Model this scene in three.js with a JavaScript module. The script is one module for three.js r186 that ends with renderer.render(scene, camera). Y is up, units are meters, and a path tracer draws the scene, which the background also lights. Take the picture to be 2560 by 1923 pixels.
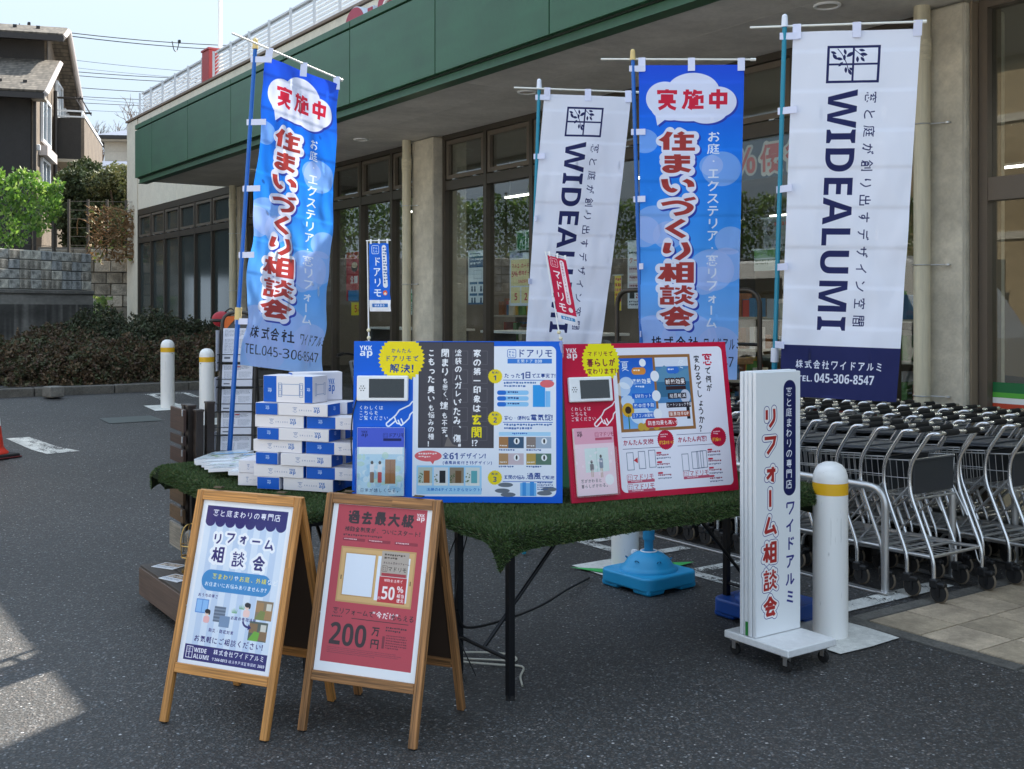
import * as THREE from 'three';
import { mergeGeometries } from 'three/addons/utils/BufferGeometryUtils.js';
import { RoundedBoxGeometry } from 'three/addons/geometries/RoundedBoxGeometry.js';
import { ParametricGeometry } from 'three/addons/geometries/ParametricGeometry.js';
import { createNoise3D } from 'simplex-noise';

// ---------------------------------------------------------------- camera, sky, sun, exposure
// x runs along the shop front (towards the viewer's right), z points out of the shop, metres.
const scene = new THREE.Scene();
const FOCAL = 2730, IMW = 2560, IMH = 1923, HORIZON = 771;
const camera = new THREE.PerspectiveCamera(2 * Math.atan(IMH / 2 / FOCAL) * 180 / Math.PI, IMW / IMH, 0.05, 600);
camera.position.set(0, 1.572, 0);
camera.lookAt(-0.8236, 1.572, -0.5671);
camera.setViewOffset(IMW, IMH, 0, IMH / 2 - HORIZON, IMW, IMH);
const renderer = new THREE.WebGLRenderer({ antialias: true });
renderer.toneMapping = THREE.LinearToneMapping;
renderer.toneMappingExposure = 2.6;
renderer.shadowMap.enabled = true;
const SUN_EL = 44 * Math.PI / 180;
const sunDir = new THREE.Vector3(-0.5 * Math.cos(SUN_EL), Math.sin(SUN_EL), -0.866 * Math.cos(SUN_EL)).normalize();
const sun = new THREE.DirectionalLight(new THREE.Color(1, 0.93, 0.82), 5.0);
sun.name = 'sun';
sun.target.position.set(-6, 0, -3);
sun.position.copy(sunDir).multiplyScalar(80).add(sun.target.position);
sun.castShadow = true;
sun.shadow.radius = 1;
sun.shadow.mapSize.set(4096, 4096);
Object.assign(sun.shadow.camera, { left: -40, right: 40, top: 40, bottom: -40, near: 1, far: 200 });
scene.add(sun, sun.target);
{
  // clear, slightly hazy spring sky: whiter near the horizon and round the sun
  const W = 512, H = 256, d = new Float32Array(W * H * 4);
  for (let j = 0; j < H; j++) for (let i = 0; i < W; i++) {
    const up = ((j + 0.5) / H - 0.5) * Math.PI, az = ((i + 0.5) / W - 0.5) * 2 * Math.PI;
    const v = [Math.cos(az) * Math.cos(up), Math.sin(up), Math.sin(az) * Math.cos(up)];
    const e = Math.max(0, v[1]), t = THREE.MathUtils.smoothstep(e, 0.1, 0.75), c = v[0] * sunDir.x + v[1] * sunDir.y + v[2] * sunDir.z;
    const glow = Math.pow(Math.max(0, c), 6) * 0.1 + Math.pow(Math.max(0, c), 60) * 0.35;
    const o = (j * W + i) * 4;
    d[o] = 0.29 * (1 - t) + 0.41 * t + glow;
    d[o + 1] = 0.355 * (1 - t) + 0.51 * t + glow * 0.95;
    d[o + 2] = 0.42 * (1 - t) + 0.64 * t + glow * 0.85;
    d[o + 3] = 1;
  }
  const sky = new THREE.DataTexture(d, W, H, THREE.RGBAFormat, THREE.FloatType);
  sky.mapping = THREE.EquirectangularReflectionMapping;
  sky.magFilter = sky.minFilter = THREE.LinearFilter;
  sky.needsUpdate = true;
  scene.background = sky;
  scene.environment = sky;
}

// ---------------------------------------------------------------- helpers
let seed = 12345;
const rnd = () => { seed = (seed + 0x6d2b79f5) | 0; let t = Math.imul(seed ^ (seed >>> 15), 1 | seed); t = (t + Math.imul(t ^ (t >>> 7), 61 | t)) ^ t; return ((t ^ (t >>> 14)) >>> 0) / 4294967296; };
const rr = (a, b) => a + (b - a) * rnd();
const reseed = (n) => { seed = n; };
const noise3 = createNoise3D(() => rnd());
const D2R = Math.PI / 180;
const V = (x, y, z) => new THREE.Vector3(x, y, z);
const taken = new Map();
function numbered(name) {
  const n = taken.get(name) ?? 0;
  taken.set(name, n + 1);
  return n ? name + '_' + String(n).padStart(3, '0') : name;
}
function shadows(o) { o.castShadow = true; o.receiveShadow = true; return o; }
function mesh(name, geo, mat, parent) {
  const m = shadows(new THREE.Mesh(Array.isArray(geo) ? merge(geo) : geo, mat));
  m.name = name;
  if (parent) parent.add(m);
  return m;
}
function tag(o, label, category, group, kind) {
  if (label) o.userData.label = label;
  if (category) o.userData.category = category;
  if (group) o.userData.group = group;
  if (kind) o.userData.kind = kind;
  return o;
}
function thing(name, label, category, pos = [0, 0, 0], turn = 0, group) {
  const o = new THREE.Group();
  o.name = numbered(name);
  o.position.set(...pos);
  o.rotation.y = turn;
  scene.add(o);
  return tag(o, label, category, group);
}
function single(name, geo, mat, label, category, group) {
  const o = mesh(numbered(name), geo, mat, scene);
  return tag(o, label, category, group);
}
function structure(name, geo, mat) {
  const o = mesh(numbered(name), geo, mat, scene);
  o.userData.kind = 'structure';
  return o;
}
function copyOf(src, pos, turn, label) {
  const c = src.clone();
  c.userData = { ...src.userData };
  c.name = numbered(src.name.replace(/_\d{3}$/, ''));
  scene.add(c);
  c.position.set(...pos);
  c.rotation.y = turn;
  if (label) c.userData.label = label;
  return c;
}
function merge(list) {
  const g = list.map((x) => {
    x = x.index ? x.toNonIndexed() : x;
    for (const k of Object.keys(x.attributes)) if (!['position', 'normal', 'uv'].includes(k)) x.deleteAttribute(k);
    return x;
  });
  return mergeGeometries(g);
}
// box with uv in metres; centred at x, y, z
function bx(w, h, d, x = 0, y = 0, z = 0, ry = 0, rx = 0, rz = 0) {
  const g = new THREE.BoxGeometry(w, h, d), uv = g.attributes.uv;
  const s = [[d, h], [d, h], [w, d], [w, d], [w, h], [w, h]];
  for (let i = 0; i < 24; i++) uv.setXY(i, uv.getX(i) * s[i >> 2][0] + x * 0.37, uv.getY(i) * s[i >> 2][1] + y * 0.51 + z * 0.23);
  if (rx) g.rotateX(rx);
  if (rz) g.rotateZ(rz);
  if (ry) g.rotateY(ry);
  return g.translate(x, y, z);
}
// box given by its two corners
const bc = (x0, y0, z0, x1, y1, z1) => bx(Math.abs(x1 - x0), Math.abs(y1 - y0), Math.abs(z1 - z0), (x0 + x1) / 2, (y0 + y1) / 2, (z0 + z1) / 2);
// box with a small chamfer all round
function rb(w, h, d, x = 0, y = 0, z = 0, r = 0.004, ry = 0, rx = 0, rz = 0) {
  const g = new RoundedBoxGeometry(w, h, d, 1, Math.min(r, w / 2.1, h / 2.1, d / 2.1)), P = g.attributes.position, N = g.attributes.normal, U = g.attributes.uv;
  for (let i = 0; i < P.count; i++) { // uv in metres, v along the longer side of each face
    const a = [Math.abs(N.getX(i)), Math.abs(N.getY(i)), Math.abs(N.getZ(i))], k = a.indexOf(Math.max(...a)), q = [P.getX(i), P.getY(i), P.getZ(i)], dim = [w, h, d], [s, t] = [0, 1, 2].filter((j) => j !== k), long = dim[s] > dim[t] * 1.5 ? [t, s] : [s, t];
    U.setXY(i, q[long[0]] + x * 0.37 + z * 0.23, q[long[1]] + y * 0.31 + k * 0.4);
  }
  if (rx) g.rotateX(rx);
  if (rz) g.rotateZ(rz);
  if (ry) g.rotateY(ry);
  return g.translate(x, y, z);
}
function cyl(r0, r1, h, x = 0, y = 0, z = 0, seg = 16, open = false) { return new THREE.CylinderGeometry(r1, r0, h, seg, 1, open).translate(x, y, z); }
function tube(pts, r, seg = 24, rad = 8, closed = false, tension = 0.5) {
  const c = new THREE.CatmullRomCurve3(pts.map((p) => (p.isVector3 ? p : V(...p))), closed, 'catmullrom', tension);
  return new THREE.TubeGeometry(c, seg, r, rad, closed);
}
// a straight bar between two points
function bar(a, b, r, seg = 8, r1 = r) {
  const A = V(...a), B = V(...b), L = A.distanceTo(B), g = new THREE.CylinderGeometry(r1, r, L, seg);
  g.translate(0, L / 2, 0);
  g.applyQuaternion(new THREE.Quaternion().setFromUnitVectors(V(0, 1, 0), B.clone().sub(A).normalize()));
  return g.translate(A.x, A.y, A.z);
}
// a bar bent through points with rounded corners
function bent(pts, r, rad = 8, corner = 0.05, seg = 6) {
  const P = pts.map((p) => V(...p)), path = new THREE.CurvePath();
  let cur = P[0].clone();
  for (let i = 1; i < P.length - 1; i++) {
    const a = P[i].clone().sub(P[i - 1]), b = P[i + 1].clone().sub(P[i]), k = Math.min(corner, a.length() * 0.49, b.length() * 0.49);
    const p0 = P[i].clone().sub(a.normalize().multiplyScalar(k)), p1 = P[i].clone().add(b.normalize().multiplyScalar(k));
    if (cur.distanceTo(p0) > 1e-4) path.add(new THREE.LineCurve3(cur, p0));
    path.add(new THREE.QuadraticBezierCurve3(p0, P[i], p1));
    cur = p1;
  }
  path.add(new THREE.LineCurve3(cur, P[P.length - 1]));
  const pts2 = [];
  for (const c of path.curves) {
    const n = c.isLineCurve3 ? 1 : seg;
    for (let i = pts2.length ? 1 : 0; i <= n; i++) pts2.push(c.getPoint(i / n));
  }
  return sweep(pts2, r, rad);
}
// exact sweep of a circle along a polyline
function sweep(P, r, rad = 8) {
  const pos = [], nor = [], uv = [], idx = [];
  let up = V(0, 1, 0), len = 0;
  const t0 = P[1].clone().sub(P[0]).normalize();
  if (Math.abs(t0.dot(up)) > 0.9) up = V(1, 0, 0);
  let n = up.clone().sub(t0.clone().multiplyScalar(up.dot(t0))).normalize();
  P.forEach((p, i) => {
    const t = (i === 0 ? t0.clone() : i === P.length - 1 ? p.clone().sub(P[i - 1]) : P[i + 1].clone().sub(P[i - 1])).normalize();
    n = n.sub(t.clone().multiplyScalar(n.dot(t))).normalize();
    const b = t.clone().cross(n);
    if (i) len += p.distanceTo(P[i - 1]);
    for (let k = 0; k <= rad; k++) {
      const a = k / rad * Math.PI * 2, v = n.clone().multiplyScalar(Math.cos(a)).add(b.clone().multiplyScalar(Math.sin(a)));
      pos.push(p.x + v.x * r, p.y + v.y * r, p.z + v.z * r); nor.push(v.x, v.y, v.z); uv.push(k / rad * r * 6, len);
    }
  });
  for (let i = 0; i < P.length - 1; i++) for (let k = 0; k < rad; k++) {
    const a = i * (rad + 1) + k, b2 = a + rad + 1;
    idx.push(a, a + 1, b2, b2, a + 1, b2 + 1);
  }
  const g = new THREE.BufferGeometry();
  g.setAttribute('position', new THREE.Float32BufferAttribute(pos, 3));
  g.setAttribute('normal', new THREE.Float32BufferAttribute(nor, 3));
  g.setAttribute('uv', new THREE.Float32BufferAttribute(uv, 2));
  g.setIndex(idx);
  return g;
}
// a flat rectangle with texture uv 0..1 (faces +z), and one lying on the ground
const sheet = (w, h, x = 0, y = 0, z = 0) => new THREE.PlaneGeometry(w, h).translate(x, y, z);
function floorQuad(pts, y) {
  const s = new THREE.Shape(pts.map(([x, z]) => new THREE.Vector2(x, -z))), g = new THREE.ShapeGeometry(s).rotateX(-Math.PI / 2);
  const p = g.attributes.position;
  for (let i = 0; i < p.count; i++) p.setY(i, y === undefined ? groundY(p.getX(i)) + 0.006 : y);
  return g;
}
function extrude(pts, depth, bevel = 0) {
  const s = new THREE.Shape(pts.map(([x, y]) => new THREE.Vector2(x, y)));
  return new THREE.ExtrudeGeometry(s, { depth, bevelEnabled: bevel > 0, bevelSize: bevel, bevelThickness: bevel, bevelSegments: 1, steps: 1, curveSegments: 10 });
}
// height of the tarmac: level by the stall, rising towards the planting bed
function groundY(x) { const s = -x - 7; return s <= -0.5 ? 0 : s < 0.5 ? 0.055 * (s + 0.5) * (s + 0.5) / 2 : 0.055 * s; }

// ---------------------------------------------------------------- lettering: a stroke alphabet for kana and kanji
// 4-digit points (xxyy on a 0..99 square), "|" between strokes, "~" marks a curved stroke, "[c x0 y0 x1 y1]" sets another glyph into a box
const DAK = '|7606 8220|8802 9416';
const GL = {
  'あ': '1525 8020|~4008 4050 5288|~6838 5065 3090 1578 2555 6045 8860 8085 6096', 'い': '~1520 2060 3582 4570|~7025 8540 8862', 'う': '~3508 5012 6516|~1538 5530 7850 7075 4097',
  'え': '~3808 5010 6514|2235 7235 1590|~4462 5565 6092 9090', 'お': '1028 6525|~3508 3550 3090 1078 3055 7052 8575 6595|7512 9028', 'か': '~1030 6028 6060 5092 4085|~4008 3055 1092|~7520 8535 9050',
  'き': '2025 7520|2045 8040|~5005 6045 7265|~3075 3595 7595', 'く': '6805 2850 7095', 'け': '~2010 1550 2092|4035 9035|~7008 7060 5595', 'こ': '~2520 5525 7520|~2070 3588 8085',
  'さ': '1530 8525|~5005 6040 7562|~2565 3095 7593', 'し': '~3008 2870 5095 8575', 'す': '0825 9225|~5505 5560 3570 3550 5545 5870 4097', 'せ': '0845 9240|~7010 7055 6068|~3018 3080 5095 8590',
  'た': '1025 6025|~3508 2560 1095|~5545 7048 9045|~5070 6592 9090', 'ち': '1022 8520|~4005 3040 2055 6045 8560 7590 4095', 'っ': '~2050 5542 8055 7580 4592', 'つ': '~0835 5522 9045 8075 4590',
  'て': '1022 9018|~8020 4545 4580 8592', 'と': '~2510 2830 3045|~8030 3055 2080 5094 8590', 'な': '1025 5525|~3508 2540 1060|6515 8028|~7040 6880 4594 3078 5070 9090',
  'に': '~1510 1050 1892|~4525 6528 8525|~4070 5588 9085', 'の': '~5518 4565 2585 1060 2530 5518 8530 9060 6592', 'は': '~1510 1050 1892|3530 9530|~6808 6880 4592 3578 5568 9388',
  'ま': '1522 8522|1545 8545|~5005 5280 3094 1880 3570 8592', 'み': '~1518 5018 3080 1278 2560 5560 9075|~8040 7580 5597', 'も': '~4505 3560 4592 8085 8060|1528 7528|1250 7250',
  'や': '~0845 5528 8535 7058 5555|5508 6525|~2515 3555 5095', 'よ': '5025 8522|~5005 5080 3094 1878 4070 8592', 'ょ': '[よ 15 30 90 99]', 'ら': '~3510 5012 6520|~2530 2070 5055 8068 7588 4095',
  'り': '~2510 2055 3048|~7008 7855 5097', 'る': '~2012 7512 2060 6048 8570 5595 3085 5575', 'わ': '2805 2897|~0830 3028 0580|~2850 6030 9055 5592', 'を': '1520 8018|~4505 3545 1565|~1862 4548 4878|~8540 4565 4590 8592',
  'ん': '~4808 2555 1092|~1092 3055 5060 5890 9065', 'が': '[か 0 6 94 99]' + DAK, 'ご': '[こ 0 6 94 99]' + DAK, 'だ': '[た 0 6 94 99]' + DAK, 'で': '[て 0 6 94 99]' + DAK, 'ど': '[と 0 6 94 99]' + DAK, 'づ': '[つ 0 6 94 99]' + DAK,
  'ア': '1015 8815 6045|~5030 4570 2095', 'イ': '~8008 5040 1058|5035 5097', 'エ': '1518 8518|5018 5085|0885 9285', 'オ': '1028 9028|6505 6592 5085|~6028 4055 1080', 'ォ': '[オ 12 25 88 99]',
  'カ': '1028 8528 8090 6085|~4505 4055 1095', 'ガ': '[カ 0 6 94 99]' + DAK, 'ク': '~4005 3030 1050|3522 8522 6070 2597', 'コ': '1518 8018 8092|1285 8085', 'サ': '0832 9232|3010 3062|~7008 7060 4597', 'ザ': '[サ 0 6 94 99]' + DAK,
  'シ': '2012 3522|1038 2848|~1592 6075 9030', 'ス': '1518 7818 5060 0895|5560 9092', 'タ': '~4005 3032 1052|3522 8522 6070 2597|3045 6568', 'ッ': '2040 2858|4538 5255|~8035 7075 4095', 'テ': '2015 8015|0842 9242|~5042 4575 2597',
  'デ': '[テ 0 6 94 99]' + DAK, 'ト': '3805 3897|3840 8062', 'ド': '[ト 0 0 99 99]|6012 6828|7808 8624', 'ハ': '~3520 2560 0890|~6520 7560 9290', 'ヒ': '2010 2080 3092 8588|8030 2050', 'フ': '1018 8518 7550 3095',
  'マ': '0820 9020 4570|3555 6590', 'ミ': '2510 7825|2540 7555|1572 8092', 'ム': '4508 1582 8572|7050 9295', 'モ': '1518 8518|0848 9248|4518 4580 5588 8588', 'ョ': '2535 8035 8095|2565 8065|2592 8092',
  'リ': '2512 2560|~7808 7860 4597', 'ル': '~3015 2860 0892|6010 6088 9255', 'レ': '2510 2588 8545', 'ワ': '1515 1550|1515 8815 8050 4097', 'ン': '1020 3038|~1090 6072 9025', 'ー': '0850 9250', '｜': '5008 5092',
  '・': '4545 5555', '、': '2075 4092', '。': '1575 3575 3595 1595 1575',
  '木': '0530 9530|5003 5097|~5032 3060 0585|~5032 7060 9585', '目': '2005 8005 8095 2095 2005|2035 8035|2065 8065', '日': '2008 8008 8092 2092 2008|2050 8050', '亻': '~3003 2030 0550|2035 2097',
  '言': '4503 5512|0520 9520|2036 8036|2052 8052|2068 8068 8097 2097 2068', '火': '~5005 4555 0597|~5045 6575 9597|2030 1550|8025 7045', '宀': '5002 5012|1026 1014 9014 9026', '氵': '1210 2520|0535 1848|0592 2568',
  '門': '1005 1097|1005 4205 4238 1038|1022 4222|9005 9092 8088|9005 5805 5838 9038|5822 9022', '辶': '1008 2020|0540 2240 1580|~1580 4092 9892', '广': '5002 5012|1014 9514|~1014 1255 0397', '阝': '1005 1097|1005 3805 2545 4060 3075 1570',
  '糸': '~3003 1528 2035|4018 0850 4245|2548 2597|1060 0585|3858 4578', '金': '~5003 3028 0545|~5003 7028 9545|2842 7242|1560 8560|5042 5092|3068 3882|7068 6282|0892 9292', '艮': '~2203 1520 0332|~2203 3018 4528|1030 3530|0545 4045|2230 2285|0590 4285',
  '心': '~1035 0850 0570|~3025 3085 4592 7590 7575|5015 6035|8038 9560', '力': '5528 9528 9092 7588|~7505 7560 5595', '竹': '~2503 1525|2012 4512|~6503 5525|6012 9212', '土': '0330 3530|2008 2080|0385 3875',
  '窓': '5002 5010|0822 0811 9211 9222|~4016 3528 2030|~6016 6228 7828|4632 2850 6848|6240 7555|[心 5 58 95 98]', '実': '[宀 0 0 99 99]|2034 8034|2048 8048|0862 9262|5026 5062|~4862 4080 1097|~5265 6585 9297',
  '施': '2503 2514|0520 4820|~2220 2060 0595|2242 4242 4090 3084|~6205 5822 5035|5818 9518|5548 9540 9570|7030 7080|5545 5590 9590 9582', '中': '1528 8528 8568 1568 1528|5003 5097',
  '住': '[亻 0 0 99 99]|5505 6515|4025 9525|6525 6592|4255 9055|3592 9892', '相': '[木 0 0 50 99]|[目 46 0 99 99]', '炎': '[火 0 0 99 50]|[火 0 46 99 99]', '談': '[言 0 0 44 99]|[炎 42 0 99 99]',
  '会': '~5003 3525 0545|~5003 6525 9545|3040 7040|1558 8558|4258 2590 7588|6572 8297', '庭': '[广 0 0 99 99]|2530 4230 2852 4552|~4552 3575 2092|~2565 4588 9592|8522 5528|6828 6872|5048 9048|5272 9072',
  '株': '[木 0 0 42 99]|~5510 5025 4535|5022 9222|4545 9745|7003 7097|~7045 6065 4585|~7045 8070 9885', '式': '0528 9528|2050 5850|4050 4082|1088 6080|~6505 7060 9592 9578|7805 8815',
  '社': '2003 2812|0525 4025 0560|2340 2397|2848 4058|5040 9540|7205 7290|4590 9890', '創': '~3003 2018 0535|~3003 4218 5830|1835 4535|1545 4845 4860 1560|1545 1575 0595|2070 4870 4895 2095 2070|6818 6870|8803 8892 7888',
  '出': '5003 5092|2015 2045 8045 8015|1055 1092 9092 9055', '空': '[宀 0 0 99 99]|~3820 3332 1540|6020 6036 8036|2552 7552|5052 5090|1092 9092', '間': '[門 0 0 99 99]|[日 18 42 82 99]', '専': '1015 9015|5003 5058|2028 8028 8055 2055 2028|2042 8042|0865 9265|6858 6892 5588|3072 4085',
  '店': '[广 0 0 99 99]|5522 5555|5538 8538|3055 8555 8595 3095 3055', '外': '~2805 2030 0550|2525 5025 4055 0595|2045 3560|7003 7097|7045 9562', '構': '[木 0 0 40 99]|5015 9515|4230 9830|5803 5840|8003 8040|4842 9242 9297|4842 4897|7030 7085|4858 9258|4872 9272|4085 9985',
  '悩': '2203 2297|0830 0555|3525 4040|5008 5825|7003 7522|9508 8528|4838 4895 9595 9538|6045 8580|8545 5880', '寒': '[宀 0 0 99 99]|1530 8530|1545 8545|0860 9260|3522 3560|6522 6560|~4560 3075 0585|~5560 7075 9585|4270 5878|4085 6095',
  '防': '[阝 0 0 99 99]|6803 6815|4520 9820|~6220 6060 4095|6245 9045 8592 7085', '災': '2503 1525 2538|5003 4025 5038|7803 6825 7838|[火 0 38 99 99]', '犯': '~4005 3020 0535|1505 3540 3090 2085|3545 0580|5510 9010 9045 8045|5510 5590 9590 9575',
  '対': '2505 2518|0522 5022|1530 4590|4530 0595|5528 9828|8003 8092 6888|6048 6865', '策': '[竹 0 0 99 99]|1032 9032|5025 5097|2045 8045 8065|2045 2068|~4855 3075 0592|~5255 7075 9592', '有': '0820 9220|~4503 3035 0560|3035 3097|3035 8035 8095 7090|3055 8055|3073 8073',
  '効': '2803 2815|0518 5518|1525 0840|4025 5240|4535 0590|1545 5290|[力 0 0 99 99]', '活': '[氵 0 0 99 99]|8808 5015|3535 9835|6815 6858|4558 9058 9095 4595 4558', '用': '~2010 2060 0895|2010 8510 8592 7590|2035 8535|2060 8560|5210 5295',
  '気': '~2503 2020 0532|2015 9015|2528 8028|1542 7842 7880 9592 9580|1555 5592|5555 1592', '軽': '0515 5015|2803 2897|0828 4828 4860 0860 0828|0844 4844|0375 5275|5810 9210 5545|6522 9548|7548 7592|5865 9465|5292 9892',
  '横': '[木 0 0 40 99]|5015 9515|4230 9830|5803 5830|8003 8030|7030 7045|5045 9045 9080 5080 5045|5062 9062|7045 7080|6085 4597|8085 9597', '浜': '[氵 0 0 99 99]|8505 5515|5512 5565|5535 9535|7535 7565|3865 9965|5872 4595|8072 9595',
  '市': '5003 5015|0820 9220|2035 2080|2035 8035 8078 7075|5020 5097', '戸': '1510 9010|2530 8530 8555 2555|~2530 2565 0897', '塚': '[土 0 0 99 99]|4020 4010 9510 9520|5022 8522|~7022 6040 4050|~6040 7065 6592 5590|6050 4065|6665 4088|8835 7048|~7045 8070 9885',
  '区': '9010 1210 1292 9292|3025 7080|7522 2580', '舞': '2503 1025|2010 8510|0828 9528|3015 3045|5015 5045|7015 7045|0545 9845|~3050 2070 0580|2058 4558 2595|5560 9560|7550 7597|6060 6080|5080 9880', '岡': '1008 1097|1008 9008 9092 8090|2520 3535|7020 6535|2040 8040|5040 5080|2855 2880 7280 7255',
  '町': '0515 4015 4080 0580 0515|2215 2280|0548 4048|4820 9820|7520 7592 6088', '過': '[辶 0 0 99 99]|4008 8508 8538|4008 4038|5822 5838|5822 8522|3238 9238 9285 8282|3238 3285|4850 7850 7870 4870 4850', '去': '1525 8525|5003 5050|0550 9550|4550 2590 7888|6568 8595',
  '最': '2205 7805 7832 2232 2205|2218 7818|0542 9542|1542 1590|4042 4097|1555 4055|1568 4068|0588 4580|5055 9055 5095|5562 9595', '大': '0535 9535|~5003 4550 0595|~5038 6570 9595', '級': '[糸 0 0 99 99]|4812 8512 7535 9535 5595|~5812 5560 4095|~5545 7580 9597',
  '補': '2003 2812|0525 4025 0560|2242 2297|3045 4058|3835 2850|4520 9820|7203 7297|5035 9535 9592|5035 5097|5055 9555|5073 9573|8505 9514', '助': '1008 1085|1008 4208 4280|1030 4230|1055 4255|0388 4880|[力 0 0 99 99]',
  '制': '~1505 1020|1018 5518|0532 6032|3203 3297|1045 5045 5080|1045 1082|7015 7070|9003 9092 7888', '度': '[广 0 0 99 99]|2530 9530|4222 4248|7522 7548|4248 7548|3058 8058 3097|3562 9597', '万': '0815 9215|4015 3555 1095|3840 8040 7592 6088', '円': '1010 1097|1010 9010 9092 8088|5010 5050|1050 9050',
  '今': '~5003 3028 0545|~5003 7028 9545|3248 6848|2065 7565 5597', '解': '~2003 0525|1515 4015 3028|1228 4528 4592 3888|1228 1060 0595|1245 4545|1062 4562|2828 2862|5010 9510 9038 8235|7010 5045|6045 5565|5558 9558|4875 9875|7545 7597', '決': '[氵 0 0 99 99]|4025 9025 9050|3050 9850|~6503 6550 3595|~6552 8080 9897',
  '家': '[宀 0 0 99 99]|1530 8530|~5530 4045 1055|~4042 6070 5595 4090|5052 1070|5665 1088|8540 6550|~6250 7570 9585', '第': '[竹 0 0 99 99]|1530 8530 8545|2045 8545|2045 1562 9062 8585 7080|5030 5097|4862 1090', '一': '0550 9550', '印': '4505 1515 1580 4575|1548 4548|5515 9015 9070 7865|5515 5597',
  '象': '~4003 3018 1528|3012 6512 5522|2022 8022 8042 2042 2022|5022 4042|~5042 3055 0862|~4550 6572 5592 4590|5060 2075|5570 1588|8045 6255|~6055 7575 9588', '玄': '5003 5015|0818 9218|4820 2550 5550|6535 2085 7582|6568 8592', '関': '[門 0 0 99 99]|4240 4650|6040 5450|3054 7054|2668 7468|5054 4880 2892|5270 7592',
  '塗': '1008 2015|0522 1530|0545 1832|~6503 5020 3032|~6503 8020 9632|5028 7828|3842 9042|6528 6560|5048 4258|7548 8558|1572 8572|5060 5092|0592 9592', '装': '1510 2022|0540 2530|3005 3048|4518 9518|7003 7040|5040 9040|0555 9555|~4558 3072 0582|3075 3095 5088|6065 9092|8565 7075',
  '傷': '[亻 0 0 99 99]|~5003 4015 3525|4515 9515|4825 8825 8845 4845 4825|4835 8835|3555 9555|~5058 4070 3078|4868 9268 8895 8090|6568 4595|8068 6097', '閉': '[門 0 0 99 99]|3058 7558|6042 6092 5088|5858 2885', '悪': '1008 9008|3808 3848|6208 6248|1520 1540 8540 8520|0848 9248|[心 5 54 95 98]',
  '鍵': '[艮 0 0 99 99]|4815 6015 5040 6240 4592|~4862 6588 9892|7003 7080|6515 9215 9242|6230 9830|6542 9242|6255 9555|6068 9868', '不': '0812 9212|~5212 3550 0870|5040 5097|6048 9268', '安': '[宀 0 0 99 99]|0852 9252|~4530 3570 7595|~6852 5080 1597',
  '臭': '4803 4210|2212 7812 7850 2250 2212|2225 7825|2238 7838|0865 9265|~5050 4575 0597|~5265 7085 9597|7055 8060', '種': '3803 1012|0328 4528|2510 2597|2530 0570|2832 4258|9005 5012|4520 9820|5032 9232 9265 5065 5032|5048 9248|7010 7092|4878 9578|4092 9992',
  '覧': '1005 1045|1005 4505|1018 4018 4032 1032|1045 4545|~6005 5025|5815 9515|7025 8538|2548 7548 7582 2582 2548|2560 7560|2571 7571|~4082 3592 1097|6082 6094 9094 9088', '工': '1515 8515|5015 5085|0585 9585', '事': '0512 9512|2022 8022 8036 2036 2022|1546 8046 8072|0558 9558|1572 8072|5003 5092 3888',
  '完': '[宀 0 0 99 99]|2838 7238|0855 9255|~3855 3580 1095|6055 6090 9290 9280', '了': '1515 8515 5040|5040 5092 3585', '便': '[亻 0 0 99 99]|4010 9810|4825 9225 9260 4860 4825|4842 9242|~7010 6865 3597|~4568 6585 9897', '利': '4803 1512|0528 5828|3210 3297|3230 0570|3532 5255|7015 7070|9003 9092 7888',
  '電': '1510 8510|0832 0822 9222 9232|5010 5048|2030 3832|2042 3844|6230 7832|6242 7844|2055 8055 8082 2082 2055|2068 8068|5055 5090 9290 9282', '錠': '[艮 0 0 99 99]|7002 7012|5026 5014 9514 9526|5535 9235|7535 7588|7560 9560|~5850 5275 4297|~5575 7592 9995', '通': '[辶 0 0 99 99]|4008 8508 6522|5518 7025|3830 9230 9282 8278|3830 3885|3847 9247|3864 9264|6530 6585',
  '風': '~1508 1560 0397|1508 8808 8880 9895 9880|3022 7018|3035 7235 7258 3058 3035|5020 5085|2588 7082|6572 7892', '全': '~5003 3025 0542|~5003 7025 9542|2548 7548|2568 7568|0592 9592|5048 5092', '常': '5003 5018|2505 3215|7505 6815|1035 1022 9022 9035|3032 7032 7050 3050 3032|1562 1592|1562 8562 8588|5050 5097',
  '嬉': '~2503 0560 3592|~3528 3060 0595|0330 4230|4515 9515|7003 7028|5028 9228|5035 9035 9050 5050 5035|5555 6065|8555 8065|4265 9965|5072 9072 9095 5095 5072', '暮': '0512 9512|3203 3220|6803 6820|2522 7522 7545 2545 2522|2534 7534|0552 9552|~4552 3065 0575|~5552 7065 9575|3068 7068 7097 3097 3068|3082 7082',
  '変': '5003 5012|0815 9215|3815 3845|6015 6045 5042|2022 1038|7822 8838|~4048 2068|3258 7558 2597|~3062 6085 9297', '何': '[亻 0 0 99 99]|3515 9815|8515 8592 7288|4030 6830 6862 4062 4030', '夏': '0508 9508|2520 7520 7558 2558 2520|2532 7532|2545 7545|5008 4520|4058 1578|3565 7565 2097|3572 9297',
  '冬': '~4003 2530 0848|3518 7818 1562|~3028 6048 9560|4062 6270|3080 6892', '遮': '[辶 0 0 99 99]|6502 6510|3512 9512|~3512 3550 2875|4525 9525|5518 5542|7818 7842|5542 7842|4255 4068|5555 5868|7055 7268|8555 9268', '熱': '0515 5015|2803 2840|0530 5030|1530 0840|0545 4845|0560 5055|2840 2858|5518 8518 8850 9858 9850|~6805 6535 4858|5030 6545|1072 0592|3075 3590|5875 6590|8272 9592',
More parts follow.
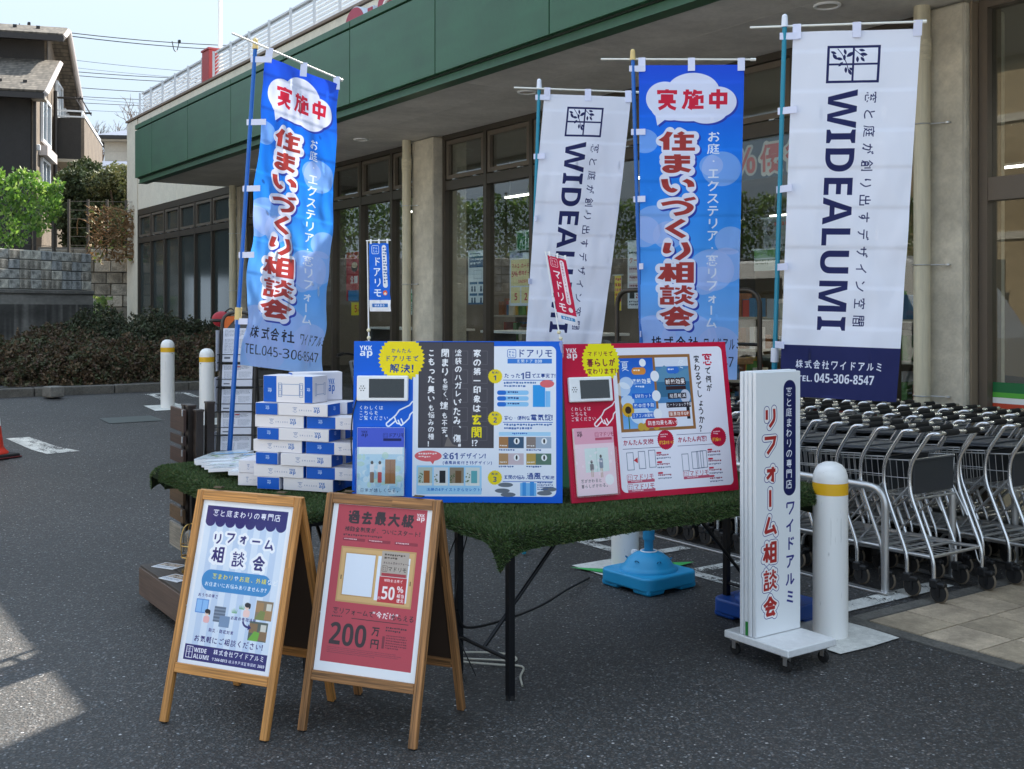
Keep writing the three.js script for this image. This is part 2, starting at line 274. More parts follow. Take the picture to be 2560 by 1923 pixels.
  '断': '0508 0588 5088|2810 2882|0845 4845|1520 2035|4218 3535|2250 0870|3550 4865|~9003 6012 6055 5292|6035 9835|8035 8097', '果': '2005 8005 8048 2048 2005|2026 8026|5005 5097|0558 9558|~5060 3080 0592|~5060 7080 9592', '結': '[糸 0 0 99 99]|5018 9818|7203 7242|5042 9542|5258 9258 9295 5295 5258',
  '露': '1505 8505|0822 0813 9213 9222|5005 5030|2022 3824|6222 7824|0835 4235 4250 0850 0835|2550 2595|2570 4270|1070 1092|0592 4588|5838 8538 5565|6245 9565|5570 9070 9095 5595 5570', '減': '[氵 0 0 99 99]|4025 9525|~4025 3860 3092|4838 6838|4850 6850 6875 4875 4850|~7505 7855 9592 9575|9042 7585|8505 9515',
  '症': '5502 5512|1814 9814|~1814 1855 0597|0525 1038|0360 1550|3528 9528|6828 6890|6858 9258|4550 4590|3090 9890', '予': '2010 7510 5028|3522 6038|0542 9042 7560|5042 5092 3588', '暖': '[日 -12 8 46 88]|9005 4512|5018 5528|7015 7026|9015 8528|4535 9535|4050 9850|~6535 5575 4095|5865 8865 5097|5870 9897',
  '房': '1008 9208|2522 8522 8540 2540|~2522 2265 0597|5542 5552|2555 9555|~5055 4580 3097|5068 8568 8095 6590', '率': '5003 5012|0814 9214|5015 3835 5535|6225 3852 6548|5845 6855|2022 3032|1052 3042|8022 7032|9052 7042|0568 9568|5055 5097', '音': '5003 5012|1515 8515|3518 4032|6818 6032|0835 9235|2548 7548 7595 2595 2548|2571 7571',
  '高': '5003 5012|0514 9514|3024 7024 7038 3038 3024|1048 1097|1048 9048 9092 8088|3062 7062 7082 3082 3062', '交': '5003 5018|0820 9220|3530 1550|6530 8550|~6545 5075 1097|~3545 6080 9297', '換': '0525 4025|2503 2590 1285|0565 4050|~6003 5520 4532|5812 8212 7525|4828 9528 9558|4828 4858|6530 5545|7530 8545|4060 9960|~6860 6080 4097|~7062 8585 9897',
  '内': '1522 1597|1522 8522 8592 7588|~5003 5040 2575|5045 7570', '考': '1520 7520|4503 4538|0538 9538|8510 1065|3055 7555|4055 3570 7070 6592 5088', '待': '~3003 2020 0530|~3228 2045 0555|2042 2097|4518 9518|7003 7035|3835 9835|4255 9855|8042 8092 6888|5065 6080',
  '優': '[亻 0 0 99 99]|3508 9508|4820 8520 8545 4845 4820|4832 8532|3552 3545 9845 9852|~6548 5565|4265 4278|6265 6278 8078|8562 9275|5580 8580 4598|5582 9598', '駐': '1005 1058|1005 4505|1022 4222|1040 4240|2505 2558|1058 4858 4592 3888|1068 0585|2268 2582|3468 3880|7003 7512|5520 9820|7520 7592|5852 9552|5292 9992',
  '当': '5003 5035|2010 3028|8010 7028|1538 8538 8595|1565 8565|1592 8592', '還': '[辶 0 0 99 99]|3808 9208 9225 3825 3808|5508 5525|7508 7525|3235 9835|4544 8544 8558 4558 4544|~6558 5070 3580|5065 5085|~6068 7580 9585', '元': '2012 8012|0538 9538|~3838 3575 0895|6038 6088 9588 9575',
  '約': '[糸 0 0 99 99]|~5805 5220 4530|5520 9520 9092 7588|6045 7060', '分': '~3805 2530 0545|~6205 7530 9545|2048 7548 7092 5588|~4548 3575 1597', '時': '[日 -12 8 46 88]|4515 9515|7003 7035|3835 9835|4255 9855|8042 8092 6888|5065 6080', '半': '2010 3028|8010 7028|1038 9038|0560 9560|5003 5097', '機': '[木 0 0 40 99]|4812 5525 4838|5525 6040|7012 7825 7038|8025 9038|4248 9848|~6003 6560 9897|9055 6592|5048 4080 3597|5060 6272', '能': '3005 1525 4022|4015 4828|1235 1297|1235 4535 4595|1252 4552|1270 4570|6008 6040 9238|9015 6025|6055 6092 9590|9062 6072', '付': '[亻 0 0 99 99]|4030 9830|8005 8092 6888|5050 6268',
  '洗': '[氵 0 0 99 99]|4815 4038|4525 9525|6805 6850|3550 9850|~5850 5580 3597|7550 7590 9890 9880', '練': '[糸 0 0 99 99]|4815 9815|7203 7297|5028 9528 9555 5055 5028|5042 9542|7055 5085|7255 9885', 'セ': '0835 9030 6560|3008 3085 8588', '器': '0805 3805 3828 0828 0805|6005 9005 9028 6028 6005|0545 9545|~5032 4560 0568|~5245 7065 9568|0872 3872 3895 0895 0872|6072 9072 9095 6095 6072',
  '〒': '1015 9015|1040 9040|5040 5097',
};
const glyphCache = new Map();
function glyph(ch) {
  if (glyphCache.has(ch)) return glyphCache.get(ch);
  const out = [];
  for (const s of (GL[ch] ?? '').split('|')) {
    if (!s) continue;
    if (s[0] === '[') {
      const [c, x0, y0, x1, y1] = s.slice(1, -1).split(' '), sx = (x1 - x0) / 99, sy = (y1 - y0) / 99;
      for (const k of glyph(c)) out.push({ curved: k.curved, pts: k.pts.map(([x, y]) => [+x0 + x * sx, +y0 + y * sy]) });
      continue;
    }
    const curved = s[0] === '~';
    out.push({ curved, pts: (curved ? s.slice(1) : s).split(' ').map((p) => [+p.slice(0, 2), +p.slice(2)]) });
  }
  glyphCache.set(ch, out);
  return out;
}
function traceGlyph(c, ch, x, y, w, h) {
  c.beginPath();
  for (const { curved, pts } of glyph(ch)) {
    const q = pts.map(([a, b]) => [x + a / 99 * w, y + b / 99 * h]);
    c.moveTo(...q[0]);
    if (!curved || q.length < 3) for (const p of q.slice(1)) c.lineTo(...p);
    else for (let i = 0; i < q.length - 1; i++) {
      const p0 = q[Math.max(0, i - 1)], p1 = q[i], p2 = q[i + 1], p3 = q[Math.min(q.length - 1, i + 2)];
      c.bezierCurveTo(p1[0] + (p2[0] - p0[0]) / 6, p1[1] + (p2[1] - p0[1]) / 6, p2[0] - (p3[0] - p1[0]) / 6, p2[1] - (p3[1] - p1[1]) / 6, p2[0], p2[1]);
    }
  }
}
// text laid out from its top left corner; o: {v: vertical, w: stroke width as a share of size, sx: width factor, out: [[colour, width], ...] outlines, gap, serif, align}
function say(c, str, x, y, size, col, o = {}) {
  const sx = o.sx ?? 1, W = size * sx, gap = o.gap ?? 0.04, lw = (o.w ?? 0.1) * size, chars = [...str];
  const adv = chars.map((ch) => {
    if (ch === ' ') return o.v ? size * 0.35 : W * 0.35;
    if (GL[ch]) return (o.v ? size : W) * (1 + gap);
    c.font = `${o.thin ? '' : 'bold '}${size}px ${o.serif ? 'serif' : 'sans-serif'}`;
    return o.v ? size * (1 + gap) : (c.measureText(ch).width + size * 0.02) * sx;
  });
  const total = adv.reduce((a, b) => a + b, 0);
  let px = x, py = y;
  if (o.align === 'center') { if (o.v) py -= total / 2; else px -= total / 2; }
  if (o.align === 'right') px -= total;
  const passes = [...(o.out ?? []), [col, 0]];
  for (const [color, extra, dx = 0, dy = 0] of passes) {
    let ax = px + dx * size, ay = py + dy * size;
    c.strokeStyle = c.fillStyle = color;
    chars.forEach((ch0, i) => {
      const ch = o.v && ch0 === 'ー' ? '｜' : ch0;
      if (GL[ch]) {
        const in_ = o.inset ?? 0.07;
        let ox = 0, oy = 0;
        if (o.v && (ch === '、' || ch === '。')) { ox = W * 0.5; oy = -size * 0.55; }
        c.lineWidth = lw * THREE.MathUtils.clamp(1.18 - 0.035 * glyph(ch).length, 0.62, 1) + extra * size * 2; c.lineCap = extra || o.round ? 'round' : 'butt'; c.lineJoin = extra || o.round ? 'round' : 'miter'; c.miterLimit = 2;
        const small = 'ォッっョょ'.includes(ch) && o.v ? W * 0.06 : 0;
        if (sx !== 1 && !extra) { // stretched face: stems widen with the letter
          c.save(); c.translate(ax + ox + small, ay + oy); c.scale(sx, 1); traceGlyph(c, ch, size * in_, size * in_, size * (1 - 2 * in_), size * (1 - 2 * in_)); c.stroke(); c.restore();
        } else {
          if (sx > 1) c.lineWidth += lw * 0.35;
          traceGlyph(c, ch, ax + W * in_ + ox + small, ay + size * in_ + oy, W * (1 - 2 * in_), size * (1 - 2 * in_));
          c.stroke();
        }
      } else if (ch !== ' ') {
        c.font = `${o.thin ? '' : 'bold '}${size}px ${o.serif ? 'serif' : 'sans-serif'}`;
        c.save(); c.translate(ax, ay + size * 0.88); c.scale(sx, 1);
        if (extra) { c.lineWidth = extra * size * 2; c.lineJoin = 'round'; c.strokeText(ch, 0, 0); }
        c.fillText(ch, 0, 0); c.restore();
      }
      if (o.v) ay += adv[i]; else ax += adv[i];
    });
  }
  return total;
}
// unreadable small print: rows of short marks
function smallPrint(c, x, y, w, h, rows, col) {
  c.fillStyle = col;
  for (let r = 0; r < rows; r++) {
    let p = x; const rh = h / rows, end = x + w * (r === rows - 1 ? 0.6 : rr(0.85, 1));
    while (p < end) { const k = rr(0.35, 0.8) * rh; c.fillRect(p, y + r * rh + rr(0, 0.1) * rh, k, rh * rr(0.35, 0.6)); p += k + rh * rr(0.12, 0.3); }
  }
}
function canvasTex(w, h, draw) {
  const cv = document.createElement('canvas'); cv.width = w; cv.height = h;
  const c = cv.getContext('2d'); draw(c, w, h);
  const t = new THREE.CanvasTexture(cv); t.colorSpace = THREE.SRGBColorSpace; t.anisotropy = 8;
  return t;
}
function roundRect(c, x, y, w, h, r, col) { c.fillStyle = col; c.beginPath(); c.roundRect(x, y, w, h, r); c.fill(); }
function oval(c, x, y, rx, ry, col) { c.fillStyle = col; c.beginPath(); c.ellipse(x, y, rx, ry, 0, 0, 7); c.fill(); }
function poly(c, pts, col) { c.fillStyle = col; c.beginPath(); pts.forEach((p, i) => (i ? c.lineTo(...p) : c.moveTo(...p))); c.closePath(); c.fill(); }
function badge(c, x, y, r, n, col, k = 0.9) { const p = []; for (let i = 0; i < n * 2; i++) { const a = i * Math.PI / n, q = i % 2 ? r * k : r; p.push([x + Math.cos(a) * q, y + Math.sin(a) * q]); } poly(c, p, col); }

// ---------------------------------------------------------------- materials
const std = (color, rough = 0.7, o = {}) => new THREE.MeshStandardMaterial({ color, roughness: rough, ...o });
const lin = (r, g, b) => new THREE.Color().setRGB(r, g, b);
// tileable value noise, n cells across
function tileNoise(n, sd) {
  reseed(sd); const g = Float32Array.from({ length: n * n }, () => rnd());
  return (u, v) => {
    const x = (u - Math.floor(u)) * n, y = (v - Math.floor(v)) * n, i = Math.floor(x), j = Math.floor(y), a = x - i, b = y - j, s = a * a * (3 - 2 * a), t = b * b * (3 - 2 * b);
    const q = (p, r) => g[((r % n) + n) % n * n + ((p % n) + n) % n];
    return (q(i, j) * (1 - s) + q(i + 1, j) * s) * (1 - t) + (q(i, j + 1) * (1 - s) + q(i + 1, j + 1) * s) * t;
  };
}
function dataTex(n, fn, srgb = true, m = n) {
  const d = new Uint8Array(n * m * 4);
  for (let j = 0; j < m; j++) for (let i = 0; i < n; i++) {
    const c = fn(i / n, j / m), o = (j * n + i) * 4;
    for (let k = 0; k < 3; k++) d[o + k] = Math.max(0, Math.min(255, c[k] * 255));
    d[o + 3] = 255;
  }
  const t = new THREE.DataTexture(d, n, m);
  t.wrapS = t.wrapT = THREE.RepeatWrapping; t.magFilter = THREE.LinearFilter; t.minFilter = THREE.LinearMipmapLinearFilter; t.generateMipmaps = true;
  if (srgb) t.colorSpace = THREE.SRGBColorSpace;
  t.needsUpdate = true;
  return t;
}
const rep = (t, x, y = x) => { const c = t.clone(); c.repeat.set(x, y); c.needsUpdate = true; return c; };
// mottled grain: base colour with fine and coarse variation (sRGB values 0..1)
function mottle(rgb, fine, coarse, sd, n = 256) {
  const a = tileNoise(96, sd), b = tileNoise(24, sd + 1), c = tileNoise(6, sd + 2);
  return dataTex(n, (u, v) => { const k = 1 + (a(u, v) - 0.5) * fine + (b(u, v) - 0.5) * coarse * 0.6 + (c(u, v) - 0.5) * coarse; return rgb.map((x) => x * k); });
}
function reliefTex(sd, n = 256, cells = 90) { const a = tileNoise(cells, sd), b = tileNoise(Math.round(cells / 3), sd + 5); return dataTex(n, (u, v) => { const k = a(u, v) * 0.6 + b(u, v) * 0.4; return [k, k, k]; }, false); }
// tarmac: loose grey stones set in dark binder
const [asphaltColor, asphaltRelief] = (() => {
  const N = 1024, a = document.createElement('canvas'), b = document.createElement('canvas');
  a.width = a.height = b.width = b.height = N;
  const c = a.getContext('2d'), h = b.getContext('2d');
  c.fillStyle = '#302f2e'; c.fillRect(0, 0, N, N); h.fillStyle = '#303030'; h.fillRect(0, 0, N, N);
  reseed(77);
  for (let i = 0; i < 46000; i++) {
    const x = rnd() * N, y = rnd() * N, r = rr(1.1, 3.4), q = rr(0.55, 1), an = rnd() * 3.2, k = rnd(), warm = rr(-5, 8);
    const t = k > 0.992 ? rr(150, 205) : k > 0.9 ? rr(98, 132) : rr(48, 88);
    c.fillStyle = `rgb(${t + warm | 0},${t | 0},${t - warm * 0.7 | 0})`;
    const hh = rr(90, 255) | 0; h.fillStyle = `rgb(${hh},${hh},${hh})`;
    for (const dx of [0, x < 5 ? N : x > N - 5 ? -N : null]) for (const dy of [0, y < 5 ? N : y > N - 5 ? -N : null]) {
      if (dx === null || dy === null) continue;
      for (const g of [c, h]) { g.beginPath(); g.ellipse(x + dx, y + dy, r, r * q, an, 0, 7); g.fill(); }
    }
  }
  const out = [a, b].map((cv, i) => { const t = new THREE.CanvasTexture(cv); t.wrapS = t.wrapT = THREE.RepeatWrapping; if (!i) t.colorSpace = THREE.SRGBColorSpace; t.repeat.set(1 / 1.9, 1 / 1.9); return t; });
  return out;
})();
function woodTex(rgb, dark, sd, rings = 9) {
  const a = tileNoise(6, sd), b = tileNoise(64, sd + 1), f = tileNoise(128, sd + 2);
  return dataTex(256, (u, v) => {
    const w = a(u, v * 0.5) * 1.6 + u * rings, g = Math.abs((w % 1 + 1) % 1 - 0.5) * 2, s = b(u * 1, v * 0.08), k = (0.25 + 0.75 * g) * dark * 0.55 + (s - 0.5) * dark * 0.9 + (f(u, v * 0.15) - 0.5) * dark * 0.6;
    return rgb.map((x) => x * (1 - k));
  });
}
const M = {};
M.asphalt = new THREE.MeshStandardMaterial({ map: asphaltColor, bumpMap: asphaltRelief, bumpScale: 0.004, roughness: 0.66, vertexColors: true });
M.cream = std(0xffffff, 0.85, { map: rep(mottle([0.86, 0.825, 0.755], 0.05, 0.06, 31), 0.7), bumpMap: rep(reliefTex(32), 0.9), bumpScale: 0.002 });
M.pillar = std(0xffffff, 0.85, { map: rep(mottle([0.79, 0.76, 0.69], 0.06, 0.14, 35), 0.8), bumpMap: rep(reliefTex(36), 1.2), bumpScale: 0.003 });
M.pipe = std(0xffffff, 0.45, { map: rep(mottle([0.83, 0.795, 0.69], 0.04, 0.1, 38), 1.2) });
M.green = std(0xffffff, 0.42, { map: rep((() => { const a = tileNoise(48, 41), b = tileNoise(9, 42), c = tileNoise(90, 43); return dataTex(256, (u, v) => { const k = 1 + (a(u, v * 0.06) - 0.5) * 0.09 + (b(u, v) - 0.5) * 0.1 + (c(u, v) - 0.5) * 0.04; return [0.165 * k, 0.335 * k, 0.235 * k]; }); })(), 0.35, 0.5) });
M.greenDark = std(0x12251b, 0.6);
M.soffit = std(0xffffff, 0.85, { map: rep(mottle([0.80, 0.785, 0.76], 0.05, 0.1, 44), 0.5) });
M.bronze = std(0x4d463e, 0.45, { metalness: 0.35 });
M.bronzeLight = std(0x6c6257, 0.5, { metalness: 0.3 });
M.sealDark = std(0x17151a, 0.7);
M.glass = new THREE.MeshPhysicalMaterial({ color: lin(0.86, 0.9, 0.9), roughness: 0.0, transmission: 1, thickness: 0, ior: 1.5 });
M.obscured = new THREE.MeshPhysicalMaterial({ color: lin(0.035, 0.05, 0.05), roughness: 0.16, ior: 1.55, clearcoat: 0.4, clearcoatRoughness: 0.1 });
M.alu = std(0xb9bcc0, 0.35, { metalness: 0.8 });
M.chrome = new THREE.MeshStandardMaterial({ color: lin(0.80, 0.81, 0.83), roughness: 0.25, metalness: 1 });
M.steel = new THREE.MeshStandardMaterial({ color: lin(0.62, 0.62, 0.62), roughness: 0.36, metalness: 0.9 });
M.whitePaint = std(0xffffff, 0.38, { map: rep((() => { const b = tileNoise(7, 51), s = tileNoise(80, 52), t = tileNoise(30, 53); return dataTex(256, (u, v) => { const k = 0.935 * (1 + (b(u, v) - 0.5) * 0.05), d = s(u, v) > 0.965 ? 0.86 : t(u, v * 0.4) > 0.955 ? 0.93 : 1; return [k * d, k * d * 0.995, k * d * 0.985]; }); })(), 1.4) });
M.whitePlastic = std(0xeeeff1, 0.4);
M.black = std(0x121214, 0.5);
M.rubber = std(0x1b1a1a, 0.8);
M.darkSteel = std(0x1b1c20, 0.38, { metalness: 0.4 });
M.yellow = std(0xe8b21a, 0.45);
M.concrete = std(0xffffff, 0.9, { map: rep(mottle([0.46, 0.45, 0.43], 0.16, 0.22, 55), 0.9), bumpMap: rep(reliefTex(56), 1.5), bumpScale: 0.003 });
M.kerb = std(0xffffff, 0.9, { map: rep(mottle([0.36, 0.35, 0.33], 0.25, 0.2, 58), 1.3), bumpMap: rep(reliefTex(59), 1.8), bumpScale: 0.003 });
M.red = std(0xb01f2c, 0.45);
M.screenGrey = std(0xd3d5d8, 0.5);

// ---------------------------------------------------------------- ground
{
  const xs = [], zs = [];
  for (let x = -60; x < -19; x += 4) xs.push(x);
  for (let x = -18; x < 6; x += 0.5) xs.push(x);
  for (let x = 8; x <= 60; x += 6) xs.push(x);
  for (let z = -40; z < -8; z += 4) zs.push(z);
  for (let z = -8; z < 3; z += 0.5) zs.push(z);
  for (let z = 4; z <= 60; z += 4) zs.push(z);
  const pos = [], uv = [], col = [], idx = [];
  for (const z of zs) for (const x of xs) {
    pos.push(x, Math.min(groundY(x), 0.52), z); uv.push(x, z);
    const k = 1 + 0.17 * noise3(x * 0.35, z * 0.35, 1) + 0.12 * noise3(x * 1.1, z * 1.1, 5); col.push(k, k, k * 1.01);
  }
  for (let j = 0; j < zs.length - 1; j++) for (let i = 0; i < xs.length - 1; i++) { const a = j * xs.length + i, b = a + xs.length; idx.push(a, b, a + 1, b, b + 1, a + 1); }
  const g = new THREE.BufferGeometry();
  g.setAttribute('position', new THREE.Float32BufferAttribute(pos, 3)); g.setAttribute('uv', new THREE.Float32BufferAttribute(uv, 2)); g.setAttribute('color', new THREE.Float32BufferAttribute(col, 3));
  g.setIndex(idx); g.computeVertexNormals();
  structure('asphalt_car_park', g, M.asphalt);
}
// added pale paving, unseen behind the viewer, bounces light onto shaded sides and soffit
structure('added_bounce_paving', bc(-14.5, -0.3, 0.6, 30, 0.008, 40), std(0xffffff, 0.9, { map: rep(mottle([0.70, 0.68, 0.64], 0.1, 0.15, 57), 0.5) }));
// worn road paint: white with tarmac showing through cracks
const wornAlpha = (() => { const a = tileNoise(40, 61), b = tileNoise(110, 62), c = tileNoise(7, 63); const t = dataTex(256, (u, v) => { const k = a(u, v) * 0.45 + b(u, v) * 0.55 + (c(u, v) - 0.5) * 0.5 > 0.36 ? 1 : 0; return [k, k, k]; }, false); return t; })();
M.roadPaint = std(0xffffff, 0.75, { map: rep(mottle([0.80, 0.80, 0.78], 0.14, 0.14, 64), 2), alphaMap: rep(wornAlpha, 2.2), alphaTest: 0.5, transparent: true });
M.roadPaintSolid = std(0xffffff, 0.7, { map: rep(mottle([0.82, 0.82, 0.80], 0.1, 0.16, 65), 2) });
const quad = (x0, z0, x1, z1, y) => floorQuad([[x0, z0], [x1, z0], [x1, z1], [x0, z1]], y);
{
  const g = [quad(-6.8, -4.6, -3.72, -4.51, 0.006), quad(-3.79, -5.55, -3.66, -4.4, 0.0065)];
  for (const x of [-4.75, -5.25, -5.75, -6.25]) g.push(quad(x - 0.045, -5.0, x + 0.045, -4.6, 0.006));
  structure('painted_parking_lines', merge(g), M.roadPaint);
  structure('painted_arrow', floorQuad([[-11.85, -2.02], [-11.85, -2.24], [-11.2, -2.36], [-10.86, -2.5], [-10.82, -2.2], [-11.1, -2.12]]), M.roadPaint);
  structure('painted_bay_corner', merge([quad(-14.75, -4.75, -14.65, -4.2), quad(-14.65, -4.32, -13.5, -4.24), quad(-14.65, -4.78, -14.2, -4.7)]), M.roadPaint);
  structure('steel_cover_plate', floorQuad([[-12.84, -3.16], [-12.84, -3.74], [-12.42, -3.76], [-12.42, -3.17]]), std(0x4f5654, 0.6, { metalness: 0.3 }));
}
// tiled apron under the trolleys: 30 cm tiles with open joints in a concrete border
{
  const root = new THREE.Group(); root.name = 'tiled_apron'; root.userData.kind = 'structure'; scene.add(root);
  const mats = [71, 74, 77].map((s, i) => std(0xffffff, 0.75, { map: rep(mottle([[0.665, 0.60, 0.515], [0.635, 0.575, 0.49], [0.69, 0.625, 0.54]][i], 0.12, 0.2, s), 1.7), bumpMap: rep(reliefTex(80), 2), bumpScale: 0.001 }));
  mesh('joint_bed', bc(-3.5, -0.05, -6.98, 0.4, -0.009, -4.57), std(0x1d1a17, 0.95), root);
  const g = rb(0.2905, 0.02, 0.2905, 0, 0, 0, 0.001); 
  { const p = g.attributes.position, uv = g.attributes.uv; for (let i = 0; i < p.count; i++) uv.setXY(i, p.getX(i), p.getZ(i)); }
  reseed(9);
  const gs = [0, 1, 2, 3].map(() => { const k = g.clone(), uv = k.attributes.uv, ox = rnd() * 3, oy = rnd() * 3; for (let i = 0; i < uv.count; i++) uv.setXY(i, uv.getX(i) + ox, uv.getY(i) + oy); return k; });
  for (let i = 0; i < 11; i++) for (let j = 0; j < 8; j++) {
    const m = mesh('tile', gs[Math.floor(rnd() * 4)], mats[Math.floor(rnd() * 3)], root);
    m.position.set(-3.345 + i * 0.2985, -0.002 + rnd() * 0.0012, -4.725 - j * 0.3);
  }
  for (let i = 0; i < 5; i++) mesh('kerb_stone', rb(0.93, 0.06, 0.095, -3.03 + i * 0.935 - 0.09, -0.022, -4.523, 0.008), M.kerb, root);
  for (let i = 0; i < 3; i++) mesh('kerb_stone', rb(0.095, 0.06, 0.8, -3.55, -0.022, -4.97 - i * 0.81, 0.008), M.kerb, root);
}

// ---------------------------------------------------------------- supermarket
const WZ = -7, FZ = -5.2;
const shop = thing('supermarket_building', 'cream supermarket with long green canopy fascia and bronze framed shop windows', 'building', [0, 0, 0]);
{
  // cream cladding panels above the windows and at the far corner
  reseed(3);
  mesh('wall', [bc(-25.9, 3.8, WZ - 0.3, 3, 5.86, WZ - 0.06), bc(-25.9, -0.3, WZ - 0.3, -25.1, 3.8, WZ - 0.06), bc(-25.9, -0.3, -20, -25.7, 5.86, WZ - 0.3), bc(-25.9, 5.5, -20, 3, 5.6, WZ - 0.3), bc(2.8, -0.3, -20, 3, 5.86, WZ - 0.3)], M.cream, shop);
  for (let x = -25.9; x < 2.9; x += 0.91) {
    const w = Math.min(0.91, 3 - x) - 0.008, y0 = x < -25.5 ? -0.3 : 3.79;
    mesh('wall_panel', bc(x, y0, WZ - 0.065, x + (x < -25.5 ? 0.83 : w), 5.84, WZ), M.cream, shop);
  }
  mesh('parapet_cap', bc(-25.93, 5.86, WZ - 0.34, 3, 5.9, WZ + 0.03), std(0x7d6b5d, 0.6), shop);
  // canopy
  mesh('canopy_slab', [bc(-18.7, 3.8, WZ, 4.2, 4.5, FZ - 0.1), bc(-18.74, 3.75, FZ - 0.1, 4.2, 4.62, FZ - 0.05), bc(-18.76, 3.75, WZ + 0.005, -18.72, 4.62, FZ - 0.11)], M.greenDark, shop);
  const joints = [-18.76, -17.8]; while (joints[joints.length - 1] < 4) joints.push(joints[joints.length - 1] + 1.795);
  for (let i = 0; i < joints.length - 1; i++) {
    mesh('fascia_panel', rb(joints[i + 1] - joints[i] - 0.014, 0.792, 0.05, (joints[i] + joints[i + 1]) / 2, 4.161, FZ - 0.025, 0.004), M.green, shop);
    mesh('fascia_band', rb(joints[i + 1] - joints[i] - 0.014, 0.075, 0.05, (joints[i] + joints[i + 1]) / 2, 4.6175, FZ - 0.025, 0.004), M.green, shop);
  }
  mesh('fascia_lip', [bc(-18.74, 3.685, FZ - 0.16, 4.2, 3.75, FZ - 0.07), bc(-18.76, 3.675, FZ - 0.2, 4.2, 3.69, FZ - 0.06)], M.green, shop);
  for (let i = 0; i < joints.length - 1; i++) for (const [z0, z1] of [[FZ - 0.2, -6.095], [-6.1, WZ]])
    mesh('soffit_panel', bc(joints[i] + 0.0015, 3.72, z0, joints[i + 1] - 0.0015, 3.735, z1), M.soffit, shop);
  for (const [x, z] of [[-16.2, -6.28], [-12.5, -6.28], [-8.83, -6.26], [-5.1, -6.22]]) {
    const d = mesh('downlight', new THREE.TorusGeometry(0.085, 0.012, 8, 28).rotateX(Math.PI / 2).translate(x, 3.716, z), M.whitePlastic, shop);
    mesh('lens', cyl(0.078, 0.078, 0.006, x, 3.716, z, 24), std(0xb9b3a6, 0.25), d);
  }
  // shop windows: bays of bronze frames, opening fanlights above tall panes
  const bays = [
    { xs: [-25.06, -24.09, -23.12, -22.15, -21.17, -20.19, -19.2, -18.62], glass: M.obscured, sash: true },
    { xs: [-18.34, -17.7, -16.77, -15.84, -14.91, -13.99, -13.06, -12.37], glass: M.glass, sash: true },
    { xs: [-11.68, -10.75, -9.82, -8.89, -7.96, -7.03, -6.1, -5.17, -4.88], glass: M.glass, sash: true },
    { xs: [-4.4, -2.9, -1.4, 0.1, 1.6, 2.9], glass: M.glass, sash: false },
  ];
  for (const { xs, glass, sash } of bays) {
    const x0 = xs[0], x1 = xs[xs.length - 1], t0 = sash ? 3.035 : 2.32, t1 = sash ? 3.15 : 2.48, g = [];
    for (const x of xs) g.push(bc(x - 0.032, 0.08, WZ - 0.12, x + 0.032, 3.66, WZ - 0.01));
    for (let i = 0; i < xs.length - 1; i++) {
      g.push(bc(xs[i] + 0.032, t0, WZ - 0.115, xs[i + 1] - 0.032, t1, WZ - 0.015), bc(xs[i] + 0.032, 0.08, WZ - 0.115, xs[i + 1] - 0.032, 0.18, WZ - 0.015));
    }
    g.push(bc(x0 - 0.032, 3.66, WZ - 0.12, x1 + 0.032, 3.79, WZ - 0.01), bc(x0 - 0.05, -0.3, WZ - 0.14, x1 + 0.05, 0.08, WZ + 0.01));
    const frame = mesh('window_frame', g, sash ? M.bronze : M.bronzeLight, shop);
    for (let i = 0; i < xs.length - 1; i++) {
      const a = xs[i] + 0.032, b = xs[i + 1] - 0.032;
      if (b - a < 0.1) continue;
      mesh('pane', bc(a, 0.18, WZ - 0.075, b, t0, WZ - 0.069), glass, frame);
      mesh('pane', bc(a, t1, WZ - 0.075, b, 3.66, WZ - 0.069), glass, frame);
      if (sash) {
        const k = 0.05, z0 = WZ - 0.064, z1 = WZ - 0.022, c = a + 0.012, d = b - 0.012, e = t1 + 0.018, f = 3.648;
        mesh('sash', [bc(c, e, z0, c + k, f, z1), bc(d - k, e, z0, d, f, z1), bc(c + k, e, z0, d - k, e + k, z1), bc(c + k, f - k, z0, d - k, f, z1)], M.bronzeLight, frame);
        for (const u of [0.22, 0.78]) mesh('catch', bc(c + (d - c) * u - 0.03, e - 0.012, z0, c + (d - c) * u + 0.03, e - 0.002, z1 + 0.012), M.alu, frame);
      }
    }
  }
  // pillars and downpipes
  for (const [x0, x1] of [[-12.28, -11.74], [-4.8, -4.46], [-18.56, -18.4]]) mesh('pillar', rb(x1 - x0, 4.1, 0.5, (x0 + x1) / 2, 1.66, WZ - 0.14, 0.02), M.pillar, shop);
  mesh('pillar_trim', [bc(-4.455, -0.3, WZ - 0.3, -4.44, 3.71, WZ + 0.06), bc(-4.86, -0.3, WZ - 0.3, -4.83, 3.71, WZ + 0.04)], std(0x8a7b68, 0.6), shop);
  for (const x of [-12.27, -4.745, -18.52]) {
    const z = WZ + 0.19, p = mesh('downpipe', [cyl(0.057, 0.057, 3.9, x, 1.8, z, 24), cyl(0.064, 0.064, 0.13, x, 3.42, z, 24), cyl(0.061, 0.061, 0.03, x, 3.34, z, 24)], M.pipe, shop);
    for (const y of [0.95, 1.88, 2.88]) mesh('pipe_bracket', [new THREE.TorusGeometry(0.059, 0.005, 6, 28).rotateX(Math.PI / 2).translate(x, y, z), bar([x + 0.05, y, z - 0.02], [x + 0.16, y, z - 0.06], 0.005), cyl(0.02, 0.02, 0.012, x + 0.16, y, z - 0.065, 12)], M.steel, p);
  }
  // striped safety sticker on the right-hand pane
  const stripe = mesh('glass_stripe', bc(-4.36, 0.99, WZ - 0.066, -1.44, 1.06, WZ - 0.063), std(0x0d6b3a, 0.5), shop);
  mesh('stripe_band', bc(-4.36, 0.955, WZ - 0.066, -1.44, 0.99, WZ - 0.063), std(0x57b03c, 0.5), stripe);
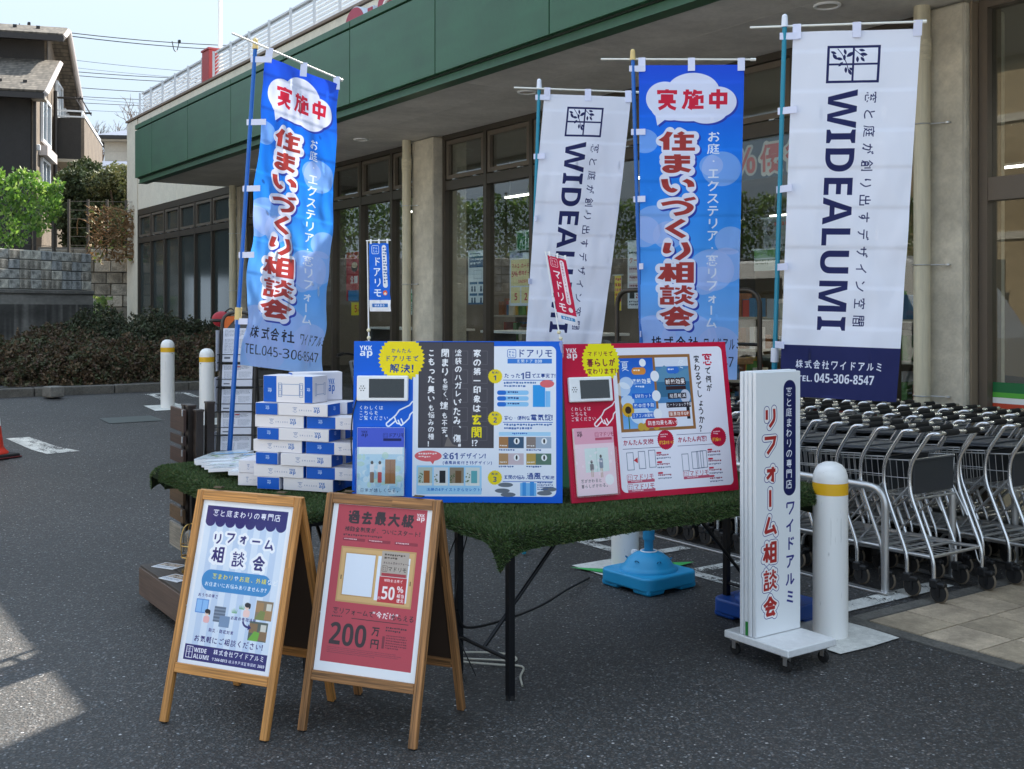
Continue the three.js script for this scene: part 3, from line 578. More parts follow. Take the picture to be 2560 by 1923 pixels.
  mesh('stripe_band', bc(-4.36, 0.915, WZ - 0.066, -1.44, 0.954, WZ - 0.063), std(0xeeeeea, 0.5), stripe);
  mesh('stripe_band', bc(-4.36, 0.88, WZ - 0.066, -1.44, 0.914, WZ - 0.063), std(0xc8452a, 0.5), stripe);
}
// shop interior
structure('shop_floor', bc(-25.6, 0.01, -19.9, 2.7, 0.05, WZ - 0.16), std(0x8d8577, 0.35));
structure('shop_ceiling', bc(-25.6, 3.85, -19.9, 2.7, 3.95, WZ - 0.32), std(0xa9a59d, 0.9));
structure('shop_back_wall', bc(-25.6, 0.05, -20.0, 2.7, 3.85, -19.9), std(0x8f8371, 0.8));
structure('shop_partition', bc(-18.6, 0.05, -19.9, -18.48, 3.85, WZ - 0.32), std(0x75706a, 0.8));
for (const z of [-9.6, -12.6, -15.6]) for (let k = 0; k < 6; k++) {
  const x = -16.6 + k * 3.1;
  const t = thing('ceiling_lamp', `lit ceiling tube inside the shop, ${['first', 'second', 'third', 'fourth', 'fifth', 'sixth'][k]} from the left in the ${z > -10 ? 'front' : z > -13 ? 'middle' : 'rear'} row`, 'ceiling lamp', [x, 3.3, z], 0, 'lit ceiling tubes inside the shop');
  mesh('housing', [bx(1.25, 0.03, 0.07, 0, 0.028, 0), bar([-0.5, 0.04, 0], [-0.5, 0.55, 0], 0.006), bar([0.5, 0.04, 0], [0.5, 0.55, 0], 0.006)], M.whitePlastic, t);
  mesh('tube', bx(1.22, 0.022, 0.045, 0, 0, 0), new THREE.MeshStandardMaterial({ color: 0xffffff, emissive: lin(1, 0.93, 0.8), emissiveIntensity: 3 }), t);
}
for (const z of [-9.6, -12.6, -15.6]) { const L = new THREE.RectAreaLight(lin(1, 0.93, 0.8), 15, 17, 0.05); L.name = 'ceiling_light'; L.position.set(-8.8, 3.28, z); L.rotation.x = -Math.PI / 2; scene.add(L); }

// rooftop: louvre screens, red post, mast, raised letters and an unseen board added to cast shade
{
  const slatG = (w) => bx(w, 0.006, 0.1, 0, 0, 0, 0, 0.95);
  for (const [x0, x1, label] of [[-25.07, -20.85, 'short pale louvre screen on the roof corner, left of the red post'], [-20.2, -2, 'long pale louvre screen on the roof, right of the red post']]) {
    const t = thing('louvre_screen', label, 'roof screen', [(x0 + x1) / 2, 5.9, WZ - 0.12], 0, 'louvre screens on the shop roof');
    const L = x1 - x0, n = Math.round(L / 0.93);
    for (let i = 0; i <= n; i++) mesh('post', bx(0.022, 0.53, 0.04, -L / 2 + L * i / n, 0.265, 0.06), M.screenGrey, t);
    for (let k = 0; k < 7; k++) mesh('slat', slatG(L).translate(0, 0.05 + k * 0.07, 0), M.screenGrey, t);
    mesh('top_rail', bx(L, 0.03, 0.06, 0, 0.52, 0), M.screenGrey, t);
  }
  const rp = thing('roof_post', 'red box post standing between the two roof louvre screens', 'roof post', [-20.64, 5.6, WZ - 0.15]);
  mesh('shaft', rb(0.4, 0.92, 0.2, 0, 0.46, 0, 0.01), std(0xa3383a, 0.5), rp); mesh('cap', rb(0.43, 0.04, 0.24, 0, 0.94, 0, 0.008), std(0xa8454a, 0.5), rp);
  const ms = thing('roof_mast', 'tall white mast rising from the shop roof', 'mast', [-22.49, 5.6, WZ - 1.0]);
  mesh('shaft', cyl(0.045, 0.04, 6, 0, 3, 0, 24), M.whitePaint, ms); mesh('collar', cyl(0.075, 0.06, 0.2, 0, 1.1, 0, 24), M.whitePaint, ms);
  const face = std(0xa8334a, 0.5), side = std(0xc9d4e2, 0.4);
  const disc = (x, y, r) => {
    const t = thing('raised_letter', x < -13.5 ? 'round red raised sign letter above the canopy, the left one' : 'round red raised sign letter above the canopy, cut off by the frame', 'sign letter', [x, y, WZ + 0.003]);
    mesh('return', cyl(r, r, 0.16, 0, 0, 0, 40).rotateX(Math.PI / 2).translate(0, 0, 0.08), side, t);
    mesh('face', cyl(r * 0.96, r * 0.96, 0.01, 0, 0, 0, 40).rotateX(Math.PI / 2).translate(0, 0, 0.166), face, t);
    mesh('inner_ring', new THREE.TorusGeometry(r * 0.5, 0.03, 8, 32).translate(0, -0.05, 0.172), M.whitePaint, t);
  };
  disc(-13.8, 5.45, 0.33); disc(-12.75, 5.52, 0.38);
  const sq = thing('raised_bar_letter', 'small red square sign letter between the two round ones', 'sign letter', [-13.36, 5.5, WZ + 0.003]);
  mesh('return', bx(0.16, 0.38, 0.14, 0, 0, 0.07), side, sq); mesh('face', bx(0.13, 0.35, 0.012, 0, 0, 0.147), face, sq);
  const nb = thing('added_shade_board', 'tall pale sign board added unseen on the canopy roof to cast shade', 'sign board', [-1.9, 4.5, FZ - 0.1 - 0.12]);  // unseen sun blocker, added to shade the ground right of the sun patch
  mesh('board', rb(10.1, 1.1, 0.12, 0, 0.55, 0, 0.01), M.whitePaint, nb);
  for (let i = 0; i < 7; i++) mesh('strut', bar([-4.8 + i * 1.6, 0.02, -0.9], [-4.8 + i * 1.6, 0.9, -0.07], 0.03), M.screenGrey, nb);
}

// ---------------------------------------------------------------- planting and background on the left
// a point given by its bearing (tangent to the right of the camera axis) and its distance ahead of the camera
const atBearing = (px, d) => { const r = (px - 1280) / FOCAL * d; return [0.5671 * r - 0.8236 * d, -0.8236 * r - 0.5671 * d]; };
const heightAt = (py, d) => 1.572 + (HORIZON - py) / FOCAL * d;
const leafMat = (r, g, b, tr = 0.35) => new THREE.MeshPhysicalMaterial({ color: lin(r, g, b), roughness: 0.75, transmission: tr, thickness: 0, side: THREE.DoubleSide });
const leafShape = (() => { // pointed leaf folded along its rib
  const g = new THREE.BufferGeometry(), p = [0, 0, 0, -0.32, 0.45, 0.08, 0, 1, 0.02, 0.32, 0.45, 0.08, 0, 0.45, -0.03];
  g.setAttribute('position', new THREE.Float32BufferAttribute(p, 3)); g.setAttribute('uv', new THREE.Float32BufferAttribute([0.5, 0, 0, 0.5, 0.5, 1, 1, 0.5, 0.5, 0.5], 2));
  g.setIndex([0, 4, 1, 1, 4, 2, 0, 3, 4, 4, 3, 2]); g.computeVertexNormals(); return g;
})();
const sprigShape = (() => { // a sprig of small leaves
  const gs = []; reseed(5);
  for (let i = 0; i < 7; i++) { const g = leafShape.clone(); g.scale(0.55, 0.5, 0.55); g.rotateX(rr(-0.9, 0.9)); g.rotateZ(rr(-1.3, 1.3)); g.rotateY(i * 0.9); g.translate(rr(-0.25, 0.25), i * 0.1, rr(-0.25, 0.25)); gs.push(g); }
  return merge(gs);
})();
// leaves through a volume; place(i) gives position, size, and outward direction
function leaves(name, n, geo, mat, place, tones, parent) {
  const im = new THREE.InstancedMesh(geo, mat, n), m4 = new THREE.Matrix4(), q = new THREE.Quaternion(), e = new THREE.Euler(), c = new THREE.Color();
  for (let i = 0; i < n; i++) {
    const [x, y, z, s, droop] = place(i);
    e.set(rr(-1, 1) * (droop ?? 1.6), rr(0, 6.28), rr(-1, 1) * (droop ?? 1.6)); q.setFromEuler(e);
    m4.compose(V(x, y, z), q, V(s, s, s)); im.setMatrixAt(i, m4);
    const t = tones[Math.floor(rnd() * tones.length)], k = rr(0.75, 1.25); im.setColorAt(i, c.setRGB(t[0] * k, t[1] * k, t[2] * k));
  }
  im.name = name; im.userData.kind = 'stuff'; shadows(im);
  if (parent) parent.add(im);
  return im;
}
const bark = std(0xffffff, 0.9, { map: rep(mottle([0.24, 0.19, 0.15], 0.3, 0.3, 90), 3) });
// mounded shrub: lumpy shell of sprigs over a twiggy core
function shrub(name, label, cat, x, y, z, rx, ry, rz, n, size, mat, tones, group) {
  const t = thing(name, label, cat, [x, y, z], 0, group);
  const lump = (dx, dy, dz) => 1 + 0.16 * noise3(dx * 2.2 + x, dy * 2.2, dz * 2.2 + z) + 0.09 * noise3(dx * 5 + x, dy * 5, dz * 5);
  const st = [];
  for (let i = 0; i < 9; i++) { const a = rr(0, 6.28), b = rr(0.2, 0.75); st.push(bar([rr(-0.1, 0.1) * rx, 0, rr(-0.1, 0.1) * rz], [Math.cos(a) * rx * b, ry * rr(0.55, 0.85), Math.sin(a) * rz * b], 0.018, 5, 0.006)); }
  mesh('stems', st, bark, t);
  leaves('foliage', n, sprigShape, mat, () => {
    const a = rr(0, 6.283), v = rr(-0.1, 1), q = Math.sqrt(Math.max(0, 1 - v * v)), dx = Math.cos(a) * q, dz = Math.sin(a) * q, k = lump(dx, v, dz) * Math.pow(rr(0.45, 1), 0.35);
    return [dx * rx * k, Math.max(0.02, v * ry * k), dz * rz * k, size * rr(0.7, 1.3)];
  }, tones, t);
  return t;
}
const azalea = leafMat(1, 1, 1, 0.12);
const azTones = [[0.075, 0.075, 0.03], [0.11, 0.075, 0.04], [0.09, 0.055, 0.035], [0.06, 0.07, 0.03], [0.13, 0.085, 0.045]], azGreen = [[0.05, 0.065, 0.03], [0.06, 0.08, 0.035], [0.04, 0.05, 0.025], [0.08, 0.075, 0.04]];
reseed(21);
{
  const list = [ // px, distance, half width, height, tones, label
    [-70, 16.0, 1.0, 0.7, azTones, 'reddish brown azalea mound cut off by the left edge of the picture'],
    [60, 15.9, 0.95, 0.56, azTones, 'reddish brown azalea mound above the small kerb block'],
    [200, 16.1, 0.95, 0.6, azTones, 'reddish brown azalea mound in the middle of the front row'],
    [320, 16.6, 0.85, 0.62, azTones, 'brown azalea mound at the right end of the front row, left of the first bollard'],
    [150, 18.0, 1.2, 0.78, azTones, 'olive azalea mound in the second row under the concrete wall'],
    [255, 18.6, 1.0, 1.02, azGreen, 'tall dark green shrub below the wall corner'],
    [390, 18.2, 1.15, 0.98, azGreen, 'wide dark green shrub in front of the far shop windows'],
    [490, 18.4, 0.8, 0.85, azGreen, 'dark shrub just behind the second bollard'],
    [455, 17.0, 0.8, 0.62, azTones, 'low brown azalea mound between the first two bollards'],
    [530, 17.3, 0.6, 0.65, azTones, 'low brown azalea mound behind the brochure rack'],
  ];
  for (const [px, d, w, h, tones, label] of list) { const [x, z] = atBearing(px, d); shrub('azalea_shrub', label, 'shrub', x, 0.46, z, w, h, w * 0.85, 5200, 0.085, azalea, tones, 'clipped shrubs in the planting bed'); }
}
// planting bed: soil, kerb and the loose block on it
structure('planting_bed', floorQuad([[-15.15, 1], [-15.15, -6.95], [-26, -6.95], [-26, 1]], 0.5), std(0xffffff, 0.95, { map: rep(mottle([0.16, 0.14, 0.12], 0.5, 0.4, 95), 0.8), bumpMap: rep(reliefTex(96), 0.9), bumpScale: 0.03 }));
for (let i = 0; i < 8; i++) { const k = structure('kerb_stone', rb(0.14, 0.2, 0.99, -15.08, 0.45, -6.4 + i, 0.015), M.kerb); }
{ const [x, z] = atBearing(133, 13.9); single('kerb_block', rb(0.2, 0.14, 0.2, x, 0.51, z, 0.02, 0.3), M.concrete, 'small grey concrete block on the kerb of the planting bed', 'block'); }

// concrete retaining wall with stone blocks on top, running on past the left edge
const wallDir = V(-0.564, 0, -0.826), wallAt = (t, off = 0) => V(-21.8 + wallDir.x * t + 0.826 * off, 0, -3.6 + wallDir.z * t - 0.564 * off), wallTurn = Math.atan2(0.826, -0.564);
{
  const t = thing('retaining_wall', 'grey concrete retaining wall topped with weathered square stone blocks', 'wall', [-21.8, 0, -3.6], wallTurn);
  const a = tileNoise(60, 101), b = tileNoise(9, 102), c = tileNoise(24, 103);
  // long water stains run down from the top edge
  const stain = dataTex(512, (u, v) => { const s = c(u, 0.3) * 0.45 + a(u, 0.7) * 0.55, run = Math.max(0, Math.min(1, (s * 1.1 + v * 0.9 - 0.85) * 1.8)), k = 0.5 * (1 - 0.42 * run) * (0.85 + 0.3 * b(u, v)) * (0.94 + 0.12 * a(u, v)); return [k * 1.02, k, k * 0.96]; });
  const face = bx(17, 1.5, 0.4, -6.1, 1.1, -0.2); { const uv = face.attributes.uv; for (let i = 0; i < uv.count; i++) uv.setXY(i, uv.getX(i) / 3.5, uv.getY(i) * 0.64 - 0.16); }
  mesh('concrete_face', face, std(0xffffff, 0.9, { map: stain }), t);
  for (const x of [-3.2, -0.6, 1.9]) { const d = mesh('drain_hole', cyl(0.045, 0.045, 0.05, 0, 0, 0, 14).rotateX(Math.PI / 2).translate(x, 0.85, -0.012), std(0x7f7d78, 0.8), t); mesh('drain_bore', cyl(0.034, 0.034, 0.004, 0, 0, 0, 14).rotateX(Math.PI / 2).translate(x, 0.85, 0.0145), M.black, d); }
  mesh('concrete_ledge', rb(17.02, 0.08, 0.44, -6.1, 1.89, -0.19, 0.015), M.concrete, t);
  reseed(14);
  const tones = [105, 108, 111, 114].map((s, i) => std(0xffffff, 0.92, { map: rep(mottle([[0.62, 0.62, 0.60], [0.55, 0.56, 0.56], [0.68, 0.67, 0.63], [0.61, 0.59, 0.55]][i], 0.22, 0.5, s), 2.2) }));
  const gs = [0.002, 0.008, 0.014].map((r) => rb(0.258, 0.178, 0.2, 0, 0, 0, 0.016));
  mesh('mortar', bx(17, 0.72, 0.2, -6.1, 2.29, -0.26), std(0x55534f, 0.95), t);
  for (let r = 0; r < 4; r++) for (let i = 0; i < 42; i++) { const m = mesh('stone_block', gs[i % 3], tones[Math.floor(rnd() * 4)], t); m.position.set(2.27 - i * 0.266, 2.03 + r * 0.186, -0.245 + 0.095 + rr(0, 0.018)); m.rotation.set(rr(-0.01, 0.01), rr(-0.02, 0.02), 0); }
}
{ // second wall further back, catching the sun
  const [x, z] = atBearing(205, 25.5);
  const t = thing('block_wall', 'sunlit grey block wall behind the concrete wall, next to the shop corner', 'wall', [x, 0.5, z], 64 * D2R);
  reseed(15);
  const tones = [117, 120, 123].map((s, i) => std(0xffffff, 0.92, { map: rep(mottle([[0.60, 0.575, 0.53], [0.53, 0.50, 0.45], [0.66, 0.625, 0.57]][i], 0.22, 0.4, s), 1.6) }));
  mesh('mortar', bx(4.4, 2.5, 0.2, 1.2, 1.25, -0.16), std(0x6a655e, 0.95), t);
  const g = rb(0.362, 0.262, 0.2, 0, 0, 0, 0.02);
  for (let r = 0; r < 9; r++) for (let i = 0; i < 11; i++) { const m = mesh('stone_block', g, tones[Math.floor(rnd() * 3)], t); m.position.set(-0.75 + i * 0.372 + (r % 2) * 0.1, 0.16 + r * 0.27, -0.06 + rr(0, 0.035)); m.rotation.set(rr(-0.02, 0.02), rr(-0.04, 0.04), 0); }
  const [sx, sz] = atBearing(255, 24.6);
  const p = thing('wall_plant', 'light green leafy weed growing at the foot of the block wall', 'plant', [sx, 0.7, sz]);
  mesh('stems', [0, 1, 2, 3, 4].map((i) => bar([0, -0.2, 0], [Math.cos(i * 1.3) * 0.25, 1 - 0.1 * i, Math.sin(i * 1.3) * 0.2], 0.01, 5)), std(0x5c6b32, 0.8), p);
  leaves('foliage', 260, leafShape, leafMat(1, 1, 1, 0.4), () => { const a = rr(0, 6.28), k = rr(0, 0.42), y = rr(0.1, 1.1); return [Math.cos(a) * k * (1.2 - y * 0.5), y, Math.sin(a) * k * 0.6, rr(0.09, 0.17)]; }, [[0.2, 0.3, 0.06], [0.12, 0.22, 0.05], [0.3, 0.36, 0.12]], p);
}
// ivy over a wire fence on top of the wall
{
  const t = thing('ivy_hedge', 'bright green ivy covering the wire fence on top of the retaining wall', 'hedge', [-21.8, 0, -3.6], wallTurn);
  reseed(31);
  for (let x = 1.7; x > -14; x -= 1.05) mesh('fence_post', bx(0.05, 1.7, 0.05, x, 3.3, -0.35), std(0x3c3630, 0.7), t);
  mesh('fence_wire', [2.8, 3.1, 3.4, 3.7, 4.0].map((y) => bar([1.7, y, -0.33], [-14, y, -0.33], 0.006, 5)), std(0x4a453d, 0.6), t);
  const iv = leafMat(1, 1, 1, 0.5);
  leaves('foliage', 22000, leafShape, iv, () => {
    const x = rr(-14, 1.75), top = 4.05 + 0.16 * noise3(x * 1.4, 0, 3) + 0.06 * noise3(x * 5, 2, 1), bottom = 2.62 + (x > 0.7 ? (x - 0.7) * 0.75 : 0) + 0.2 * noise3(x * 1.7, 9, 1);
    const u = Math.pow(rnd(), 0.8), y = bottom + (top - bottom) * u + rr(-0.06, 0.06), bulge = 0.12 + 0.13 * noise3(x * 1.5, y * 1.5, 7);
    return [x, y, -0.28 + rr(-0.14, 1) * bulge, rr(0.06, 0.115), 1.2];
  }, [[0.22, 0.40, 0.05], [0.30, 0.50, 0.08], [0.15, 0.30, 0.04], [0.40, 0.54, 0.13], [0.09, 0.2, 0.03]], t);
}
// dry creeper fence and evergreen behind, up to the shop corner
{
  const [x, z] = atBearing(183, 24.8);
  const t = thing('creeper_fence', 'brown dry creeper tangled over a mesh fence beside the shop corner', 'fence', [x, 2.9, z], 62 * D2R);
  reseed(41);
  for (let i = 0; i < 5; i++) mesh('fence_post', bx(0.05, 1.3, 0.05, -0.1 + i * 0.42, 0.5, 0), std(0x4d453c, 0.7), t);
  mesh('fence_wire', [0.1, 0.3, 0.5, 0.7, 0.9, 1.1].map((y) => bar([-0.1, y, 0.02], [2.6, y, 0.02], 0.006, 5)), std(0x5c544a, 0.6), t);
  const tw = []; for (let i = 0; i < 170; i++) { const a = rr(0.35, 2.3), b = rr(-0.15, 0.95); tw.push(tube([[a, b, rr(0, 0.12)], [a + rr(-0.25, 0.25), b + rr(-0.2, 0.2), rr(0.02, 0.18)], [a + rr(-0.4, 0.4), b + rr(-0.35, 0.2), rr(0, 0.12)]], rr(0.008, 0.016), 5, 4)); }
  mesh('dry_vine', tw, std(0x8a6a48, 0.9), t).userData.kind = 'stuff';
  leaves('foliage', 900, leafShape, leafMat(1, 1, 1, 0.3), () => [rr(0.35, 2.4), rr(-0.3, 0.98), rr(0, 0.2), rr(0.06, 0.13)], [[0.30, 0.19, 0.09], [0.22, 0.13, 0.06], [0.36, 0.25, 0.12], [0.2, 0.22, 0.05]], t);
}
function tree(name, label, x, y, z, H, trunkH, crown, n, size, mat, tones, shape = leafShape) {
  const t = thing(name, label, 'tree', [x, y, z], 0);
  const limbs = [bar([0, 0, 0], [0.05, trunkH, 0], 0.12, 8, 0.08)];
  for (let i = 0; i < 8; i++) { const a = i * 0.8 + rr(0, 0.5); limbs.push(bar([0.04, trunkH * rr(0.6, 1), 0], [Math.cos(a) * crown[0] * 0.6, trunkH + (H - trunkH) * rr(0.3, 0.8), Math.sin(a) * crown[0] * 0.6], 0.05, 6, 0.02)); }
  mesh('trunk', limbs, bark, t);
  const c = []; for (let i = 0; i < 26; i++) { const a = rr(0, 6.28), v = rr(-0.9, 1), q = Math.sqrt(1 - v * v) * rr(0.5, 1); c.push([Math.cos(a) * q * crown[0], trunkH + (H - trunkH) * (0.5 + v * 0.45), Math.sin(a) * q * crown[0], rr(0.35, 0.6) * crown[0]]); }
  leaves('crown', n, shape, mat, () => { const k = c[Math.floor(rnd() * c.length)], a = rr(0, 6.28), v = rr(-1, 1), q = Math.sqrt(1 - v * v), r = k[3] * Math.pow(rnd(), 0.4); return [k[0] + Math.cos(a) * q * r, k[1] + v * r * crown[1], k[2] + Math.sin(a) * q * r, size * rr(0.7, 1.3)]; }, tones, t);
  return t;
}
{
  reseed(51);
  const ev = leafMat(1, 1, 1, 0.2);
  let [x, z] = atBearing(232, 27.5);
  tree('evergreen_shrub', 'dark green dense tree above the creeper fence, shade painted into its leaf colour', x, 2.6, z, 2.55, 0.5, [0.85, 0.75], 3600, 0.17, ev, [[0.06, 0.085, 0.03], [0.05, 0.075, 0.025], [0.08, 0.1, 0.035]], sprigShape);  // darker leaf tones paint in the shade on this tree
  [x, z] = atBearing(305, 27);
  tree('evergreen_shrub', 'yellow green loose tree touching the shop corner, sunlight painted into its leaf colour', x, 2.4, z, 2.6, 0.4, [0.75, 0.8], 2600, 0.17, leafMat(1, 1, 1, 0.4), [[0.13, 0.15, 0.045], [0.1, 0.12, 0.035], [0.17, 0.17, 0.06]], sprigShape);  // lighter, yellower leaf tones paint in the sun on this tree
}
// leafless trees on the hill
function bareTree(label, x, y, z, H, sd) {
  reseed(sd);
  const t = thing('bare_tree', label, 'tree', [x, y, z], 0, 'leafless trees on the hill'), big = [], fine = [];
  const grow = (p, dir, len, r, depth) => {
    const q = p.clone().addScaledVector(dir, len);
    (depth < 2 ? big : fine).push(bar(p.toArray(), q.toArray(), r, depth < 2 ? 7 : 4, r * 0.68));
    if (depth >= 6) return;
    const n = depth < 1 ? 3 : depth < 4 ? 3 : 2;
    for (let i = 0; i < n; i++) { const d = dir.clone().add(V(rr(-0.75, 0.75), rr(-0.15, 0.55), rr(-0.75, 0.75))).normalize(); grow(p.clone().lerp(q, rr(0.55, 1)), d, len * rr(0.6, 0.82), r * 0.62, depth + 1); }
  };
  grow(V(0, 0, 0), V(rr(-0.1, 0.1), 1, 0).normalize(), H * 0.27, H * 0.021, 0);
  mesh('trunk', big, std(0x6b5d52, 0.9), t); const c = mesh('crown', fine, std(0x7b6a5f, 0.9), t); c.userData.kind = 'stuff';
}
{
  let [x, z] = atBearing(262, 52); bareTree('pale leafless tree behind the grey roof, left of the shop', x, 6, z, 5.8, 61);
  [x, z] = atBearing(330, 58); bareTree('taller leafless tree whose crown meets the roof screen', x, 7, z, 7.6, 62);
  [x, z] = atBearing(215, 60); bareTree('small leafless tree beside the balcony of the brown house', x, 8, z, 5.4, 67);
  // wooded hill
  const g = new ParametricGeometry((u, v, p) => { const px = -150 + u * 640, d = 44 + v * 60, [X, Z] = atBearing(px, d); p.set(X, 1 + 7.8 * Math.min(1, v * 3.2) + 0.8 * noise3(X * 0.2, Z * 0.2, 4), Z); }, 48, 20);
  structure('wooded_hill', g, std(0xffffff, 0.95, { map: rep(mottle([0.22, 0.22, 0.17], 0.6, 0.5, 130), 40, 12) }));
  reseed(71);
  const hb = leaves('hill_brush', 5200, sprigShape, leafMat(1, 1, 1, 0.1), () => { const px = rr(120, 420), v = Math.pow(rnd(), 1.4) * 0.5, d = 44 + v * 60, [X, Z] = atBearing(px, d); return [X, 1 + 7.8 * Math.min(1, v * 3.2) + 0.8 * noise3(X * 0.2, Z * 0.2, 4) + rr(-0.1, 0.7), Z, rr(0.3, 0.7)]; }, [[0.05, 0.055, 0.03], [0.08, 0.07, 0.045], [0.1, 0.085, 0.06], [0.035, 0.045, 0.025]], scene);
  tag(hb, 'brown and dark green brush covering the hillside behind the houses', 'brush', null, 'stuff');
}

// ---------------------------------------------------------------- brown house with balcony
{
  const h = thing('brown_house', 'dark brown two storey house with stepped shingle roofs and a side balcony', 'house', [-27.88, 0, -5.36], 71.1 * D2R);
  const dark = std(0xffffff, 0.85, { map: rep(mottle([0.20, 0.19, 0.185], 0.2, 0.08, 141), 1.2) }), stucco = std(0xffffff, 0.9, { map: rep(mottle([0.43, 0.385, 0.34], 0.16, 0.12, 144), 0.9), bumpMap: rep(reliefTex(145), 1.5), bumpScale: 0.006 });
  const a = tileNoise(40, 147), rows = 14;
  const shingle = dataTex(256, (u, v) => { const r = v * rows, f = r - Math.floor(r), k = 0.36 * (f < 0.16 ? 0.55 : 1) * (0.75 + 0.5 * a(u, Math.floor(r) / rows)) ; return [k * 1.04, k * 0.97, k * 0.88]; });
  const roofM = std(0xffffff, 0.85, { map: rep(shingle, 0.5, 0.42) }), trim = std(0xb9b2b0, 0.6), gutter = std(0x241f1d, 0.5), frameM = std(0xd7dbe0, 0.5), pane = new THREE.MeshPhysicalMaterial({ color: lin(0.05, 0.07, 0.09), roughness: 0.04, ior: 1.5 });
  mesh('wall', [bc(-6, 2.4, -0.2, -0.06, 6.6, 0), bc(-6, 6.6, -2.34, 0.02, 8.6, -2.14)], dark, h);
  mesh('side_wall', extrude([[0, 2.4], [9, 2.4], [9, 6.3], [2.6, 8.75], [2.14, 8.6], [2.14, 7.85], [0, 6.75]], 0.06).rotateY(Math.PI / 2).translate(-0.04, 0, 0), stucco, h);
  mesh('corner_board', bx(0.06, 4.3, 0.06, 0.03, 4.5, 0.0), gutter, h);
  const roofSlab = (z0, y0, z1, y1, x1, th) => { const L = Math.hypot(z1 - z0, y1 - y0), g = bx(x1 + 6.2, th, L, (x1 - 6.2) / 2, 0, 0); const an = Math.atan2(y1 - y0, -(z1 - z0)); g.rotateX(an); return g.translate(0, (y0 + y1) / 2, (z0 + z1) / 2); };
  const lower = mesh('roof', roofSlab(0.45, 6.66, -2.14, 7.92, 0.3, 0.07), roofM, h);
  const upper = mesh('roof', [roofSlab(-1.7, 8.52, -2.62, 8.9, 0.45, 0.07), roofSlab(-2.62, 8.9, -9, 6.1, 0.45, 0.07)], roofM, h);
  mesh('barge_board', [bar([0.33, 6.6, 0.5], [0.33, 7.9, -2.2], 0.075, 4)], trim, lower); mesh('barge_board', [bar([0.48, 8.45, -1.65], [0.48, 8.84, -2.62], 0.075, 4), bar([0.48, 8.84, -2.62], [0.48, 6.05, -9], 0.075, 4)], trim, upper);
  mesh('eave_soffit', [bc(0, 6.5, -0.02, 0.3, 6.56, 0.4)], std(0x8b867f, 0.8), lower);
  mesh('gutter', bx(6.6, 0.13, 0.12, -3, 6.55, 0.5), gutter, lower); mesh('gutter', bx(6.75, 0.14, 0.12, -2.9, 8.42, -1.66), gutter, upper);
  for (const x of [-0.2, -0.75, -1.4, -2.2]) { mesh('snow_guard', bx(0.09, 0.08, 0.05, x, 6.98, -0.1), gutter, lower); mesh('snow_guard', bx(0.09, 0.07, 0.05, x, 8.8, -2.2), gutter, upper); }
  const win = (z0, z1, y0, y1, x = 0.03) => { const f = mesh('window', [bc(x, y0, z0, x + 0.06, y1, z0 - 0.07), bc(x, y0, z1 + 0.07, x + 0.06, y1, z1), bc(x, y0, z0 - 0.07, x + 0.06, y0 + 0.07, z1 + 0.07), bc(x, y1 - 0.07, z0 - 0.07, x + 0.06, y1, z1 + 0.07), bc(x, y0 + 0.07, (z0 + z1) / 2 + 0.03, x + 0.05, y1 - 0.07, (z0 + z1) / 2 - 0.03)], frameM, h); mesh('pane', bc(x, y0 + 0.07, z0 - 0.07, x + 0.02, y1 - 0.07, z1 + 0.07), pane, f); };
  win(-0.95, -2.45, 5.7, 6.85); win(-0.9, -2.3, 4.1, 5.3); win(-3.7, -4.9, 6.75, 7.75); win(-5.4, -6.4, 6.75, 7.3);
  mesh('window_hood', bc(0.02, 5.32, -0.7, 0.22, 5.56, -2.5), trim, h);
  const bal = mesh('balcony', [bc(0.03, 5.5, -3.3, 0.8, 5.58, -8.6)], std(0xb5aa98, 0.8), h);
  mesh('front_panel', bc(0.03, 5.58, -3.36, 0.72, 6.68, -3.3), dark, bal); mesh('side_panel', bc(0.72, 5.58, -3.3, 0.8, 6.68, -8.6), stucco, bal);
  mesh('rail', [bc(0.03, 6.7, -3.36, 0.82, 6.74, -3.28), bc(0.7, 6.7, -3.36, 0.82, 6.74, -8.6), bc(0.03, 6.86, -3.36, 0.76, 6.9, -3.32), bc(0.72, 6.86, -3.36, 0.76, 6.9, -8.6), bc(0.72, 6.74, -3.36, 0.75, 6.86, -3.32), bc(0.72, 6.74, -5.6, 0.75, 6.86, -5.56)], frameM, bal);
  mesh('downpipe', [bar([0.1, 5.6, -3.1], [0.1, 7.35, -3.1], 0.05), bar([0.1, 5.5, -3.1], [0.1, 2.6, -3.1], 0.05), tube([[0.5, 5.5, -4.0], [0.5, 5.3, -4.0], [0.3, 5.15, -3.6], [0.12, 5.1, -3.2]], 0.045, 12, 7)], gutter, h);
  mesh('laundry_bracket', [bar([0.02, 7.25, -3.5], [0.75, 7.25, -3.5], 0.03), bar([0.02, 7.25, -5.8], [0.75, 7.25, -5.8], 0.03), bar([0.55, 7.26, -3.3], [0.55, 7.26, -6.2], 0.018), bar([0.7, 7.26, -3.3], [0.7, 7.26, -6.2], 0.018)], gutter, h);
  mesh('wall_lamp', rb(0.1, 0.16, 0.1, 0.06, 5.45, -0.35, 0.03), frameM, h);
}
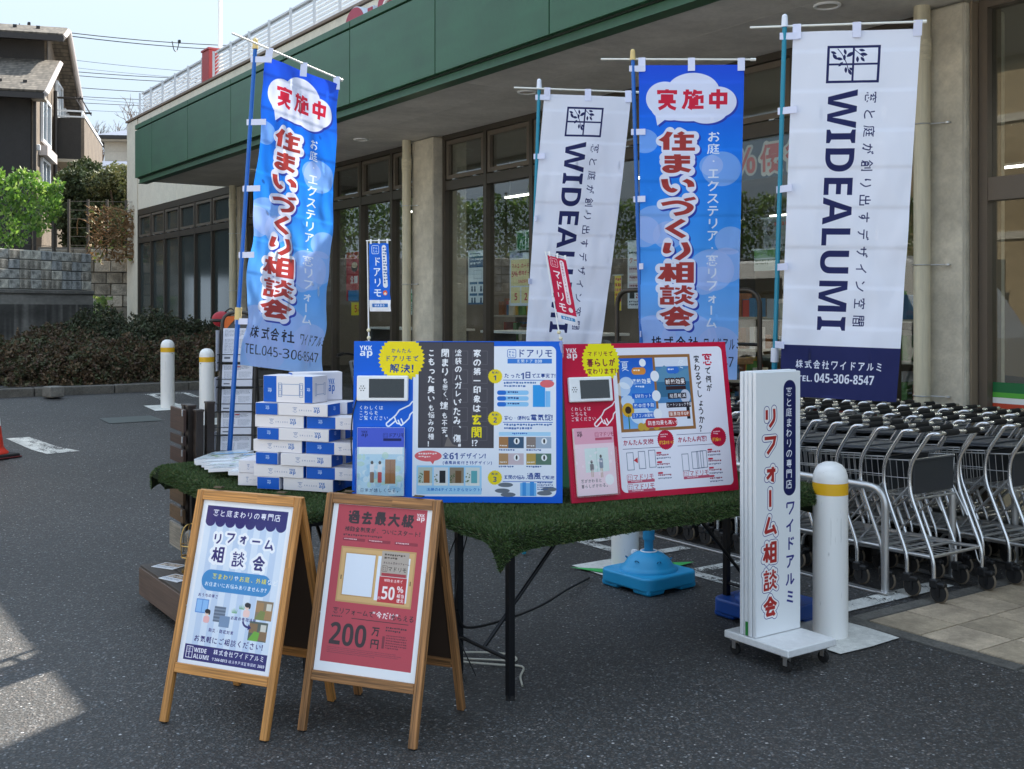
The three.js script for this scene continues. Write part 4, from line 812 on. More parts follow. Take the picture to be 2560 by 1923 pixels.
{ // pale house with grey hip roof further back
  const [x, z] = atBearing(262, 40);
  const h = thing('pale_house', 'pale house with a grey hipped roof between the brown house and the shop', 'house', [x, 0, z], 62 * D2R);
  const wall = std(0xffffff, 0.85, { map: rep(mottle([0.78, 0.75, 0.70], 0.05, 0.05, 151), 0.7) }), grey = std(0xffffff, 0.7, { map: rep(mottle([0.43, 0.46, 0.53], 0.2, 0.08, 154), 1.2) });
  mesh('wall', bc(0, 2, -6, 6, 7.75, 0), wall, h);
  for (let y = 5.3; y < 7.7; y += 0.36) mesh('siding_board', bx(6.02, 0.35, 0.03, 3, y + 0.05, 0.012, 0, 0.04), wall, h);
  const r = new THREE.BufferGeometry(), P = [-0.4, 7.85, 0.4, 6.4, 7.85, 0.4, 6.4, 7.85, -6.4, -0.4, 7.85, -6.4, 2.6, 9.0, -3, 3.6, 9.0, -3];
  r.setAttribute('position', new THREE.Float32BufferAttribute([0, 1, 5, 0, 5, 4, 1, 2, 5, 2, 3, 4, 2, 4, 5, 3, 0, 4].flatMap((i) => P.slice(i * 3, i * 3 + 3)), 3)); r.computeVertexNormals();
  r.setAttribute('uv', new THREE.Float32BufferAttribute(Array.from({ length: 36 }, (_, i) => (i * 0.37) % 1), 2));
  const rf = mesh('roof', r, grey, h);
  mesh('gutter', [bc(-0.45, 7.72, 0.38, 6.45, 7.85, 0.5), bc(-0.5, 7.72, -6.4, -0.4, 7.85, 0.4)], std(0x2b2624, 0.5), rf);
  mesh('eave_soffit', bc(-0.4, 7.66, 0.0, 6.4, 7.72, 0.38), wall, rf);
  mesh('downpipe', [bar([1.05, 7.72, 0.44], [1.0, 7.35, 0.12], 0.06), bar([1.0, 7.35, 0.12], [1.0, 2.5, 0.12], 0.05)], std(0x4b3731, 0.6), h);
  const [x2, z2] = atBearing(240, 33);
  const h2 = thing('low_house', 'low grey roof showing above the evergreen tree', 'house', [x2, 0, z2], 62 * D2R);
  mesh('wall', bc(0, 2, -4, 4, 5.3, 0), wall, h2);
  for (let i = 0; i < 9; i++) mesh('roof_sheet', bx(0.48, 0.04, 2.6, -0.2 + i * 0.49, 5.75, -0.9, 0, 0.42), grey, h2);
}
// overhead cables
{
  const rows = [[52, 106, 41, 0.02], [58, 117, 41, 0.02], [119, 179, 55, 0.012], [140, 196, 58, 0.01], [158, 192, 46, 0.018], [167, 202, 46, 0.018], [199, 230, 48, 0.018], [222, 262, 50, 0.01], [226, 247, 50, 0.016], [243, 262, 52, 0.016], [262, 280, 55, 0.01]];
  const nth = ['topmost', 'second', 'third', 'fourth', 'fifth', 'sixth', 'seventh', 'eighth', 'ninth', 'tenth', 'lowest'];
  rows.forEach(([y0, y1, d, r], i) => {
    const a = atBearing(-120, d), b = atBearing(700, d + 14), ya = heightAt(y0 - 9, d), yb = heightAt(y1 + (y1 - y0) * 0.22, d + 14), p = [];
    for (let k = 0; k <= 16; k++) { const u = k / 16; p.push(V(a[0] + (b[0] - a[0]) * u, ya + (yb - ya) * u - 0.25 * Math.sin(u * Math.PI), a[1] + (b[1] - a[1]) * u)); }
    single('overhead_cable', sweep(p, r, 5), M.rubber, `${nth[i]} of the overhead cables crossing the sky left of the shop`, 'cable', 'overhead cables');
  });
  for (const [px, py, d, label] of [[72, 60, 41.9, 'small black clamp on the upper cable above the brown roof'], [448, 104, 46.6, 'black clamp with hanging loop on the upper cables near the mast']]) {
    const [x, z] = atBearing(px, d), t = thing('cable_clamp', label, 'cable clamp', [x, heightAt(py, d), z]);
    mesh('body', rb(0.16, 0.14, 0.1, 0, 0, 0, 0.02), M.black, t); mesh('loop', tube([[-0.05, -0.05, 0], [-0.02, -0.4, 0.1], [0.25, -0.45, 0.3], [0.3, -0.1, 0.4]], 0.02, 14, 5), M.black, t);
  }
}
// white van and a beige house across the car park: outside the picture, mirrored by the shop glass
{
  const t = thing('white_van', 'white high roof van mirrored in the shop window on the right', 'van', [-10.9, 0.2, -0.15]);
  const body = new THREE.MeshPhysicalMaterial({ color: lin(0.75, 0.75, 0.74), roughness: 0.3, clearcoat: 0.7 }), dk = new THREE.MeshPhysicalMaterial({ color: lin(0.02, 0.025, 0.03), roughness: 0.05 });
  mesh('body', extrude([[-2.25, 0.35], [2.25, 0.35], [2.3, 0.95], [2.1, 1.25], [1.55, 2.0], [1.35, 2.08], [-2.1, 2.1], [-2.25, 1.95]], 1.62, 0.04).translate(0, 0, -0.81), body, t);
  for (const s of [-1, 1]) {
    for (const [a, b, c] of [[-2.0, -0.75, 0], [-0.65, 0.55, 0], [0.65, 1.35, 0.35]]) mesh('window', extrude([[a, 1.2], [b + c, 1.2], [b, 1.85], [a, 1.85]], 0.012).translate(0, 0, s * 0.852 - 0.006), dk, t);
    for (const x of [-0.55, 0.45]) mesh('door_handle', rb(0.16, 0.05, 0.03, x, 1.02, s * 0.865, 0.01), M.whitePlastic, t);
    mesh('sill', bx(4.3, 0.14, 0.02, 0, 0.42, s * 0.855), M.black, t);
    for (const x of [-1.5, 1.45]) { const w = mesh('wheel', cyl(0.31, 0.31, 0.2, 0, 0, 0, 28).rotateX(Math.PI / 2).translate(x, 0.31, s * 0.76), M.rubber, t); mesh('rim', cyl(0.19, 0.19, 0.02, 0, 0, 0, 20).rotateX(Math.PI / 2).translate(x, 0.31, s * 0.868), M.alu, w); }
  }
  const b = thing('beige_house', 'beige brick house across the car park, mirrored in the right-hand shop window', 'house', [-13, 0.2, 13]);
  mesh('wall', bc(-7, 0, 0, 7, 8.2, 7), std(0xffffff, 0.9, { map: rep(mottle([0.68, 0.60, 0.47], 0.2, 0.1, 161), 1) }), b);
  mesh('band', [bc(-7.05, 6.3, -0.06, 7.05, 6.5, 0), bc(-7.05, 3.2, -0.06, 7.05, 3.4, 0)], std(0xd5cdbd, 0.8), b);
  mesh('roof', bc(-7.4, 8.2, -0.5, 7.4, 8.5, 7.5), std(0x565350, 0.8), b);
  for (const x of [-5, -1.7, 1.7, 5]) for (const y of [1, 4.2]) { const w = mesh('window', bc(x - 0.9, y, -0.05, x + 0.9, y + 1.5, -0.002), std(0xd0d2d4, 0.5), b); mesh('pane', bc(x - 0.82, y + 0.08, -0.06, x + 0.82, y + 1.42, -0.052), dk, w); }
}

// ---------------------------------------------------------------- bollards
{
  const prof = [[0.0825, 0], [0.0825, 0.75], [0.080, 0.775], [0.072, 0.80], [0.055, 0.822], [0.03, 0.834], [0.001, 0.838]].map(([r, y]) => new THREE.Vector2(r, y));
  const post = new THREE.LatheGeometry(prof, 40), band = new THREE.CylinderGeometry(0.0832, 0.0832, 0.056, 40, 1, true).translate(0, 0.712, 0);
  const spots = [[-3.449, -4.23, 'white bollard with yellow band right behind the upright white sign'], [-5.03, -4.29, 'white bollard behind the light blue banner base under the table'], [-9.3, -4.2, 'white bollard behind the stack of white and blue boxes'], [-12.13, -4.16, 'white bollard next to the brochure rack, second from the left'], [-13.41, -4.11, 'leftmost white bollard, in front of the azaleas']];
  for (const [x, z, label] of spots) {
    const y = groundY(x), t = thing('bollard', label, 'bollard', [x, y, z], rr(0, 6), 'white bollards with yellow bands');
    mesh('post', post, M.whitePaint, t); mesh('reflective_band', band, M.yellow, t);
    mesh('band_seam', bx(0.012, 0.012, 0.004, -0.082, 0.668, 0.012), M.black, t);
    const pw = x > -4 ? [-0.23, 0.22, -0.2, 0.23] : [-0.24, 0.23, -0.22, 0.24];
    const g = new THREE.ShapeGeometry(new THREE.Shape([[pw[0], pw[2]], [pw[1], pw[2]], [pw[1] + 0.01, 0], [pw[1], pw[3]], [0.02, pw[3] + 0.012], [pw[0], pw[3]]].map(([a, b]) => new THREE.Vector2(a, b)))).rotateX(-Math.PI / 2);
    const pad = structure('painted_pad', g, M.roadPaintSolid); pad.position.set(x, y + 0.007, z); if (x < -7) pad.rotation.z = -0.055;
  }
}
// ---------------------------------------------------------------- traffic cone at the left edge
{
  const x = -10.87, z = -1.725, y = groundY(x), t = thing('traffic_cone', 'red traffic cone on a black base at the left edge of the picture', 'traffic cone', [x, y, z], 0.45);
  mesh('base', rb(0.36, 0.035, 0.36, 0, 0.02, 0, 0.015), M.rubber, t); mesh('base_rim', rb(0.38, 0.012, 0.38, 0, 0.006, 0, 0.005), std(0x5a1518, 0.6), t);
  mesh('cone', new THREE.LatheGeometry([[0.15, 0.035], [0.152, 0.05], [0.128, 0.07], [0.11, 0.1], [0.035, 0.66], [0.028, 0.68], [0.001, 0.685]].map(([r, h]) => new THREE.Vector2(r, h)), 32), std(0xd2321e, 0.45), t);
  mesh('reflective_band', new THREE.CylinderGeometry(0.068, 0.0865, 0.14, 32, 1, true).translate(0, 0.36, 0), M.whitePaint, t);
}
// ---------------------------------------------------------------- shopping trolleys, nested in three rows
const trolley = (() => {
  const t = new THREE.Group(); t.name = 'shopping_trolley';
  // local: handle end at x = 0, nose towards -x; half width w
  const w = 0.225;
  for (const s of [-1, 1]) mesh('side_tube', bent([[0.0, 0.895, s * 0.1], [0.0, 0.895, s * (w - 0.01)], [-0.045, 0.89, s * w], [-0.165, 0.715, s * w], [-0.168, 0.57, s * w], [-0.02, 0.22, s * w], [-0.02, 0.115, s * w]], 0.0115, 8, 0.06, 5), M.chrome, t);
  const handle = mesh('handle', bar([0, 0.895, -0.1], [0, 0.895, 0.1], 0.0115, 8), M.chrome, t);
  for (const s of [-1, 1]) mesh('grip', bar([0, 0.895, s * 0.04], [0, 0.895, s * 0.15], 0.0165, 10), M.rubber, handle);
  // wire basket
  const g = [], wr = 0.0028, F = (u, s) => -0.18 - u * 0.56, top = (u) => 0.735 - u * 0.045, bot = (u) => 0.535 - u * 0.02, hw = (u, k) => (k ? 0.212 : 0.185) - u * 0.045;
  for (const s of [-1, 1]) {
    for (const k of [0, 0.5, 1]) g.push(bar([F(0), bot(0) + (top(0) - bot(0)) * k, s * (hw(0, 0) + (hw(0, 1) - hw(0, 0)) * k)], [F(1), bot(1) + (top(1) - bot(1)) * k, s * (hw(1, 0) + (hw(1, 1) - hw(1, 0)) * k)], k === 1 ? 0.0042 : wr, 5));
    for (let i = 0; i <= 13; i++) { const u = i / 13; g.push(bar([F(u), bot(u), s * hw(u, 0)], [F(u), top(u), s * hw(u, 1)], wr, 4)); }
  }
  for (let i = 0; i <= 7; i++) { const v = i / 7 * 2 - 1; g.push(bar([F(0), bot(0), v * hw(0, 0)], [F(1), bot(1), v * hw(1, 0)], wr, 4), bar([F(1), bot(1), v * hw(1, 0)], [F(1), top(1), v * hw(1, 1)], wr, 4)); }
  for (const u of [0, 0.33, 0.66, 1]) g.push(bar([F(u), bot(u), -hw(u, 0)], [F(u), bot(u), hw(u, 0)], 0.0038, 5));
  g.push(bar([F(1), top(1), -hw(1, 1)], [F(1), top(1), hw(1, 1)], 0.0042, 5), bar([F(1), (top(1) + bot(1)) / 2, -0.155], [F(1), (top(1) + bot(1)) / 2, 0.155], wr, 4), bar([F(0), top(0), -hw(0, 1)], [F(0), top(0), hw(0, 1)], 0.0042, 5));
  mesh('basket', g, M.steel, t);
  const dark = std(0x36393d, 0.45);
  mesh('rear_flap', [rb(0.01, 0.175, 0.37, -0.172, 0.635, 0, 0.004), rb(0.016, 0.012, 0.38, -0.17, 0.728, 0, 0.004)], dark, t);
  mesh('seat_board', rb(0.3, 0.01, 0.34, -0.34, 0.762, 0, 0.004, 0, 0, 0.06), std(0x565a60, 0.4), t);
  // under-frame
  const u = [];
  for (const s of [-1, 1]) u.push(bent([[-0.03, 0.235, s * w], [-0.3, 0.225, s * 0.2], [-0.64, 0.2, s * 0.15], [-0.66, 0.11, s * 0.15]], 0.0105, 7, 0.05, 4), bar([-0.165, 0.6, s * w], [-0.56, 0.215, s * 0.165], 0.007, 6), bar([-0.1, 0.4, s * (w - 0.012)], [-0.19, 0.57, s * (w - 0.02)], 0.006, 6), bent([[-0.05, 0.23, s * (w - 0.02)], [-0.03, 0.16, s * (w - 0.02)], [-0.02, 0.14, s * w]], 0.004, 5, 0.02, 3));
  u.push(bar([-0.032, 0.235, -w], [-0.032, 0.235, w], 0.0095, 7), bar([-0.3, 0.225, -0.2], [-0.3, 0.225, 0.2], 0.006, 6), bar([-0.62, 0.205, -0.15], [-0.62, 0.205, 0.15], 0.006, 6), bar([-0.168, 0.52, -w], [-0.168, 0.52, w], 0.008, 6));
  for (let i = 0; i < 5; i++) u.push(bar([-0.05, 0.222, -0.12 + i * 0.06], [-0.62, 0.198, -0.09 + i * 0.045], 0.003, 4));
  mesh('under_frame', u, M.steel, t);
  const wheelG = cyl(0.047, 0.047, 0.022, 0, 0, 0, 22).rotateX(Math.PI / 2), tyreG = new THREE.TorusGeometry(0.047, 0.0075, 8, 26), hubG = cyl(0.008, 0.008, 0.03, 0, 0, 0, 10).rotateX(Math.PI / 2), tyreM = std(0x6e6253, 0.8);
  for (const [x, z] of [[0.012, -w], [0.012, w], [-0.63, -0.15], [-0.63, 0.15]]) {
    const c = mesh('caster', [rb(0.05, 0.05, 0.045, x - 0.025, 0.1, z, 0.01), rb(0.07, 0.03, 0.04, x + 0.005, 0.098, z, 0.012), bx(0.02, 0.07, 0.003, x, 0.072, z + 0.016), bx(0.02, 0.07, 0.003, x, 0.072, z - 0.016)], M.black, t);
    const wl = mesh('wheel', wheelG, M.rubber, c); wl.position.set(x, 0.0545, z);
    const ty = mesh('tyre', tyreG, tyreM, c); ty.position.set(x, 0.0545, z);
    const hb = mesh('hub', hubG, M.alu, c); hb.position.set(x, 0.0545, z);
  }
  return t;
})();
{
  reseed(91);
  const rows = [[-3.5, -5.365, 16, 'nearest row'], [-3.33, -6.06, 16, 'middle row'], [-3.2, -6.62, 14, 'row along the shop window']];
  const nth = ['first', 'second', 'third', 'fourth', 'fifth', 'sixth', 'seventh', 'eighth', 'ninth', 'tenth', 'eleventh', 'twelfth', 'thirteenth', 'fourteenth', 'fifteenth', 'sixteenth'];
  rows.forEach(([x, z, n, row], r) => { for (let i = 0; i < n; i++) {
    const c = trolley.clone(); c.name = numbered('shopping_trolley');
    c.position.set(x - i * 0.157 + rr(-0.008, 0.008), i ? 0.012 : 0.0085, z + rr(-0.008, 0.008)); c.rotation.y = rr(-0.012, 0.012);
    if (r === 2) c.scale.set(1, 1, 0.86);
    tag(c, `${nth[i]} nested chrome shopping trolley of the ${row}, counted from the right`, 'shopping trolley', 'nested shopping trolleys'); scene.add(c);
  } });
  // corral rails between the rows
  for (const [z, label] of [[-5.08, 'bent steel pipe rail in front of the nearest trolley row'], [-5.7, 'steel pipe rail between the first two trolley rows'], [-6.345, 'steel pipe rail between the two rear trolley rows']]) {
    const t = thing('trolley_rail', label, 'rail', [0, 0, z], 0, 'steel rails of the trolley bay');
    mesh('pipe', bent([[-3.77, 0.012, 0], [-3.77, 0.585, 0], [-6.5, 0.585, 0], [-6.5, 0.012, 0]], 0.021, 12, 0.11, 8), M.steel, t);
    mesh('base_bar', rb(2.8, 0.012, 0.05, -5.135, 0.008, 0, 0.003), M.steel, t);
    for (const x of [-3.77, -6.5]) mesh('foot_plate', rb(0.07, 0.008, 0.08, x, 0.018, 0, 0.002), M.steel, t);
  }
}
// ---------------------------------------------------------------- bicycles by the window
function bicycle(label, x, z, turn, colour) {
  const t = thing('bicycle', label, 'bicycle', [x, groundY(x), z], turn, 'bicycles parked by the shop window');
  const fr = std(colour, 0.4), R = 0.31;
  mesh('frame', [bar([-0.5, R, 0], [-0.12, 0.27, 0], 0.012), bar([-0.12, 0.27, 0], [0.42, 0.62, 0], 0.017), bar([-0.12, 0.27, 0], [-0.24, 0.72, 0], 0.014), bar([-0.5, R, 0], [-0.2, 0.58, 0], 0.009), bar([0.55, R, 0.04], [0.42, 0.62, 0.02], 0.011), bar([0.55, R, -0.04], [0.42, 0.62, -0.02], 0.011), bar([0.42, 0.6, 0], [0.36, 0.88, 0], 0.015), bar([-0.17, 0.45, 0], [0.4, 0.56, 0], 0.014)], fr, t);
  for (const cx of [-0.5, 0.55]) {
    const w = mesh('wheel', new THREE.TorusGeometry(R - 0.018, 0.019, 8, 40).translate(cx, R, 0), M.rubber, t);
    mesh('rim', new THREE.TorusGeometry(R - 0.042, 0.008, 6, 40).translate(cx, R, 0), M.alu, w);
    const sp = []; for (let i = 0; i < 18; i++) { const a = i * Math.PI / 9; sp.push(bar([cx, R, i % 2 ? 0.02 : -0.02], [cx + Math.cos(a) * 0.265, R + Math.sin(a) * 0.265, 0], 0.0015, 4)); } mesh('spokes', sp, M.alu, w);
    mesh('mudguard', new THREE.TorusGeometry(R + 0.025, 0.016, 6, 30, Math.PI * 0.85).rotateZ(cx < 0 ? 0.5 : -0.05).translate(cx, R, 0), fr, t);
  }
  mesh('saddle', [new THREE.SphereGeometry(1, 16, 10).scale(0.13, 0.035, 0.085).translate(-0.26, 0.76, 0), new THREE.SphereGeometry(1, 12, 8).scale(0.1, 0.025, 0.03).translate(-0.14, 0.76, 0)], M.black, t);
  mesh('handlebar', [bent([[0.2, 0.93, -0.27], [0.34, 0.95, -0.2], [0.36, 0.9, 0], [0.34, 0.95, 0.2], [0.2, 0.93, 0.27]], 0.011, 8, 0.07, 5), bar([0.2, 0.93, -0.28], [0.29, 0.945, -0.23], 0.017), bar([0.2, 0.93, 0.28], [0.29, 0.945, 0.23], 0.017)], M.darkSteel, t);
  const b = []; for (let i = 0; i <= 8; i++) { const u = i / 8 - 0.5; b.push(bar([0.46 + u * 0.2, 0.62, -0.13], [0.46 + u * 0.28, 0.86, -0.17], 0.003, 4), bar([0.46 + u * 0.2, 0.62, 0.13], [0.46 + u * 0.28, 0.86, 0.17], 0.003, 4), bar([0.36, 0.62, u * 0.26], [0.32, 0.86, u * 0.34], 0.003, 4), bar([0.56, 0.62, u * 0.26], [0.6, 0.86, u * 0.34], 0.003, 4), bar([0.36, 0.62, u * 0.26], [0.56, 0.62, u * 0.26], 0.003, 4)); }
  for (const [y, k] of [[0.86, 1], [0.78, 0.9], [0.7, 0.8]]) b.push(bent([[0.46 - 0.14 * k, y, -0.17 * k], [0.46 + 0.14 * k, y, -0.17 * k], [0.46 + 0.14 * k, y, 0.17 * k], [0.46 - 0.14 * k, y, 0.17 * k], [0.46 - 0.14 * k, y, -0.17 * k]], 0.0035, 5, 0.02, 3));
  mesh('basket', b, std(0xa9adb2, 0.4, { metalness: 0.4 }), t);
  mesh('crank', [cyl(0.085, 0.085, 0.006, 0, 0, 0, 24).rotateX(Math.PI / 2).translate(-0.12, 0.27, 0.04), bar([-0.12, 0.27, 0.05], [-0.02, 0.15, 0.05], 0.009), bx(0.09, 0.018, 0.07, -0.02, 0.15, 0.08), bar([-0.12, 0.27, -0.05], [-0.22, 0.39, -0.05], 0.009), bx(0.09, 0.018, 0.07, -0.22, 0.39, -0.08)], M.darkSteel, t);
  mesh('rear_carrier', [bx(0.32, 0.012, 0.11, -0.52, 0.68, 0), bar([-0.5, R, 0.06], [-0.6, 0.67, 0.05], 0.006), bar([-0.5, R, -0.06], [-0.6, 0.67, -0.05], 0.006)], M.darkSteel, t);
  mesh('stand', bar([-0.5, R, 0.07], [-0.56, 0.01, 0.12], 0.008), M.darkSteel, t);
  mesh('rear_reflector', rb(0.02, 0.05, 0.06, -0.83, 0.42, 0, 0.006), M.red, t);
  return t;
}
bicycle('black bicycle with wire basket between the left banner and the blue display board', -8.72, -4.82, -0.35, 0x141416);
bicycle('dark red bicycle half hidden behind the lower edge of the left banner', -9.9, -5.0, 2.6, 0x4a1416);
// ---------------------------------------------------------------- things standing under the canopy behind the banners
{
  const t = thing('roll_cage', 'dark steel roll cage with wooden shelves behind the two right banners', 'roll cage', [-6.55, 0, -6.25], 0.12);
  mesh('hoop', [bent([[-0.5, 0.02, 0.3], [-0.5, 1.72, 0.3], [0.5, 1.72, 0.3], [0.5, 0.02, 0.3]], 0.02, 10, 0.14, 6), bent([[-0.5, 0.02, -0.3], [-0.5, 1.72, -0.3], [0.5, 1.72, -0.3], [0.5, 0.02, -0.3]], 0.02, 10, 0.14, 6)], std(0x4c4640, 0.4, { metalness: 0.6 }), t);
  mesh('cross_bar', [0.3, 0.62, 0.95, 1.28].flatMap((y) => [bar([-0.5, y, 0.3], [0.5, y, 0.3], 0.014), bar([-0.5, y, -0.3], [0.5, y, -0.3], 0.014)]), M.darkSteel, t);
  for (const y of [0.33, 0.74, 1.15]) mesh('shelf_board', rb(0.94, 0.05, 0.52, 0, y, 0, 0.006), std(0xffffff, 0.7, { map: rep(woodTex([0.62, 0.47, 0.3], 0.3, 171), 1, 2) }), t);
  const s = thing('parking_plate', 'small white plate with a dark parking character by the roll cage', 'sign', [-5.72, 0, -5.0], 0.7);
  mesh('stem', bar([0, 0.01, 0], [0, 0.8, 0], 0.01), M.steel, s); mesh('foot', cyl(0.07, 0.07, 0.012, 0, 0.008, 0, 20), M.steel, s);
  mesh('plate', rb(0.14, 0.16, 0.008, 0, 0.8, 0.012, 0.01), new THREE.MeshStandardMaterial({ roughness: 0.5, map: canvasTex(128, 128, (c) => { c.fillStyle = '#e9eee9'; c.fillRect(0, 0, 128, 128); say(c, '駐', 18, 18, 92, '#123b2c', { w: 0.13 }); }) }), s);
  const g = thing('green_bin', 'dark green rounded bin under the window behind the second banner', 'bin', [-7.35, 0, -5.9], 0.2);
  mesh('body', rb(0.62, 0.98, 0.5, 0, 0.5, 0, 0.05), std(0x1d5a3c, 0.5), g); mesh('lid', rb(0.66, 0.1, 0.54, 0, 1.03, 0, 0.04), std(0x226847, 0.45), g); mesh('notice', rb(0.3, 0.02, 0.16, 0, 1.085, 0.1, 0.002), M.whitePlastic, g);
}

// ---------------------------------------------------------------- prints (banners, posters, boxes)
const NAVY = '#1d2358', YB = '#0c60d4';
function leafLogo(c, x, y, w, h, col, lw) { // window of four lights with a leafy branch
  c.strokeStyle = col; c.lineWidth = lw; c.strokeRect(x, y, w, h); c.lineWidth = lw * 0.8;
  c.beginPath(); c.moveTo(x + w / 2, y); c.lineTo(x + w / 2, y + h); c.moveTo(x, y + h / 2); c.lineTo(x + w, y + h / 2); c.stroke();
  c.lineWidth = lw * 0.3; c.beginPath(); c.moveTo(x + w * 0.18, y + h * 0.05); c.quadraticCurveTo(x + w * 0.35, y + h * 0.3, x + w * 0.42, y + h * 0.72); c.moveTo(x + w * 0.5, y + h * 0.06); c.lineTo(x + w * 0.7, y + h * 0.3); c.stroke();
  for (const [a, b, r, s] of [[0.1, 0.16, 0.4, 1], [0.13, 0.28, 0.9, 1.2], [0.22, 0.34, 0.2, 1.1], [0.33, 0.14, 1.3, 1], [0.32, 0.3, 1.6, 1], [0.43, 0.22, -0.6, 1.4], [0.25, 0.5, -0.8, 1], [0.36, 0.66, 1.5, 1], [0.44, 0.72, 1.1, 1.1], [0.47, 0.64, 0.5, 0.9], [0.58, 0.36, 1.5, 1], [0.66, 0.1, 0.2, 1], [0.7, 0.22, 0.2, 1.2], [0.68, 0.36, 0.9, 1]]) {
    c.save(); c.translate(x + a * w, y + b * h); c.rotate(r); c.scale(s, s); c.fillStyle = col; c.beginPath(); c.moveTo(-w * 0.06, 0); c.quadraticCurveTo(0, -w * 0.055, w * 0.065, 0); c.quadraticCurveTo(0, w * 0.055, -w * 0.06, 0); c.fill(); c.restore();
  }
}
function ykk(c, x, y, s, col) { c.fillStyle = col; c.font = `bold ${s * 0.52}px sans-serif`; c.save(); c.translate(x, y + s * 0.42); c.scale(1.05, 1); c.fillText('YKK', 0, 0); c.restore(); c.font = `bold ${s * 0.72}px sans-serif`; c.save(); c.translate(x, y + s * 0.86); c.scale(1.28, 1); c.fillText('ap', 0, 0); c.restore(); }
function kantan(c, x, y, s, col, fill) { // rounded square with the four small kana
  c.lineWidth = s * 0.06; c.strokeStyle = col; c.beginPath(); c.roundRect(x, y, s, s, s * 0.18); if (fill) { c.fillStyle = fill; c.fill(); } c.stroke();
  say(c, 'かん', x + s * 0.1, y + s * 0.12, s * 0.38, col, { w: 0.1 }); say(c, 'たん', x + s * 0.1, y + s * 0.5, s * 0.38, col, { w: 0.1 });
}
const P = {};
P.blueBanner = canvasTex(600, 1800, (c, W, H) => {
  const g = c.createLinearGradient(0, 0, 0, H); g.addColorStop(0, '#1b4fdc'); g.addColorStop(0.25, '#0d78ee'); g.addColorStop(0.55, '#3a97f4'); g.addColorStop(1, '#a2c6fa'); c.fillStyle = g; c.fillRect(0, 0, W, H);
  for (const [x, y, r] of [[30, 440, 70], [480, 600, 100], [420, 580, 60], [90, 920, 110], [20, 960, 90], [170, 980, 80], [540, 1010, 80], [430, 1180, 120], [520, 1150, 100], [380, 1240, 80], [80, 1560, 120], [300, 1580, 150], [480, 1620, 120], [180, 1700, 120]]) oval(c, x, y, r * 1.15, r, 'rgba(176,196,248,0.62)');
  for (const [col, dx, dy] of [['#2b3fae', 10, 10], ['#dfe4fb', 0, 0]]) { for (const [x, y, rx, ry] of [[150, 195, 110, 100], [310, 150, 150, 105], [450, 215, 110, 90], [290, 245, 220, 80], [390, 265, 120, 75], [180, 250, 110, 70]]) oval(c, x + dx, y + dy, rx, ry, col); poly(c, [[90 + dx, 270 + dy], [105 + dx, 350 + dy], [170 + dx, 300 + dy]], col); }
  say(c, '実施中', 92, 128, 138, '#d01f3f', { w: 0.155, gap: 0.06 });
  say(c, '住まいづくり相談会', 100, 376, 124, '#a83a38', { v: 1, w: 0.165, sx: 1.95, gap: 0.015, inset: 0.06, out: [['#2b3fae', 0.13, 0.08, 0.08], ['#e4e7fa', 0.13]] });
  say(c, 'お庭・エクステリア・窓リフォーム', 390, 378, 71, '#e4ecff', { v: 1, w: 0.11, gap: 0.0, sx: 1.2 });
  const ca = say(c, '株式会社', 62, 1552, 88, '#12132a', { w: 0.1, sx: 0.82 }); say(c, 'ワイドアルミ', 62 + ca + 22, 1558, 82, '#12132a', { w: 0.09, sx: 0.47 });
  c.fillStyle = '#12132a'; c.save(); c.translate(46, 1728); c.scale(0.86, 1); c.font = '78px sans-serif'; c.fillText('TEL.045-306-8547', 0, 0); c.restore();
});
P.whiteBanner = canvasTex(600, 1800, (c, W, H) => {
  c.fillStyle = '#e6e8f4'; c.fillRect(0, 0, W, H);
  c.fillStyle = NAVY; c.fillRect(0, 1545, W, 255);
  leafLogo(c, 172, 80, 240, 172, NAVY, 12);
  c.save(); c.translate(180, 290); c.rotate(Math.PI / 2); c.scale(1.5, 1.18); c.fillStyle = NAVY; c.font = 'bold 168px sans-serif'; const w = c.measureText('WIDEALUMI').width; c.scale(790 / w, 1); c.fillText('WIDEALUMI', 0, 0); c.restore();
  c.save(); c.translate(418, 296); c.rotate(Math.PI / 2); say(c, '窓と庭が創り出すデザイン空間', 0, 0, 66, NAVY, { w: 0.085, gap: 0.27 }); c.restore();
  say(c, '株式会社ワイドアルミ', 300, 1612, 50, '#e6e8f4', { w: 0.12, align: 'center', sx: 0.86 });
  c.fillStyle = '#e6e8f4'; c.font = 'bold 40px sans-serif'; c.fillText('TEL.', 92, 1722); c.font = 'bold 60px sans-serif'; c.save(); c.translate(178, 1724); c.scale(0.82, 1); c.fillText('045-306-8547', 0, 0); c.restore();
});
P.miniBlue = canvasTex(160, 480, (c) => {
  c.fillStyle = '#1565d8'; c.fillRect(0, 0, 160, 480); c.fillStyle = '#e8eaf2'; c.fillRect(0, 400, 160, 80);
  kantan(c, 22, 16, 58, '#e8f0ff'); roundRect(c, 104, 14, 36, 300, 18, '#e8eaf2'); smallPrint(c, 112, 30, 20, 260, 13, '#3a5fa8');
  say(c, 'ドアリモ', 26, 92, 72, '#eef3ff', { v: 1, w: 0.11, gap: 0.02 });
  oval(c, 120, 350, 18, 18, '#e2643c'); oval(c, 120, 356, 11, 9, '#f2e2d2');
  roundRect(c, 20, 425, 120, 26, 3, '#3a76c0'); c.fillStyle = '#eef'; c.font = 'bold 20px sans-serif'; c.fillText('M A D O', 36, 445);
});
